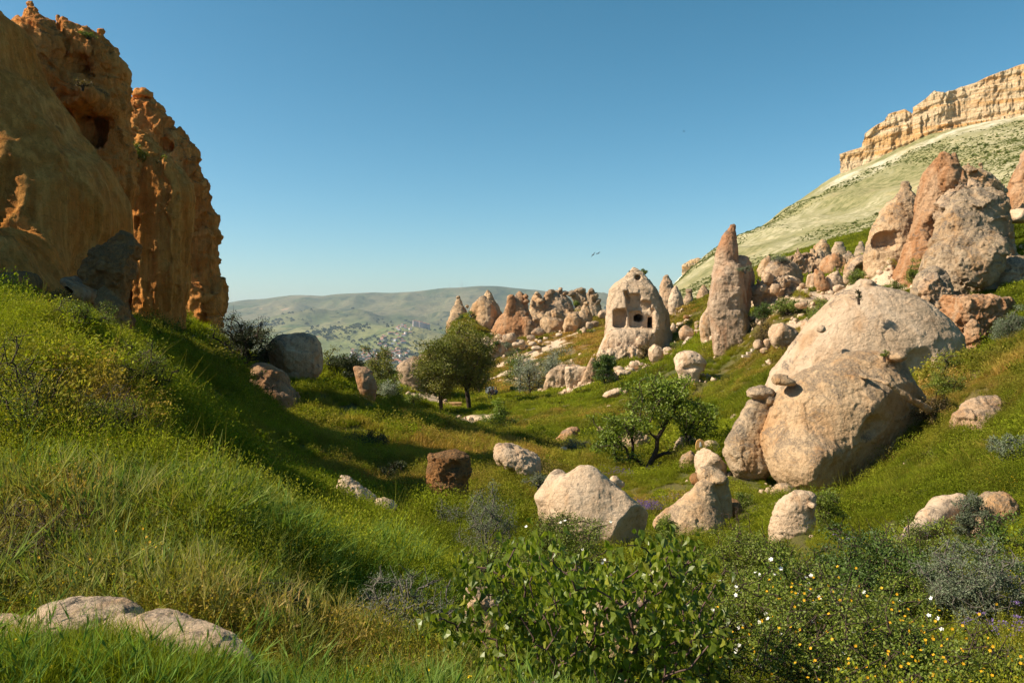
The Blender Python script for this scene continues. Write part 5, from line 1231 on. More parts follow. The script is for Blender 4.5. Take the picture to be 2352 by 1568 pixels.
THICK = np.array([((u - U0) / F * d, d, a, b) for u, v, d, a, b in [(1830,0,6.3,1.0,1.2),(2000,0,5.6,1.3,1.2),(1960,0,8.2,1.5,1.0),(2225,0,7,.9,.9),(1340,0,5.5,.9,1.5),(925,0,6.3,.8,.9),(1290,0,11.5,1.2,1),(1120,0,12.8,1,.8),
    (250,0,3.9,1.0,.45),(60,0,4.1,1.0,.45),(1640,0,6.5,1,1.5),(2230,0,11.2,.9,.9),(1830,0,12,.7,1),(815,0,14,.6,1),(1740,0,24,3,4)]])
def thick(x, y):
    o = np.zeros(len(x))
    for bx, by, a, b in THICK: o = np.maximum(o, np.exp(-(((x - bx) / a) ** 2 + ((y - by) / b) ** 2)))
    return o
def meadow(name, label, gens, mat, n, r0, r1, seed, s0=.7, s1=1.25, power=1, keep=None, sink=0.0, barek=.26, dryadd=0.0, a0=-.72, a1=.74, lump=.35):
    coll, nc = tuft_meshes(name, gens, mat)
    x, y = sample(n, r0, r1, power=power, seed=seed, a0=a0, a1=a1)
    g = np.random.default_rng(seed + 9)
    b = bare(x, y); ok = (b < barek + .35 * g.uniform(-.5, .5, n)) & free_of_rocks(x, y)
    if keep is not None: ok &= keep(x, y, g)
    x, y = x[ok], y[ok]; g = np.random.default_rng(seed + 10)
    z, rot = ground_rot(x, y, seed=seed)
    p = np.stack([x, y, 0 * x], 1); r = np.hypot(x, y)
    lum = fbm(p * 1.1, 2, 21) * np.clip(12 / r, .2, 1) + fbm(p * .28, 2, 22)
    s_ = (s0 + (s1 - s0) * g.uniform(0, 1, len(x))) * (1 + lump * lum) * (1 - .6 * thick(x, y)) * (1 - .6 * np.clip(bare(x, y), 0, 1))
    dr = np.clip(dryness(x, y) * (1 + .5 * g.normal(0, 1, len(x))) + dryadd + .05 * g.normal(0, 1, len(x)), 0, 1)
    hue = np.clip(.5 + .45 * fbm(p * .22 + 7, 3, 31) + .25 * fbm(p * 1.3, 2, 33) + .12 * g.normal(0, 1, len(x)), 0, 1)
    return scatter(name, label, coll, nc, np.stack([x, y, z - sink], 1), rot, np.clip(s_, .25, 2.2), dr, hue)

GM = grass_mat('grass_blades', (0.105, 0.132, 0.007), (0.30, 0.325, 0.018), (0.46, 0.28, 0.07))
GF = grass_mat('feathery_herbs', (0.11, 0.140, 0.007), (0.30, 0.335, 0.018), (0.38, 0.24, 0.06))
def B(*a, **k): return blades(*a, **k)[:3]
meadow('near_grass', 'fine green grass on the bank closest to the camera', [B(150, .17, .08, .27, .003, .006, .5, seed=i) for i in range(4)], GM, 6500, 2.6, 10.5, 1, .6, 1.05)
meadow('feathery_weeds', 'soft feathery green weeds covering the near slopes', [herb(10 + i, 16, .17, .42, .016, 34)[0] for i in range(4)], GF, 6500, 3.6, 13, 2, .6, 1.25,
       keep=lambda x, y, g: fbm(np.stack([x, y, 0 * x], 1) * .7, 2, 61) + g.normal(0, .25, len(x)) > -.15)
meadow('bank_grass', 'green grass and herbs on the slopes around the boulders', [B(330, .38, .10, .34, .008, .014, .5, seed=20 + i, clump=5) for i in range(4)], GM, 8000, 9.5, 30, 3, .55, 1.05)
meadow('bank_weeds', 'taller leafy weeds in clumps on the slopes', [herb(30 + i, 26, .30, .55, .035, 34, .007)[0] for i in range(4)], GF, 6500, 10, 34, 4, .5, 1.25,
       keep=lambda x, y, g: fbm(np.stack([x, y, 0 * x], 1) * .35, 2, 62) + g.normal(0, .25, len(x)) > 0.0)
meadow('valley_grass', 'grass of the valley bottom and the middle slopes', [B(420, .85, .22, .58, .022, .038, .45, seed=40 + i, clump=6) for i in range(4)], GM, 9000, 28, 80, 5, .5, 1.0)
meadow('valley_weeds', 'leafy weeds in clumps on the middle slopes', [herb(50 + i, 34, .7, .75, .085, 26, .015)[0] for i in range(3)], GF, 4500, 28, 90, 6, .4, 1.2,
       keep=lambda x, y, g: fbm(np.stack([x, y, 0 * x], 1) * .15, 2, 63) + g.normal(0, .25, len(x)) > .1)
meadow('far_grass', 'grass of the far slopes below the fairy chimneys', [B(420, 1.8, .25, .6, .05, .09, .4, seed=60 + i, clump=7) for i in range(3)], GM, 13000, 75, 190, 7, .6, 1.1)
def mound(seed, rad, hgt, n, ls, nst=40):
    gg = np.random.default_rng(seed); a = gg.normal(0, 1, (n, 3)); a /= np.linalg.norm(a, axis=1, keepdims=True); a[:, 2] = np.abs(a[:, 2])
    k = 1 + .35 * noise3(a * 2.2 + seed, seed); c = a * (gg.uniform(.25, 1, n) ** .5 * k)[:, None] * np.array([rad, rad, hgt])
    lv_ = leaflets(c, ls, seed, .42, .5); b_ = blades(nst, rad * .8, hgt * .7, hgt * 1.35, ls * .2, ls * .35, .5, seed=seed + 3, clump=0)[:3]
    return merge([lv_, b_])
meadow('herb_mounds', 'fluffy mounds of fine leaved herbs on the near banks', [mound(200 + i, .34, .42, 1300, .019) for i in range(4)], GF, 2600, 3.4, 17, 21, .4, 1.35,
       keep=lambda x, y, g: (fbm(np.stack([x, y, 0 * x], 1) * .8, 2, 71) + g.normal(0, .2, len(x)) > -.25) & (thick(x, y) < .4), sink=.05)
meadow('herb_mounds_beyond', 'fluffy mounds of herbs on the slopes further off', [mound(210 + i, .55, .55, 1200, .042) for i in range(4)], GF, 7500, 15, 62, 22, .35, 1.2,
       keep=lambda x, y, g: fbm(np.stack([x, y, 0 * x], 1) * .3, 2, 72) + g.normal(0, .2, len(x)) > -.15, sink=.08)
meadow('scrub_on_the_slopes', 'low scrub and herbs on the far slopes', [mound(220 + i, 1.0, .7, 700, .12) for i in range(3)], GF, 3000, 55, 180, 23, .25, 1.0,
       keep=lambda x, y, g: fbm(np.stack([x, y, 0 * x], 1) * .1, 2, 73) + g.normal(0, .25, len(x)) > .1, sink=.1, dryadd=.1)
# feathered crest plants on the lit spur, and long stalks
meadow('tall_stalks', 'long pale seed stalks standing above the grass', [B(16, .25, .5, .85, .004, .007, .22, seed=70 + i, clump=0) for i in range(3)], GF, 1500, 5, 22, 8, .6, 1.1, dryadd=.25)
EARS = grass_mat('ear_grass', (0.10, 0.17, 0.03), (0.19, 0.26, 0.05), (0.42, 0.30, 0.12))
meadow('wild_barley', 'wild barley with drooping bearded ears in the foreground', [eared(80 + i, 9, .13, .42, .075, .014) for i in range(3)], EARS, 900, 2.9, 8.5, 9, .8, 1.2, a0=-.7, a1=.15, barek=.5)
meadow('dry_bents', 'dry tan grass stems mixed into the green', [B(60, .22, .15, .42, .004, .007, .6, seed=90 + i) for i in range(3)], GM, 2400, 3, 24, 10, .7, 1.2, dryadd=.75,
       keep=lambda x, y, g: (dryness(x, y) + fbm(np.stack([x, y, 0 * x], 1) * .9, 2, 66) * .5 + g.normal(0, .1, len(x))) > .42)

def flower_gen(seed, n, rad, h, ps, k=1):
    v, q, r, tips = blades(n, rad, h * .6, h, .003, .004, .25, (.15, 0), 3, seed, 0)
    g = np.random.default_rng(seed + 2); out = [(v, q, r * .3)]
    c = np.repeat(tips, 5 * k, 0) + g.normal(0, ps * .35 * (1 if k == 1 else 2.2), (n * 5 * k, 3)) * np.array([1, 1, .4])
    vv, qq, _ = leaflets(c, ps, seed + 3, .8, .1); out.append((vv, qq, np.full(len(qq), 1.0)))
    return merge(out)
def flower_mat(name, green, petal):
    t = NT(name); r = t.attr('rnd'); f = t.ramp(r, [(.80, 0), (.82, 1)])
    c = t.mix(f, green, petal); return t.done(t.bsdf(c, .6, None, .2))
YEL = flower_mat('yellow_petals', (0.12, 0.18, 0.02), (0.62, 0.42, 0.01)); PUR = flower_mat('purple_petals', (0.10, 0.14, 0.04), (0.17, 0.105, 0.27))
meadow('yellow_flowers', 'tiny yellow flowers sprinkled through the near grass', [flower_gen(100 + i, 8, .22, .45, .011) for i in range(3)], YEL, 1000, 3, 16, 11, .7, 1.2,
       keep=lambda x, y, g: fbm(np.stack([x, y, 0 * x], 1) * .6, 2, 68) > .05)
def patch(name, label, gens, mat, spots, seed, s0=.8, s1=1.2):
    """spots: (u, v, d, radius_m, n)"""
    g = np.random.default_rng(seed); X, Y = [], []
    for u, v, d, r_, n in spots:
        X.append((u - U0) / F * d + g.normal(0, r_ * .5, n)); Y.append(d + g.normal(0, r_ * .5, n))
    x, y = np.concatenate(X), np.concatenate(Y); coll, nc = tuft_meshes(name, gens, mat)
    z, rot = ground_rot(x, y, seed=seed)
    return scatter(name, label, coll, nc, np.stack([x, y, z], 1), rot, g.uniform(s0, s1, len(x)), 0 * x, g.uniform(0, 1, len(x)))
patch('purple_flowers', 'purple sage like flowers in drifts along the meadow', [flower_gen(110 + i, 9, .14, .40, .015, 3) for i in range(2)], PUR,
      [(1495,1148,20,.45,55),(1545,1130,21,.3,15),(1425,1075,29,.9,40),(1395,1005,40,1.0,25),(1290,1012,41,.9,35),(1480,1060,30,.6,20),(1350,1190,12.6,.5,14),(1330,1270,10.5,.7,16),(2120,1230,10.8,1.0,10),(2290,1370,7.6,.6,12),(2320,1480,6.2,.3,7)], 12)
patch('corner_grass', 'dense dark grass tuft in front of the bedrock hump', [B(170, .15, .15, .36, .004, .007, .4, seed=120 + i) for i in range(3)], GM,
      [(250,1560,3.55,.45,70),(60,1590,3.5,.5,50),(420,1600,3.45,.35,40),(60,1470,4.1,.10,9),(330,1530,3.75,.2,14),(620,1600,3.5,.4,30)], 13)
patch('corner_barley', 'green barley stalks with upright ears before the bedrock', [eared(130 + i, 5, .10, .34, .05, .010) for i in range(3)], EARS,
      [(120,1600,3.4,.3,18),(330,1600,3.35,.35,26),(480,1600,3.4,.3,18),(60,1470,4.05,.08,5),(640,1620,3.5,.4,14)], 14)
# scrub dotting the hillside
g = np.random.default_rng(3); SM = grass_mat('hill_scrub', (0.13, 0.16, 0.04), (0.22, 0.24, 0.07), (0.25, 0.2, 0.1), .1)
def dome_tuft(seed, n=60):
    gg = np.random.default_rng(seed); d_ = gg.normal(0, 1, (n, 3)); d_ /= np.linalg.norm(d_, axis=1, keepdims=True); d_[:, 2] = np.abs(d_[:, 2]) * .7
    return leaflets(d_ * gg.uniform(.5, 1, (n, 1)) * .6, .45, seed, .7)
cl, nc = tuft_meshes('hill_scrub', [dome_tuft(i) for i in range(3)], SM)
th = g.uniform(.16, .80, 46000); rr = np.sqrt(g.uniform(150 ** 2, 400 ** 2, 46000)); x, y = rr * np.sin(th), rr * np.cos(th)
ok = (fbm(np.stack([x * .035, y * .010, 0 * x], 1), 4, 88) + g.normal(0, .14, len(x)) > .02); x, y = x[ok], y[ok]
s_ = g.uniform(.25, .7, len(x)) * np.where(g.uniform(0, 1, len(x)) > .985, 2.4, 1) * (np.hypot(x, y) / 300) ** .5
ha = hill_z(x, y); gg_ = ground_z(x, y, False); ok = ha > gg_ - 1
x, y, ha, s_ = x[ok], y[ok], ha[ok], s_[ok]
scatter('hill_scrub', 'low dark scrub dotting the pale green hillside', cl, nc, np.stack([x, y, ha - .1], 1), np.stack([0 * x, 0 * x, g.uniform(0, 6, len(x))], 1), s_, 0 * x, g.uniform(0, 1, len(x)))

# bushes too many to count on the middle slopes, and rubble round the rocks
BM = grass_mat('slope_bush_leaves', (0.045, 0.075, 0.012), (0.13, 0.165, 0.025), (0.22, 0.15, 0.05), .2)
meadow('slope_bushes', 'dark low bushes spread over the middle slopes', [mound(230 + i, .9, .8, 1500, .075, 60) for i in range(3)], BM, 420, 22, 95, 24, .35, 1.1,
       keep=lambda x, y, g: fbm(np.stack([x, y, 0 * x], 1) * .2, 2, 74) + g.normal(0, .3, len(x)) > .15, sink=.1)
meadow('bank_bushes', 'small dark herbs clumps between the grasses of the banks', [mound(240 + i, .28, .30, 800, .022, 30) for i in range(3)], BM, 700, 4, 20, 25, .4, 1.2,
       keep=lambda x, y, g: (fbm(np.stack([x, y, 0 * x], 1) * .5, 2, 75) + g.normal(0, .3, len(x)) > .1) & (thick(x, y) < .4), sink=.05)
def pebble(seed):
    gg = np.random.default_rng(seed); nu_, nv_ = 7, 5; V_ = []
    for i in range(nv_):
        th_ = math.pi * (i + .5) / nv_
        for k in range(nu_): V_.append((math.sin(th_) * math.cos(2 * math.pi * k / nu_), math.sin(th_) * math.sin(2 * math.pi * k / nu_), .65 * math.cos(th_)))
    V_ = np.array(V_) * (1 + .3 * gg.normal(0, 1, (nu_ * nv_, 1)).clip(-1, 1)); Q_ = [(i * nu_ + k, (i + 1) * nu_ + k, (i + 1) * nu_ + (k + 1) % nu_, i * nu_ + (k + 1) % nu_) for i in range(nv_ - 1) for k in range(nu_)]
    top = [(0, 1, 2, 3), (0, 3, 4, 5), (0, 5, 6, 6)]; Q_ += [t_ for t_ in top[:2]]
    return V_, np.array(Q_), np.zeros(len(Q_))
clp, ncp = tuft_meshes('rubble', [pebble(i) for i in range(5)], rm('pale', .25))
g = np.random.default_rng(44); X, Y = [], []
for fx_, fy_, a, b in ROCK_FOOT:
    if fy_ > 170: continue
    n_ = int(14 + 14 * min(a, 5)); t_ = g.uniform(0, 2 * math.pi, n_); k_ = 1.25 + np.abs(g.normal(0, .35, n_)); X.append(fx_ + np.cos(t_) * a * k_); Y.append(fy_ + np.sin(t_) * b * k_)
for bx_, by_, a, b, s_ in _b:
    n_ = int(9 * s_ * min(max(a * b, .3), 5)); X.append(bx_ + g.normal(0, a * .7, n_)); Y.append(by_ + g.normal(0, b * .7, n_))
x, y = np.concatenate(X), np.concatenate(Y); ok = y > 3.3; x, y = x[ok], y[ok]
rr = np.hypot(x, y); s_ = np.exp(np.clip(g.normal(0, .7, len(x)), -2, 1.3)) * .0014 * np.clip(rr, 4, 90)
scatter('rubble', 'loose pale stones lying round the rocks and on bare soil', clp, ncp, np.stack([x, y, ground_z(x, y) + s_ * .2], 1), g.uniform(0, 6, (len(x), 3)), s_, 0 * x, 0 * x)
# ------------------------------------------------------------------ trees and shrubs
def tubes(segs, k=5):
    """segs: (p0, p1, r0, r1) arrays -> quads"""
    p0 = np.array([s[0] for s in segs]); p1 = np.array([s[1] for s in segs]); r0 = np.array([s[2] for s in segs]); r1 = np.array([s[3] for s in segs])
    d = p1 - p0; d /= np.maximum(np.linalg.norm(d, axis=1, keepdims=True), 1e-9)
    a = np.cross(d, np.array([.3, .9, .25])); a /= np.maximum(np.linalg.norm(a, axis=1, keepdims=True), 1e-9); b = np.cross(d, a)
    rings = []
    for c, r in ((p0, r0), (p1, r1)):
        for i in range(k):
            t_ = 2 * math.pi * i / k
            rings.append(c + (a * math.cos(t_) + b * math.sin(t_)) * r[:, None])
    V_ = np.stack(rings, 1); n = len(segs); base = (np.arange(n) * 2 * k)[:, None]
    Q_ = np.concatenate([np.concatenate([base + i, base + (i + 1) % k, base + k + (i + 1) % k, base + k + i], 1) for i in range(k)])
    return V_.reshape(-1, 3), Q_

def skeleton(clusters, trunk, r_base, r_tip, seed, fork=.35, up=.15):
    """join the cluster centres to the trunk polyline; returns tube segments"""
    g = np.random.default_rng(seed)
    nodes = [np.array(p, float) for p in trunk]; par = [-1] + list(range(len(trunk) - 1))
    dist = [0.0]
    for i in range(1, len(trunk)): dist.append(dist[-1] + np.linalg.norm(nodes[i] - nodes[i - 1]))
    i_lo = max(1, int(len(trunk) * fork))
    top = nodes[-1]
    leaf = []
    for c in sorted(clusters, key=lambda c: np.linalg.norm(c - nodes[i_lo])):
        N_ = np.array(nodes[i_lo:]); D_ = np.array(dist[i_lo:])
        cost = np.linalg.norm(N_ - c, axis=1) * 1.0 + .35 * D_ + 1.5 * np.maximum(0, N_[:, 2] - c[2])
        j = int(np.argmin(cost)) + i_lo
        a = nodes[j]; L_ = np.linalg.norm(c - a); steps = max(2, int(L_ / max(.12 * np.linalg.norm(top - nodes[0]), .05)) + 1)
        steps = min(steps, 5); prev = j
        for s_ in range(1, steps + 1):
            t_ = s_ / steps
            p = a + (c - a) * t_ + np.array([0, 0, up * L_ * math.sin(t_ * math.pi) * .6]) + g.normal(0, .07 * L_, 3) * (s_ < steps)
            nodes.append(p); par.append(prev); dist.append(dist[prev] + L_ / steps); prev = len(nodes) - 1
        leaf.append(prev)
    cnt = np.zeros(len(nodes)); 
    for l_ in leaf:
        while l_ != -1: cnt[l_] += 1; l_ = par[l_]
    cnt = np.maximum(cnt, 1)
    rad_ = r_tip + (r_base - r_tip) * (cnt / cnt[0]) ** .5
    return [(nodes[par[i]], nodes[i], rad_[par[i]] if par[i] < len(trunk) or cnt[par[i]] < cnt[i] * 2.5 else rad_[i] * 1.25, rad_[i]) for i in range(1, len(nodes))], nodes

BARK = plain_mat('bark', (0.075, 0.05, 0.035), .9, .5, 12); BARKG = plain_mat('grey_bark', (0.16, 0.135, 0.11), .9, .4, 20)
LM = dict(
    locust=leaf_mat('olive_tree_leaves', (0.11, 0.13, 0.015), (0.25, 0.23, 0.032), .25, c3=(0.33, 0.25, 0.08)),
    green=leaf_mat('fresh_green_leaves', (0.10, 0.15, 0.014), (0.235, 0.29, 0.03), .28),
    mid=leaf_mat('mid_green_leaves', (0.10, 0.145, 0.018), (0.25, 0.285, 0.034), .25, c3=(0.22, 0.2, .05)),
    deep=leaf_mat('deep_green_leaves', (0.045, 0.08, 0.013), (0.11, 0.165, 0.025), .2),
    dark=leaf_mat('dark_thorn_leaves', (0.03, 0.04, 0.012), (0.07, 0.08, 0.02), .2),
    silver=leaf_mat('silver_leaves', (0.20, 0.22, 0.15), (0.38, 0.39, 0.28), .15, .7),
    sage=leaf_mat('grey_green_leaves', (0.11, 0.135, 0.075), (0.20, 0.225, 0.13), .15, .7),
    yellow=leaf_mat('yellow_green_leaves', (0.12, 0.17, 0.02), (0.25, 0.27, 0.03), .3),
    rust=leaf_mat('rusty_scrub_leaves', (0.13, 0.10, 0.03), (0.24, 0.15, 0.05), .2))
WHITE = plain_mat('white_petals', (0.80, 0.76, 0.70), .6, .05); ORANGE = plain_mat('orange_yellow_petals', (0.66, 0.34, 0.01), .6, .1)

def crown_points(n, lo, hi, seed, shell=.55, lump=.35):
    """cluster centres spread through a lumpy crown between the boxes lo, hi"""
    g = np.random.default_rng(seed); c = (lo + hi) / 2; h = (hi - lo) / 2
    d = g.normal(0, 1, (n, 3)); d /= np.linalg.norm(d, axis=1, keepdims=True)
    rr_ = g.uniform(0, 1, n) ** shell
    rr_ *= 1 + lump * noise3(d * 1.9 + seed, seed)
    return c + d * rr_[:, None] * h * .92

def plant(name, label, cat, u, vb, d, w, h, leaf='mid', n=40, nl=60, ls=.05, cs=None, trunk=0.0, r0=.1, bark=None, seed=0, shell=.5, group=None, asp=.55,
          deep=None, lean=0.0, flowers=None, clusters=None, tr=None, crown='crown', stem='trunk', minr=None, lump=.35, up=.2, yoff=0, skel=True, snap=True):
    """w, h: picture units wide and high, at distance d; trunk: bare part as a share of the height; ls: leaf length in metres"""
    g = np.random.default_rng(seed + 500)
    s = d / F; W, H = w * s, h * s
    x0 = (u - U0) * s; zb = (V0 - vb) * s
    if snap:
        zg = float(ground_z(np.array([x0]), np.array([d]))[0]); H2 = zb + H - zg
        if 0.4 * H < H2 < 2.2 * H: zb, H = zg, H2
    base = np.array([x0, d, zb - .03])
    D = (deep or W * .9)
    if clusters is None:
        lo = np.array([-W / 2, -D / 2, H * trunk]); hi = np.array([W / 2, D / 2, H])
        C_ = crown_points(n, lo, hi, seed, shell, lump); C_[:, 0] += lean * C_[:, 2]
        C_ = C_[C_[:, 2] > H * trunk * .7]
    else: C_ = clusters
    cs = cs or .55 * (W * D * H * (1 - trunk) / max(n, 1)) ** (1 / 3)
    ht = H * max(trunk, .05) + (H * (1 - trunk)) * .45
    T_ = tr if tr is not None else [np.array([lean * z_ * .8 + .05 * ht * math.sin(z_ / ht * 3 + seed), 0.03 * ht * math.cos(seed + z_), z_]) for z_ in np.linspace(-.15, ht, 7)]
    root = empty(name, base); tag(root, label, cat, group)
    if skel:
        segs, nodes = skeleton(list(C_), T_, r0, minr or max(.006, .12 * r0), seed, fork=.3 if trunk < .1 else .5, up=up)
        for c in C_[::1]:      # twigs reaching out of every cluster
            for k in range(3):
                e = c + g.normal(0, cs * .8, 3); segs.append((c, e, (minr or max(.005, .10 * r0)), (minr or .005) * .4))
        v, q = tubes(segs, 5 if r0 > .05 else 3)
        link(stem, make_mesh(stem, v, q, [bark or BARK]), root)
    k = g.integers(0, len(C_), len(C_) * nl); cc = C_[k]
    off = g.normal(0, 1, (len(k), 3)); off /= np.maximum(np.linalg.norm(off, axis=1, keepdims=True), 1e-6); off *= (g.uniform(0, 1, (len(k), 1)) ** .5) * cs * np.array([1.15, 1.15, .85])
    pts = cc + off; pts = pts[pts[:, 2] > .02]
    tone = np.clip(.5 + .35 * noise3(C_ * (3 / max(W, .1)) + 5, seed)[k][:len(pts)] + g.normal(0, .22, len(pts)), 0, 1)
    v, q, r = leaflets(pts, ls, seed, asp, .2, tone)
    link(crown, make_mesh(crown, v, q, [LM[leaf]], attrs={'rnd': ('FACE', r)}), root)
    if flowers:
        fm, nf, fs, zmin = flowers
        # flowers sit on the outside, towards light
        out = C_[g.integers(0, len(C_), nf * 3)] + g.normal(0, cs * .9, (nf * 3, 3)); cen = np.array([0, 0, H * .35])
        sc_ = ((out - cen) / np.array([W / 2, D / 2, H])); o_ = np.argsort(-(np.linalg.norm(sc_, axis=1) - .25 * sc_[:, 1]))[:nf]; out = out[o_]
        pc = np.repeat(out, 5, 0); an = np.tile(np.arange(5) * 2 * math.pi / 5, nf)
        nrm_ = np.repeat(g.normal(0, .5, (nf, 3)) + np.array([-.3, -.6, .7]), 5, 0); nrm_ /= np.linalg.norm(nrm_, axis=1, keepdims=True)
        a1 = np.cross(nrm_, [0.2, .3, .9]); a1 /= np.linalg.norm(a1, axis=1, keepdims=True); a2 = np.cross(nrm_, a1)
        dr_ = a1 * np.cos(an)[:, None] + a2 * np.sin(an)[:, None]; sd_ = np.cross(nrm_, dr_)
        V_ = np.stack([pc, pc + dr_ * fs * .55 + sd_ * fs * .38, pc + dr_ * fs + nrm_ * fs * .2, pc + dr_ * fs * .55 - sd_ * fs * .38], 1).reshape(-1, 3)
        fo = link('blossom', make_mesh('blossom', V_, np.arange(len(V_)).reshape(-1, 4), [fm]), root); fo['kind'] = 'stuff'
    return root

# --- trees
plant('broadleaf_tree', 'left one of two round olive green trees beside the dirt path', 'tree', 1008, 946, 77, 122, 176, 'locust', 110, 190, .17, trunk=.20, r0=.20, seed=1, shell=.45, group='round olive green trees by the path', cs=.78)
plant('broadleaf_tree', 'right and taller one of two round olive green trees by the path', 'tree', 1073, 941, 80, 146, 196, 'locust', 135, 190, .18, trunk=.20, r0=.24, seed=2, shell=.45, group='round olive green trees by the path', cs=.85)
plant('broadleaf_tree', 'half hidden darker tree trunk and crown behind the taller round tree', 'tree', 1103, 916, 100, 74, 130, 'locust', 40, 110, .2, trunk=.25, r0=.22, seed=3, group='round olive green trees by the path')
plant('broadleaf_tree', 'yellowish tree between the ridge rock end and the two part rock', 'tree', 862, 900, 76, 104, 102, 'locust', 70, 130, .17, trunk=.05, r0=.18, seed=4, lump=.5)
plant('broadleaf_tree', 'lower dark green tree touching the two part rock', 'tree', 905, 906, 72, 72, 50, 'mid', 40, 110, .15, trunk=.02, r0=.12, seed=5, lump=.5)
plant('shrub', 'yellow green bush peeking out right of the dome shaped boulder', 'shrub', 758, 850, 50, 66, 72, 'locust', 40, 110, .10, r0=.08, seed=6, lump=.5)
plant('broadleaf_tree', 'airy thin tree above the silver willows', 'tree', 1192, 868, 96, 84, 86, 'mid', 46, 80, .17, trunk=.12, r0=.13, seed=7, lump=.6)
plant('willow_bush', 'silvery bush highest on the slope left of the carved blocks', 'shrub', 1268, 852, 99, 96, 56, 'silver', 60, 120, .14, r0=.12, seed=8, lump=.5)
plant('willow_bush', 'larger silvery bush low beside the thin airy tree', 'shrub', 1218, 905, 92, 84, 92, 'silver', 60, 110, .13, r0=.12, seed=9, lump=.45)
plant('willow_bush', 'pale silvery bush under the dark green tree by the two part rock', 'shrub', 892, 908, 66, 56, 34, 'silver', 34, 90, .10, r0=.05, seed=10, lump=.5)
plant('round_tree', 'compact dark green round tree next to the carved blocks', 'tree', 1390, 880, 80, 58, 76, 'deep', 70, 150, .13, trunk=.0, r0=.12, seed=11, shell=.4, lump=.2)
plant('young_tree', 'small dark green young tree beside the pale path', 'tree', 1145, 986, 50, 78, 70, 'green', 40, 90, .11, trunk=.15, r0=.07, seed=12, lump=.6)
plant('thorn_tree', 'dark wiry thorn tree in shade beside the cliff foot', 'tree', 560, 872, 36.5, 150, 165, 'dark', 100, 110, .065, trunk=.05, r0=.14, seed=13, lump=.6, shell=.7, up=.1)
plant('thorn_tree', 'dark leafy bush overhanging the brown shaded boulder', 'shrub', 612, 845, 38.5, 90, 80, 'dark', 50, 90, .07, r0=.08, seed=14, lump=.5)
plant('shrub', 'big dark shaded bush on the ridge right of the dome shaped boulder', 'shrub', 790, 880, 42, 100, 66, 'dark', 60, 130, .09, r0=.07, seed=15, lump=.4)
# the tree in the middle: forked trunk leaning right, airy crown
s = 30.0 / F
def q_(u, v, y=0): return np.array([(u - 1490) * s, y, (1118 - v) * s])
gg = np.random.default_rng(5); cl = []
for (u, v, ru, rv, n) in ((1560,930,70,42,40),(1500,900,55,38,32),(1590,985,44,26,18),(1475,960,50,40,14),(1430,985,48,30,22),(1400,1005,36,22,14),(1545,890,50,26,20),(1620,950,32,26,12),(1590,1045,38,14,8),(1440,1050,26,16,5)):
    for k in range(n):
        a = gg.normal(0, .5, 3); cl.append(q_(u + a[0] * ru, v + a[1] * rv, a[2] * 1.1 * ru / 60))
trk = [q_(1500, 1124), q_(1497, 1112), q_(1490, 1098), q_(1484, 1083), q_(1492, 1068, .1), q_(1502, 1050, .1), q_(1510, 1030, .1), q_(1510, 1005, 0), q_(1522, 985, 0), q_(1535, 960, 0)]
ct = plant('orchard_tree', 'spreading green tree with a dark forked leaning trunk in the middle', 'tree', 1490, 1118, 30, 250, 258, 'green', clusters=np.array(cl), nl=84, ls=.10, cs=.31, r0=.125, seed=16, tr=trk, minr=.010, snap=False)
z_ = float(ground_z(np.array([ct.location.x]), np.array([30.0]))[0]); print('centre tree base', ct.location.z, 'ground', z_)
# dead twigs
def dead(name, label, u, v, d, w, h, seed, r0=.04, n=14, bark=None, group=None):
    g = np.random.default_rng(seed); s = d / F
    C_ = crown_points(n, np.array([-w * s / 2, -w * s / 3, h * s * .3]), np.array([w * s / 2, w * s / 3, h * s]), seed, .4, .4)
    T_ = [np.array([0, 0, z_]) for z_ in np.linspace(-.1, h * s * .35, 4)]
    segs, _ = skeleton(list(C_), T_, r0, r0 * .15, seed, .4)
    for c in C_:
        for k in range(4): segs.append((c, c + g.normal(0, w * s * .09, 3) + np.array([0, 0, h * s * .05]), r0 * .15, r0 * .05))
    x0 = (u - U0) * s; z0 = float(ground_z(np.array([x0]), np.array([d]))[0])
    vv, qq = tubes(segs, 4)
    o = link(name, make_mesh(name, vv, qq, [bark or BARK]), loc=(x0, d, z0)); tag(o, label, 'dead shrub', group); return o
dead('dead_tree', 'bare black branching stick before the brown shaded boulder', 618, 920, 30, 60, 66, 31, .05)
dead('dead_shrub', 'tangle of bare grey twigs on the sunlit upper bank', 230, 870, 8.9, 190, 110, 32, .008, 46, BARKG)
dead('dead_shrub', 'bare brown twigs reaching up behind the leafy sapling', 1660, 1450, 7.2, 150, 190, 33, .012, 40, BARKG)
dead('dead_shrub', 'dry wiry scrub between the lichen capped cone and white boulder', 1690, 1230, 14, 90, 90, 34, .012, 40)
dead('dead_shrub', 'grey leafless twigs beside the silver shrub in the meadow', 1370, 1070, 33, 60, 40, 35, .02, 16)
dead('dead_shrub', 'leafless twigs poking from the dark rose thicket', 2050, 1420, 6.8, 70, 70, 36, .008, 14, BARKG)

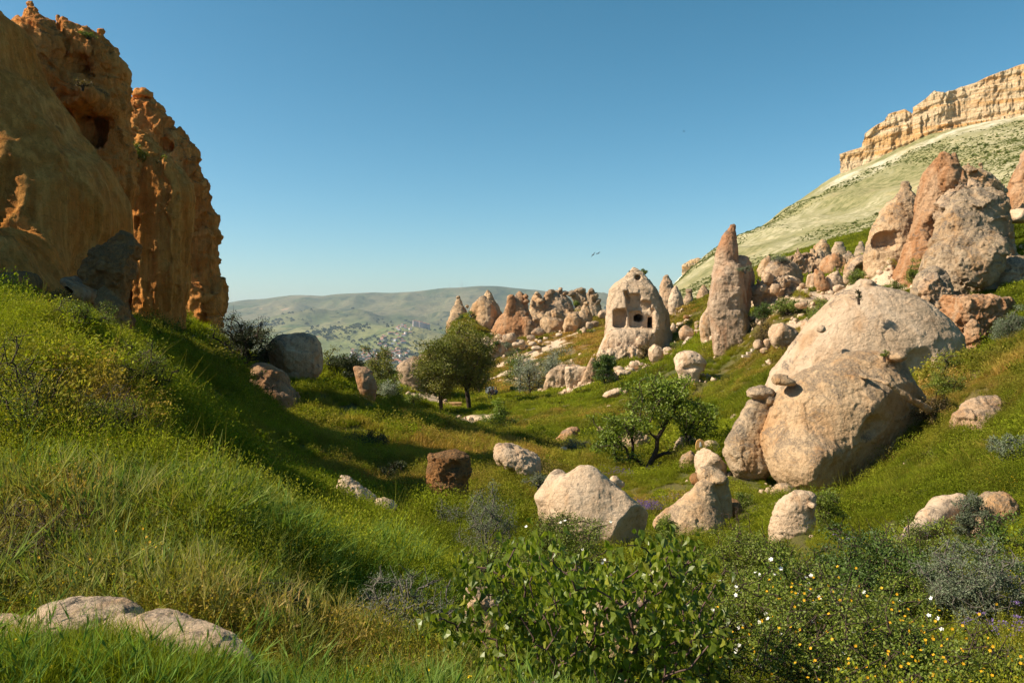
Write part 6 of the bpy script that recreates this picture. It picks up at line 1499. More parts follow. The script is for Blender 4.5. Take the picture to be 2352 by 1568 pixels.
# --- shrubs: label, u, v base, d, w, h, leaf, clusters, leaves, leaf size, category
SH = [
 ('low yellow flowering herbs in the lower right corner', 2270, 1640, 4.9, 300, 190, 'yellow', 120, 110, .016),
 ('leafy green shrub in the gap left of the grey green bush', 2080, 1450, 7.0, 200, 140, 'mid', 110, 120, .022),
 ('tall feathery herb bush on the crest of the left bank', 330, 905, 9.9, 150, 120, 'yellow', 90, 100, .015),
 ('feathery bush above the dark hollow of the left bank', 250, 1010, 8.6, 180, 120, 'yellow', 90, 100, .015),
 ('dark weedy clump deep in the hollow of the left bank', 405, 1120, 8.4, 130, 70, 'deep', 60, 90, .015),
 ('sunlit herb clump highest on the left bank', 180, 760, 11.3, 150, 80, 'yellow', 80, 100, .018),
 ('broad green herb bush at the left edge of the bank', 30, 1010, 8.0, 200, 130, 'mid', 100, 100, .015),
 ('brown green brush overhanging the bedrock hollow', 110, 1290, 6.0, 260, 150, 'rust', 110, 90, .014),
 ('leafy bush between the sapling and the lichen capped cone', 1500, 1390, 8.4, 210, 120, 'mid', 110, 110, .022),
 ('olive shrub above the rose bush under the white boulder', 1700, 1300, 11.0, 190, 90, 'yellow', 90, 110, .027),
 ('green bush wedged between the sapling and the rose bush', 1680, 1450, 7.2, 190, 140, 'mid', 120, 110, .020),
 ('bright leafy shrub above the rounded grey green bush', 2130, 1300, 10.0, 230, 110, 'mid', 110, 110, .025),
 ('dark green shrub at the right edge over the grey green bush', 2320, 1400, 7.8, 150, 140, 'deep', 90, 110, .022),
 ('small leafy shrub right behind the twin humped boulder', 1530, 1240, 14.0, 70, 60, 'mid', 40, 100, .03),
 ('fresh green bush low in the centre below the thyme bush', 1110, 1330, 9.4, 200, 90, 'mid', 90, 100, .022),
 ('grassy weed bush just left of the silver wiry shrub', 760, 1420, 7.0, 170, 90, 'yellow', 80, 100, .018),
 ('silvery thyme like bush left of the twin humped boulder', 1120, 1225, 12.6, 150, 104, 'sage', 90, 110, .022),
 ('pale silver twigs low beside the dark pillar rock', 1040, 1200, 15.5, 90, 60, 'sage', 40, 80, .025),
 ('grey sage bush close behind the twin humped boulder', 1238, 1118, 21, 60, 36, 'sage', 30, 80, .035),
 ('leafy bramble with a few white blooms before the twin humped boulder', 1290, 1300, 11.2, 220, 145, 'mid', 130, 120, .028),
 ('blue grey shrub in the meadow below the orange brown boulder', 1322, 1062, 36.5, 72, 54, 'sage', 46, 90, .06),
 ('silver leaved wiry shrub in the lower centre foreground', 925, 1500, 6.1, 240, 200, 'sage', 150, 75, .014),
 ('dark green thicket crowded right of the foreground sapling', 1980, 1440, 7.6, 400, 235, 'deep', 230, 130, .027),
 ('wild rose bush with many white flowers', 1830, 1520, 6.0, 330, 270, 'mid', 210, 130, .024),
 ('low spread of rose leaves with scattered white blooms', 2010, 1540, 5.6, 320, 190, 'mid', 150, 130, .023),
 ('orange yellow flowering broom along the lower right edge', 1960, 1640, 4.9, 640, 250, 'mid', 300, 120, .020),
 ('rounded grey green bush at the lower right', 2225, 1500, 6.9, 270, 250, 'sage', 200, 130, .020),
 ('dark leafy herbs behind the rounded grey green bush', 2300, 1300, 9.0, 150, 110, 'deep', 60, 100, .028),
 ('dark green leafy thicket behind the wild rose bush', 1760, 1330, 10.5, 220, 100, 'mid', 90, 100, .03),
 ('green sprig rising in front of the lichen capped cone', 1560, 1330, 10.0, 110, 130, 'mid', 46, 90, .03),
 ('round feathery grass bush beside the great boulder foot', 1895, 1175, 14, 76, 66, 'mid', 60, 110, .03),
 ('dark broom like tussock next to the pinkish boulder', 2225, 1205, 11.2, 76, 80, 'sage', 60, 110, .028),
 ('grey leaved bush at the right edge above the pinkish boulder', 2330, 1160, 14.5, 100, 170, 'sage', 90, 100, .035),
 ('bluish green bush at the right edge beside the rusty boulder', 2325, 800, 31, 90, 96, 'sage', 90, 120, .06),
 ('green bush growing at the right side of the rusty boulder foot', 2215, 850, 30, 60, 30, 'green', 26, 80, .06),
 ('bright green shrub under the cave peak', 2105, 645, 57, 50, 48, 'mid', 46, 100, .09),
 ('green scrub between the arch and the pale dome', 2050, 672, 55, 60, 30, 'mid', 36, 90, .09),
 ('low bush above the pale dome below the grey rock face', 2095, 696, 50, 46, 18, 'yellow', 24, 80, .08),
 ('weedy bush with a tall stalk beside the arch', 1965, 655, 60, 56, 34, 'mid', 36, 90, .09),
 ('olive scrub in the middle of the rubble slope', 1905, 722, 58, 84, 36, 'yellow', 50, 100, .09),
 ('large green patch of scrub left of the pale dome', 1880, 735, 56, 70, 28, 'mid', 40, 90, .09),
 ('scrub shaded against the tall chimney buttress', 1755, 745, 66, 76, 46, 'deep', 46, 90, .10),
 ('green bushes spread below the rubble heap', 1810, 735, 62, 90, 50, 'mid', 56, 100, .10),
 ('rusty brown scrub beside the upright tan block', 1750, 775, 56, 50, 44, 'rust', 40, 100, .08),
 ('grey bush on top of the hollow faced brown boulder', 1795, 602, 75, 50, 16, 'sage', 26, 90, .09),
 ('green tuft on the shoulder of the tall chimney', 1712, 624, 66.5, 34, 14, 'sage', 16, 80, .08),
 ('round bright green bush behind the steps', 1604, 712, 120, 42, 26, 'green', 36, 100, .17),
 ('dark bush at the foot of the hoodoo behind the steps', 1592, 700, 128, 22, 16, 'deep', 16, 90, .16),
 ('small bush on the dark slope left of the tall chimney', 1603, 728, 112, 20, 12, 'sage', 12, 80, .14),
 ('yellowish bush below the steps on the green slope', 1560, 800, 96, 40, 20, 'yellow', 20, 90, .14),
 ('green bush climbing right of the steps', 1625, 795, 80, 44, 40, 'mid', 40, 100, .12),
 ('bushes under the mouth of the cave dwelling', 1478, 815, 96, 26, 26, 'rust', 24, 90, .13),
 ('dark green tuft on the ledge of the cave dwelling', 1460, 765, 102, 16, 7, 'sage', 8, 70, .10),
 ('small green bush on top of the cave dwelling', 1479, 630, 106, 20, 12, 'mid', 14, 80, .12),
 ('dark twiggy tuft on the left crest of the cave dwelling', 1448, 632, 106, 12, 10, 'rust', 8, 60, .1),
 ('dark green bush among the leftmost slim cones', 1062, 740, 146, 26, 18, 'deep', 18, 80, .17),
 ('green scrub on the saddle between two cone groups', 1082, 737, 147, 34, 22, 'mid', 20, 80, .18),
 ('bush in the gap behind the stepped front cone', 1322, 705, 152, 20, 16, 'mid', 14, 80, .18),
 ('green scrub right of the stepped front cone', 1345, 775, 134, 40, 18, 'mid', 26, 80, .17),
 ('dark little bush at the left foot of the orange peak boulders', 1140, 792, 132, 18, 8, 'deep', 10, 70, .15),
 ('green bush leaning on the slope right of the pale humps', 1165, 800, 126, 30, 14, 'sage', 14, 80, .15),
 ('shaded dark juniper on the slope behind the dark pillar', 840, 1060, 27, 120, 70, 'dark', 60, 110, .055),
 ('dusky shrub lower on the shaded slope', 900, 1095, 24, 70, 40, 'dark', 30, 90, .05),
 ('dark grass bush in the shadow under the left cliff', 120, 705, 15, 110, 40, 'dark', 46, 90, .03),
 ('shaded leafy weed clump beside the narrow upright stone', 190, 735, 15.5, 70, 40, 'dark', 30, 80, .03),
 ('twiggy sunlit clump on the left bank', 60, 880, 8.4, 190, 120, 'yellow', 90, 70, .014),
 ('yellow flowering weeds in the dark hollow by the bedrock', 260, 1350, 5.6, 260, 130, 'mid', 90, 70, .014),
 ('brown shaded weeds at the left picture edge', 40, 1390, 5.6, 200, 190, 'rust', 80, 80, .014),
 ('bushy round shrub on the crest of the near spur', 540, 1118, 10.2, 130, 70, 'mid', 70, 80, .016),
 ('green climbing leaves at the bottom under the rose bush', 1640, 1570, 5.3, 120, 120, 'mid', 50, 90, .018),
 ('patch of broad leaved weeds in the lower left centre', 620, 1440, 5.4, 220, 110, 'deep', 90, 80, .018),
 ('grass green bush left of the great boulder foot', 1700, 1170, 18, 60, 40, 'mid', 30, 90, .035),
 ('yellow green weeds right of the dark pillar', 1100, 1180, 17, 46, 56, 'yellow', 26, 80, .03),
 ('green bush on the shadowed ridge near the tree row', 950, 925, 70, 50, 22, 'mid', 22, 80, .1),
 ('lone dark bush near the dirt path curve', 1185, 905, 100, 34, 20, 'deep', 16, 80, .14),
 ('olive scrub right of the great boulder', 2170, 905, 26, 80, 60, 'yellow', 50, 100, .045),
 ('tall stalky weeds in front of the dome at its right end', 2175, 850, 29, 50, 70, 'mid', 20, 60, .045),
 ('reddish brown herbs low on the right slope', 2140, 935, 24, 90, 40, 'rust', 46, 90, .04),
 ('small tuft rooted on the crest of the pale dome', 1975, 665, 37.5, 44, 18, 'sage', 16, 60, .05),
 ('dark tuft growing on the face of the pale dome', 1972, 690, 34.5, 20, 22, 'dark', 10, 50, .05),
 ('little green tuft on the great boulder behind its knob', 2032, 818, 24, 22, 16, 'yellow', 10, 60, .03),
 ('green plants on the first ledge of the cliff tower', 55, 175, 30, 30, 24, 'yellow', 16, 60, .05),
 ('grass and weeds crowning the cliff tower', 198, 88, 32, 44, 14, 'mid', 20, 60, .05),
 ('yellow grass clump between the cliff tower and the fin', 308, 385, 36, 50, 62, 'yellow', 50, 80, .06),
 ('tuft of dry grass on the crest of the streaked fin', 372, 384, 36.5, 34, 26, 'yellow', 14, 60, .06),
 ('weeds on the ledge under the alcove of the tower', 190, 198, 30, 40, 14, 'rust', 14, 60, .05),
 ('grassy plants at the edge of the smooth cliff wall', 232, 400, 26, 14, 20, 'yellow', 8, 50, .04),
]
NOSNAP = ('on top', 'shoulder', 'ledge of', 'crest of the pale', 'left crest', 'face of the pale', 'behind its knob', 'ledge', 'crowning', 'between the cliff tower', 'streaked fin', 'smooth cliff', 'saddle', 'leftmost slim')
for i, (lab, u, v, d, w, h, leaf, n, nl, ls) in enumerate(SH):
    fl = None
    if 'many white' in lab: fl = (WHITE, 85, .017, 0)
    elif 'scattered white' in lab: fl = (WHITE, 50, .018, 0)
    elif 'few white' in lab: fl = (WHITE, 10, .024, 0)
    elif 'orange yellow flowering' in lab: fl = (ORANGE, 330, .010, 0)
    elif 'yellow flowering' in lab: fl = (ORANGE, 90, .011, 0)
    plant('shrub', lab, 'shrub', u, v, d, w, h, leaf, n, nl, ls, r0=max(.006, .012 * d ** .8 * .3), seed=50 + i, flowers=fl, lump=.45, shell=.45, crown='foliage', stem='branches',
          bark=BARKG if leaf in ('sage', 'silver') else BARK, snap=not any(k in lab for k in NOSNAP), asp=.4 if leaf in ('sage', 'silver') else .55)

# --- the leafy sapling in the foreground, its big leaves built one by one
LEAF = leaf_mat('apricot_leaves', (0.09, 0.14, 0.013), (0.24, 0.275, 0.03), .38, .38, c3=(0.30, 0.30, 0.04), spec=.35)
REDB = plain_mat('reddish_bark', (0.13, 0.075, 0.06), .7, .4, 20)
def leaf_shape(fold):
    pts = [(0, 0, 0), (.30, .18, fold), (.42, .48, fold * 1.3), (.24, .82, fold * .7), (0, 1.15, -.12), (-.24, .82, fold * .7), (-.42, .48, fold * 1.3), (-.30, .18, fold), (0, .5, 0)]
    v = np.array(pts); v[:, 0] *= .95
    v[:, 2] -= .25 * v[:, 1] ** 2
    q = np.array([(0, 1, 2, 8), (8, 2, 3, 4), (8, 4, 5, 6), (0, 8, 6, 7)])
    return v - [0, 0, 0], q
d0 = 4.7; s = d0 / F
root = empty('leafy_sapling', P(1370, 1900, d0)); tag(root, 'leafy apricot like sapling with hanging folded leaves in front centre', 'sapling')
base = np.array(root.location)
g = np.random.default_rng(77)
tipsP = []
SPR = [(1120,1330,60,50,22),(1075,1290,40,20,8),(1230,1275,60,40,18),(1270,1320,70,45,20),(1370,1330,60,40,20),(1440,1330,60,45,18),(1500,1290,60,40,16),(1560,1270,50,40,12),(1590,1330,50,50,16),(1610,1400,50,60,14),
       (1150,1400,70,50,22),(1250,1410,90,50,30),(1370,1410,90,50,30),(1480,1410,90,60,30),(1560,1450,80,60,26),(1180,1480,80,50,22),(1290,1490,90,60,28),(1420,1500,100,60,30),(1530,1530,90,60,24),(1220,1560,90,40,18),(1350,1570,90,40,20),(1470,1590,90,40,18),(1030,1440,40,30,8),(1060,1420,40,20,6),(1620,1480,30,40,8)]
for (u, v, ru, rv, n) in SPR:
    for k in range(n):
        a = g.uniform(-1, 1, 3); dd = d0 + a[2] * .55 + .15 * (1500 - v) / 300
        tipsP.append(np.array(P(u + a[0] * ru, v + a[1] * rv, dd)) - base)
C_ = np.array(tipsP)
sub = C_[g.permutation(len(C_))[:230]]
T_ = [np.array([.02 * math.sin(z_ * 3), 0, z_]) for z_ in np.linspace(-.3, .45, 6)]
segs, nodes = skeleton(list(sub), T_, .028, .0028, 5, .3, .12)
vv, qq = tubes(segs, 4); link('branches', make_mesh('branches', vv, qq, [REDB]), root)
lv = [leaf_shape(f) for f in (.10, .22, .34)]
lme = [make_mesh('leaf', v, q, [LEAF], smooth=False, attrs={'rnd': ('FACE', np.full(4, t_))}) for (v, q), t_ in zip(lv * 3, (.15, .4, .6, .8, .3, .95, .5, .05, .7))]
N_ = np.array([n_ for n_ in nodes if n_[2] > .5])
allp = []
for c in C_:
    for k in range(6):
        allp.append(c + g.normal(0, .052, 3))
for n_ in N_[::2]: allp.append(n_ + g.normal(0, .03, 3))
allp = np.array(allp); allp = allp[np.argsort(allp[:, 1])]        # nearest first
hang = g.normal(0, .35, (len(allp), 3)) + np.array([.05, -.05, -1.0]); hang /= np.linalg.norm(hang, axis=1, keepdims=True)
side = np.cross(hang, g.normal(0, 1, (len(allp), 3))); side /= np.linalg.norm(side, axis=1, keepdims=True); nn = np.cross(side, hang)
size = g.uniform(.034, .062, len(allp))
from mathutils import Matrix
SV, SQ, SR, off = [], [], [], 0
pick = set(g.permutation(min(900, len(allp)))[:290].tolist())
for i in range(len(allp)):
    mi = int(g.integers(0, 9)); Mx = np.stack([side[i], hang[i], nn[i]], 1) * size[i]
    if i in pick:
        o = link('leaf', lme[mi], root); o.matrix_local = Matrix([[*Mx[0], allp[i][0]], [*Mx[1], allp[i][1]], [*Mx[2], allp[i][2]], [0, 0, 0, 1]])
    else:
        v, q = lv[mi % 3]; SV.append(v @ Mx.T + allp[i]); SQ.append(q + off); off += len(v); SR.append(np.full(4, g.uniform(0, 1)))
fo = link('foliage', make_mesh('foliage', np.concatenate(SV), np.concatenate(SQ), [LEAF], smooth=False, attrs={'rnd': ('FACE', np.concatenate(SR))}), root); fo['kind'] = 'stuff'
# ------------------------------------------------------------------ steps, benches, signs, people, birds, masts, the town
def boxm(v, q, c, h, yaw=0.0):
    """append a box: centre c, half sizes h"""
    k = np.array([(a, b, d) for a in (-1, 1) for b in (-1, 1) for d in (-1, 1)], float) * h
    ca, sa = math.cos(yaw), math.sin(yaw); k = np.stack([k[:, 0] * ca - k[:, 1] * sa, k[:, 0] * sa + k[:, 1] * ca, k[:, 2]], 1) + c
    o = len(v) * 0 + sum(len(x) for x in v); v.append(k); q.append(np.array([(0, 1, 3, 2), (4, 6, 7, 5), (0, 4, 5, 1), (2, 3, 7, 6), (0, 2, 6, 4), (1, 5, 7, 3)]) + o)
def gz1(x, y): return float(ground_z(np.array([x]), np.array([y]))[0])
STONE = plain_mat('cut_stone', (0.62, 0.48, 0.36), .9, .3, 3); WOOD = plain_mat('raw_wood', (0.50, 0.30, 0.14), .8, .35, 8); DARKM = plain_mat('dark_cloth', (0.03, 0.028, 0.03), .8, .3, 9)
METAL = plain_mat('grey_metal', (0.35, 0.36, 0.36), .5, .2, 5); SKIN = plain_mat('skin', (0.45, 0.26, 0.17), .6, .1, 5); HAIR = plain_mat('hair', (0.02, 0.015, 0.012), .7, .2, 20)
# stone stairs left of the tall chimney
n_st = 8; a, b = P(1585, 806, 88), P(1601, 778, 96)
st = empty('stone_stairs', a); tag(st, 'pale stone stairs climbing to the tall chimney', 'stairs')
me0 = None
for i in range(n_st):
    f = i / (n_st - 1); p_ = np.array(a) * (1 - f) + np.array(b) * f
    if me0 is None:
        v, q = [], []; boxm(v, q, np.zeros(3), np.array([1.15, .55, .12])); me0 = make_mesh('step', np.concatenate(v), np.concatenate(q), [STONE], smooth=False)
    o = link('step', me0, st, loc=p_ - np.array(a) + np.array([0, 0, .12])); o.rotation_euler[2] = .06 * math.sin(i * 2.1)
# low steps at the foot of the pitted slope right of the tall chimney
ss = empty('stone_stairs', P(1700, 818, 60)); tag(ss, 'few short pale steps in the grass below the tan block', 'stairs')
for i in range(4):
    v, q = [], []; boxm(v, q, np.zeros(3), np.array([.45, .2, .09]))
    link('step', make_mesh('step', np.concatenate(v), np.concatenate(q), [STONE], smooth=False), ss, loc=(.42 * i + .6, .25 * i, .22 * i))
# lit wooden bin at the head of the stairs
bx_, by_ = P(1603, 772, 97).x, 97.0
rt = empty('litter_bin', (bx_, by_, P(1603, 776, 97).z)); tag(rt, 'wooden round litter bin at the head of the stone stairs', 'litter bin')
def cyl(r0, r1, z0, z1, k=14):
    t_ = np.arange(k) * 2 * math.pi / k; c = np.stack([np.cos(t_), np.sin(t_)], 1)
    v = np.concatenate([np.c_[c * r0, np.full(k, z0)], np.c_[c * r1, np.full(k, z1)], [[0, 0, z0], [0, 0, z1]]])
    i = np.arange(k); j = (i + 1) % k
    return v, np.concatenate([np.stack([i, j, k + j, k + i], 1), np.stack([j, i, np.full(k, 2 * k), np.full(k, 2 * k)], 1), np.stack([k + i, k + j, np.full(k, 2 * k + 1), np.full(k, 2 * k + 1)], 1)])
def cyl_me(name, r0, r1, z0, z1, m, k=14):
    v, q = cyl(r0, r1, z0, z1, k)
    bm_v = v; side = q[:k]; caps = [tuple(r[:3]) for r in q[k:]]
    me = bpy.data.meshes.new(name); me.from_pydata([tuple(x) for x in v], [], [tuple(x) for x in side] + caps); me.materials.append(m); me.update(); return me
link('body', cyl_me('body', .32, .36, 0, .85, WOOD), rt); link('lid', cyl_me('lid', .46, .40, .88, .98, STONE), rt); link('post', cyl_me('post', .05, .05, .8, .9, METAL), rt)
# trail marker on the boulder: a small ochre board with a white pictogram
MK = plain_mat('ochre_board', (0.72, 0.40, 0.14), .7, .1, 3); MW = plain_mat('white_paint', (0.8, 0.8, 0.78), .6, .02, 3)
c = P(1608, 1014, 28.3); zg = gz1(c.x, c.y)
tm = empty('trail_marker', (c.x, c.y, c.z - .3)); tag(tm, 'small rounded ochre trail board leaning by the white stones', 'trail marker')
pts = [(-.15, 0), (-.16, .2), (-.12, .34), (0, .40), (.12, .34), (.16, .2), (.15, 0)]
def slab(name, pts, y0, y1, m, parent):
    n = len(pts); vv = [(x, y0, z_) for x, z_ in pts] + [(x, y1, z_) for x, z_ in pts]
    ff = [tuple(range(n)), tuple(range(2 * n - 1, n - 1, -1))] + [(i, n + i, n + (i + 1) % n, (i + 1) % n) for i in range(n)]
    me = bpy.data.meshes.new(name); me.from_pydata(vv, [], ff); me.materials.append(m); me.update(); return link(name, me, parent)
slab('board', pts, -.03, .03, MK, tm); slab('pictogram', [(-.035, .12), (-.03, .26), (0, .31), (.03, .26), (.035, .12), (.012, .12), (0, .18), (-.012, .12)], -.038, -.031, MW, tm)
link('post', cyl_me('post', .03, .03, -.5, .02, WOOD), tm)
# stacked log blocks and their bench on the dirt patch
lb = empty('log_wall', P(1018, 937, 84)); tag(lb, 'low row of pale stacked log blocks beside the round trees', 'log row')
g = np.random.default_rng(8); me0 = cyl_me('log', .17, .17, -.38, .38, WOOD, 10)
for i in range(9):
    o = link('log', me0, lb, loc=(-1.9 + (i % 6) * .68, .0 + .05 * math.sin(i), .18 + .3 * (i // 6) * 1.0)); o.rotation_euler = (0, R(90), .08 * math.sin(i * 1.7)); 
    if i >= 6: o.location.x = .2 + (i - 6) * .68
# metal cabinet near the trees
cb = empty('metal_cabinet', P(1125, 913, 98)); cb.location.z = gz1(cb.location.x, 98); tag(cb, 'small pale metal cabinet on posts behind the seated people', 'cabinet')
v, q = [], []; boxm(v, q, np.array([0, 0, .95]), np.array([.55, .25, .42])); link('box', make_mesh('box', v[0], q[0], [METAL], smooth=False), cb)
v, q = [], []; boxm(v, q, np.array([-.28, -.27, .95]), np.array([.24, .015, .36])); link('door', make_mesh('door', v[0], q[0], [plain_mat('pale_metal', (.55, .56, .55), .5, .1, 4)], smooth=False), cb)
v, q = [], []; boxm(v, q, np.array([.28, -.27, .95]), np.array([.24, .015, .36])); link('door', make_mesh('door', v[0], q[0], [METAL], smooth=False), cb)
for s_ in (-1, 1): link('leg', cyl_me('leg', .04, .04, -.1, .53, METAL, 8), cb, loc=(s_ * .45, 0, 0))
# three people sitting together
def person(u, d, label, yaw, seed, col):
    x = (u - U0) / F * d; zg = gz1(x, d)
    J = [((0, 0, .42), .15), ((0, -.02, .62), .14), ((0, -.02, .82), .16), ((0, -.02, .94), .10), ((0, -.03, 1.03), .055), ((0, -.05, 1.13), .10), ((0, -.05, 1.22), .09),
         ((-.18, -.02, .88), .07), ((-.24, -.10, .66), .05), ((-.14, -.30, .56), .042), ((-.08, -.36, .55), .04), ((.18, -.02, .88), .07), ((.24, -.10, .66), .05), ((.14, -.30, .56), .042), ((.08, -.36, .55), .04),
         ((-.10, -.02, .40), .11), ((-.13, -.42, .45), .085), ((-.13, -.46, .08), .055), ((-.13, -.58, .04), .045), ((.10, -.02, .40), .11), ((.13, -.42, .45), .085), ((.13, -.46, .08), .055), ((.13, -.58, .04), .045)]
    E = [(0,1),(1,2),(2,3),(3,4),(4,5),(5,6),(2,7),(7,8),(8,9),(9,10),(2,11),(11,12),(12,13),(13,14),(0,15),(15,16),(16,17),(17,18),(0,19),(19,20),(20,21),(21,22)]
    me = bpy.data.meshes.new('person'); me.from_pydata([j[0] for j in J], E, []); me.materials.append(col)
    o = link('person', me, loc=(x, d, zg)); o.rotation_euler[2] = yaw
    m = o.modifiers.new('skin', 'SKIN'); m.use_smooth_shade = True
    for i, (c, r_) in enumerate(J): me.skin_vertices[0].data[i].radius = (r_, r_)
    me.skin_vertices[0].data[0].use_root = True
    sb = o.modifiers.new('sub', 'SUBSURF'); sb.levels = 1; sb.render_levels = 1
    v, q = leaflets(np.zeros((1, 3)), .1)[:2]
    gg = np.random.default_rng(seed); k = np.linspace(0, math.pi, 6); 
    hv, hq = [], []
    for i, th_ in enumerate(np.linspace(0, 1.9, 6)):
        for j in range(10):
            ph = 2 * math.pi * j / 10; hv.append((.112 * math.sin(th_) * math.cos(ph), -.045 + .118 * math.sin(th_) * math.sin(ph) + .02, 1.18 + .115 * math.cos(th_)))
    for i in range(5):
        for j in range(10): hq.append((i * 10 + j, i * 10 + (j + 1) % 10, (i + 1) * 10 + (j + 1) % 10, (i + 1) * 10 + j))
    link('hair', make_mesh('hair', np.array(hv), np.array(hq), [HAIR]), o)
    fm = make_mesh('face', np.array([(.06 * math.sin(t_), -.140 - .012 * math.cos(t_ * 2), 1.15 + .075 * math.cos(t_)) for t_ in np.linspace(0, 2 * math.pi, 9)[:8]]), np.array([(0, 1, 2, 3), (0, 3, 4, 7), (4, 5, 6, 7)]), [SKIN]); link('face', fm, o)
    tag(o, label, 'person', 'people sitting in the shade by the trees')
    return o
person(1124, 92, 'leftmost seated person in dark clothes near the round trees', R(10), 1, DARKM)
person(1131, 92.6, 'middle seated person in dark clothes turned to the camera', R(-5), 2, plain_mat('brown_cloth', (0.06, 0.04, 0.035), .8, .3, 9))
person(1139.5, 93, 'rightmost seated person in dark clothes near the small tree', R(-25), 3, plain_mat('navy_cloth', (0.025, 0.03, 0.045), .8, .3, 9))
bn = empty('bench', P(1131, 0, 92.7)); bn.location.z = gz1(P(1131, 0, 92.7).x, 92.7); tag(bn, 'dark low bench under the three seated people', 'bench')
v, q = [], []; boxm(v, q, np.array([0, .1, .27]), np.array([1.3, .24, .04])); link('seat', make_mesh('seat', v[0], q[0], [BARK], smooth=False), bn)
for s_ in (-1, 1):
    v, q = [], []; boxm(v, q, np.array([s_ * 1.0, .1, .05]), np.array([.06, .2, .18])); link('leg', make_mesh('leg', v[0], q[0], [BARK], smooth=False), bn)
# birds in the sky
def bird(u, v, d, span, label, roll, yaw):
    o = empty('bird', P(u, v, d)); o.rotation_euler = (R(8), R(roll), R(yaw)); tag(o, label, 'bird', 'birds gliding over the valley')
    k = 8; hv, hq = [], []
    for i, (yy, r_) in enumerate(((-.30, .01), (-.24, .05), (-.12, .075), (.05, .08), (.22, .05), (.38, .03), (.50, .07), (.56, .02))):
        for j in range(k): hv.append((r_ * math.cos(2 * math.pi * j / k) * (1.6 if i >= 6 else 1), yy, r_ * math.sin(2 * math.pi * j / k) * (.25 if i >= 6 else 1)))
    for i in range(7):
        for j in range(k): hq.append((i * k + j, i * k + (j + 1) % k, (i + 1) * k + (j + 1) % k, (i + 1) * k + j))
    sc_ = span / 1.3; link('body', make_mesh('body', np.array(hv) * sc_, np.array(hq), [DARKM]), o)
    for s_ in (-1, 1):
        P_ = [(.04, -.10), (.30, -.17), (.50, -.10), (.66, .06), (.48, .04), (.28, .06), (.05, .12)]
        zz = lambda x: .10 * math.sin(min(x / .3, 1) * 1.57) - .10 * max(0, x - .3)
        vv = [(s_ * x * sc_, y * sc_, (zz(x) + .012) * sc_) for x, y in P_] + [(s_ * x * sc_, y * sc_, (zz(x) - .012) * sc_) for x, y in P_]; n = len(P_)
        ff = [tuple(range(n)), tuple(range(2 * n - 1, n - 1, -1))] + [(i, n + i, n + (i + 1) % n, (i + 1) % n) for i in range(n)]
        me = bpy.data.meshes.new('wing'); me.from_pydata(vv, [], ff); me.materials.append(DARKM); me.update(); link('wing', me, o)
bird(1363, 585, 60, .5, 'left one of the two dark birds gliding above the valley', -48, 20)
bird(1374, 582, 62, .5, 'right one of the two dark birds gliding above the valley', -28, 35)
bird(1571, 302, 110, .5, 'tiny lone dark bird high in the blue sky', 10, 60)
bird(1905, 267, 160, .45, 'faintest bird speck high in the sky near the cliff', -10, 90)
# masts on the far ridge
for i, (u, v0, v1, lab) in enumerate(((1033, 650, 660, 'leftmost thin radio mast standing alone on the far ridge'), (1059, 645, 658, 'tallest radio mast of the trio on the far ridge'), (1062.5, 648, 658, 'short radio mast close beside the tallest one'), (1070, 647, 658, 'rightmost radio mast on the far ridge'))):
    d = 9900.0; x = (u - U0) / F * d; z0 = far_z(x, d) - 3; zt = (V0 - v0) / F * d; zt = max(zt, z0 + 45)
    o = empty('radio_mast', (x, d, z0)); tag(o, lab, 'radio mast', 'radio masts on the far ridge')
    segs = []; hgt = zt - z0
    for k in range(3):
        a_ = 2 * math.pi * k / 3; segs.append((np.array([3 * math.cos(a_), 3 * math.sin(a_), 0]), np.array([.6 * math.cos(a_), .6 * math.sin(a_), hgt]), .9, .6))
    vv, qq = tubes(segs, 4); link('lattice', make_mesh('lattice', vv, qq, [METAL]), o)
    vv, qq = tubes([(np.array([0, 0, hgt]), np.array([0, 0, hgt + 8]), .8, .5)], 4); link('antenna', make_mesh('antenna', vv, qq, [METAL]), o)
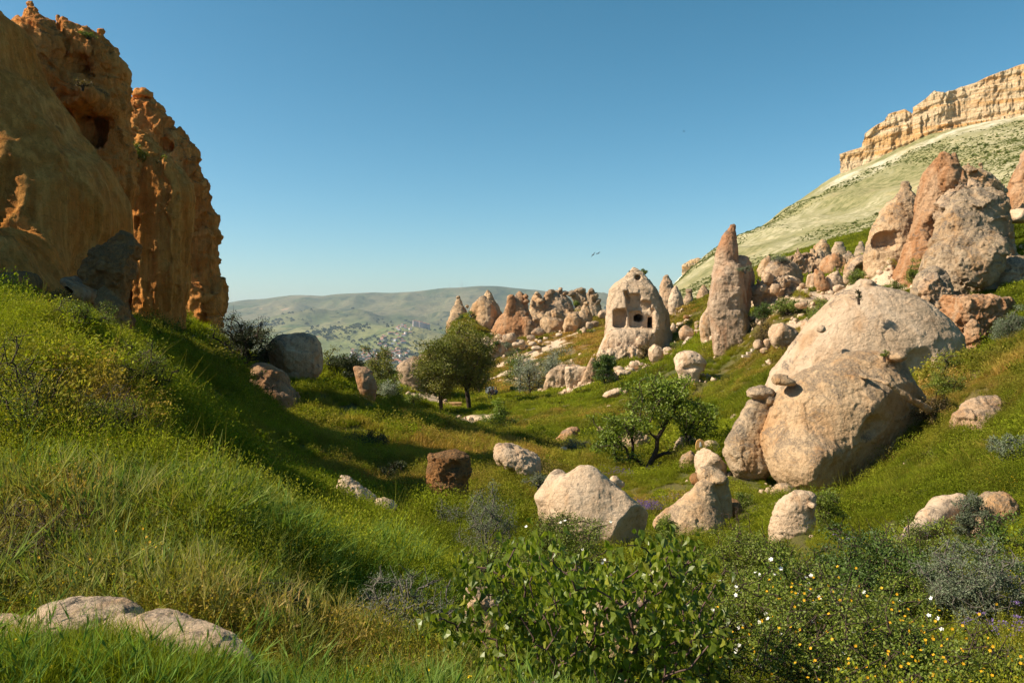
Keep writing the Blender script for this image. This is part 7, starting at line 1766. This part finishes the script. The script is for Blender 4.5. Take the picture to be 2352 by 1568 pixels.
# the town in the valley
WL = [plain_mat('white_wall', (0.72, 0.70, 0.66), .9, .1, .1), plain_mat('cream_wall', (0.62, 0.52, 0.42), .9, .1, .1), plain_mat('grey_wall', (0.45, 0.42, 0.40), .9, .1, .1)]
RF = [plain_mat('red_roof', (0.42, 0.16, 0.09), .8, .2, .1), plain_mat('brown_roof', (0.30, 0.17, 0.11), .8, .2, .1)]; WIN = plain_mat('dark_pane', (0.05, 0.06, 0.07), .3, .1, .1)
def house_mesh(w, dp, h, rh, wm, rf_, nx, nz):
    V_ = []; F_ = []; I_ = []
    def box(c, s_, mi):
        o = len(V_)
        for a in (-1, 1):
            for b in (-1, 1):
                for e in (-1, 1): V_.append((c[0] + a * s_[0], c[1] + b * s_[1], c[2] + e * s_[2]))
        for f in ((0, 1, 3, 2), (4, 6, 7, 5), (0, 4, 5, 1), (2, 3, 7, 6), (0, 2, 6, 4), (1, 5, 7, 3)): F_.append(tuple(o + i for i in f)); I_.append(mi)
    box((0, 0, h / 2), (w / 2, dp / 2, h / 2), 0)
    o = len(V_); e = .5
    V_.extend([(-w/2-e, -dp/2-e, h+.05), (w/2+e, -dp/2-e, h+.05), (w/2+e, dp/2+e, h+.05), (-w/2-e, dp/2+e, h+.05), (-w/2*.5, 0, h + rh), (w/2*.5, 0, h + rh)])
    for f in ((0, 1, 5, 4), (1, 2, 5), (2, 3, 4, 5), (3, 0, 4), (3, 2, 1, 0)): F_.append(tuple(o + i for i in f)); I_.append(1)
    for ix in range(nx):
        for iz in range(nz): box((-w / 2 + (ix + .5) * w / nx, -dp / 2 - .03, (iz + .55) * h / nz), (w / nx * .22, .06, h / nz * .25), 2)
    me = bpy.data.meshes.new('house'); me.from_pydata(V_, [], F_)
    for m in (wm, rf_, WIN): me.materials.append(m)
    me.polygons.foreach_set('material_index', I_); me.update(); return me
HM = [house_mesh(*a) for a in ((14, 10, 7, 3.5, WL[0], RF[0], 4, 2), (18, 11, 6.5, 3.5, WL[1], RF[0], 5, 2), (12, 12, 10, 3, WL[0], RF[1], 4, 3), (22, 12, 9, 3, WL[2], RF[0], 6, 3), (16, 12, 6, 1.0, WL[0], WL[2], 4, 2))]
g = np.random.default_rng(15); placed = []
kinds = ['small white house with a red roof in the distant valley town', 'wide cream house with a red roof in the distant valley town', 'tall white house with a brown roof in the distant valley town', 'broad grey house with a red roof in the distant valley town', 'flat roofed pale house in the distant valley town']
ROWS = [(870, 932, 805, 812, 4700, 5000, 40), (860, 940, 812, 826, 4250, 4700, 110), (885, 945, 828, 836, 4000, 4250, 34), (796, 850, 812, 830, 4250, 4700, 44), (905, 945, 793, 806, 4900, 5250, 22)]
hm_ = 0
for (u0, u1, va, vb, da, db, n) in ROWS:
    for k in range(n):
        u = g.uniform(u0, u1); d = g.uniform(da, db); x = (u - U0) / F * d
        if any(abs(x - a) < 22 and abs(d - b) < 22 for a, b in placed): continue
        placed.append((x, d)); mi = int(g.choice(5, p=[.3, .25, .15, .15, .15]))
        o = bpy.data.objects.new('house', HM[mi]); COL.objects.link(o); o.location = (x, d, far_z(x, d) - .8); o.rotation_euler[2] = g.normal(0, .35); s_ = g.uniform(.95, 1.45); o.scale = (s_, s_, s_)
        tag(o, kinds[mi], 'house', 'houses of the distant valley town: ' + kinds[mi].split(' house')[0])
AB = house_mesh(26, 18, 42, 3, plain_mat('pinkish_wall', (0.62, 0.48, 0.44), .9, .1, .1), RF[0], 5, 9)
for i, (u, d) in enumerate(((953, 5300), (960, 5350), (967, 5300), (975, 5380), (957, 5450), (983, 5400))):
    x = (u - U0) / F * d; o = bpy.data.objects.new('apartment_block', AB); COL.objects.link(o); o.location = (x, d, far_z(x, d) - 1); o.rotation_euler[2] = .3
    tag(o, 'tall pale apartment block on the rise above the distant town', 'apartment block', 'apartment blocks above the distant town')
# tree clumps in the far valley: a wood that reads as one mass
def clump(seed):
    gg = np.random.default_rng(seed); c = gg.normal(0, 1, (50, 3)); c /= np.linalg.norm(c, axis=1, keepdims=True); c[:, 2] = np.abs(c[:, 2]) * 1.1
    return leaflets(c * 3.2 * gg.uniform(.5, 1, (50, 1)) + [0, 0, 2], 2.6, seed, .8)
FW = grass_mat('far_wood', (0.035, 0.06, 0.02), (0.075, 0.10, 0.03), (0.1, 0.1, 0.05), .05)
cl_, nc_ = tuft_meshes('far_wood', [clump(i) for i in range(3)], FW)
X, Y = [], []
for k in range(9000):
    d = g.uniform(3000, 7200); u = g.uniform(480, 1500); x = (u - U0) / F * d; X.append(x); Y.append(d)
X, Y = np.array(X), np.array(Y); nn_ = fbm(np.stack([X / 420, Y / 900, 0 * X], 1), 4, 95); town = np.zeros(len(X), bool)
keep_ = (nn_ > .30 + .1 * g.normal(0, 1, len(X))) | (g.uniform(0, 1, len(X)) < .04) | ((Y > 4150) & (Y < 5000) & (np.abs(X / Y * F + U0 - 880) < 80) & (g.uniform(0, 1, len(X)) < .8)) | ((Y > 3700) & (Y < 4100) & (g.uniform(0, 1, len(X)) < .35))
X, Y = X[keep_], Y[keep_]; Z_ = np.array([far_z(a, b) for a, b in zip(X, Y)])
scatter('far_wood', 'dark green trees and hedges dotted over the distant valley', cl_, nc_, np.stack([X, Y, Z_], 1), np.stack([0 * X, 0 * X, g.uniform(0, 6, len(X))], 1), g.uniform(.8, 2.4, len(X)) * (1 + Y / 9000), 0 * X, g.uniform(0, 1, len(X)))
print('triangles', sum(len(m.polygons) * 2 for m in bpy.data.meshes))
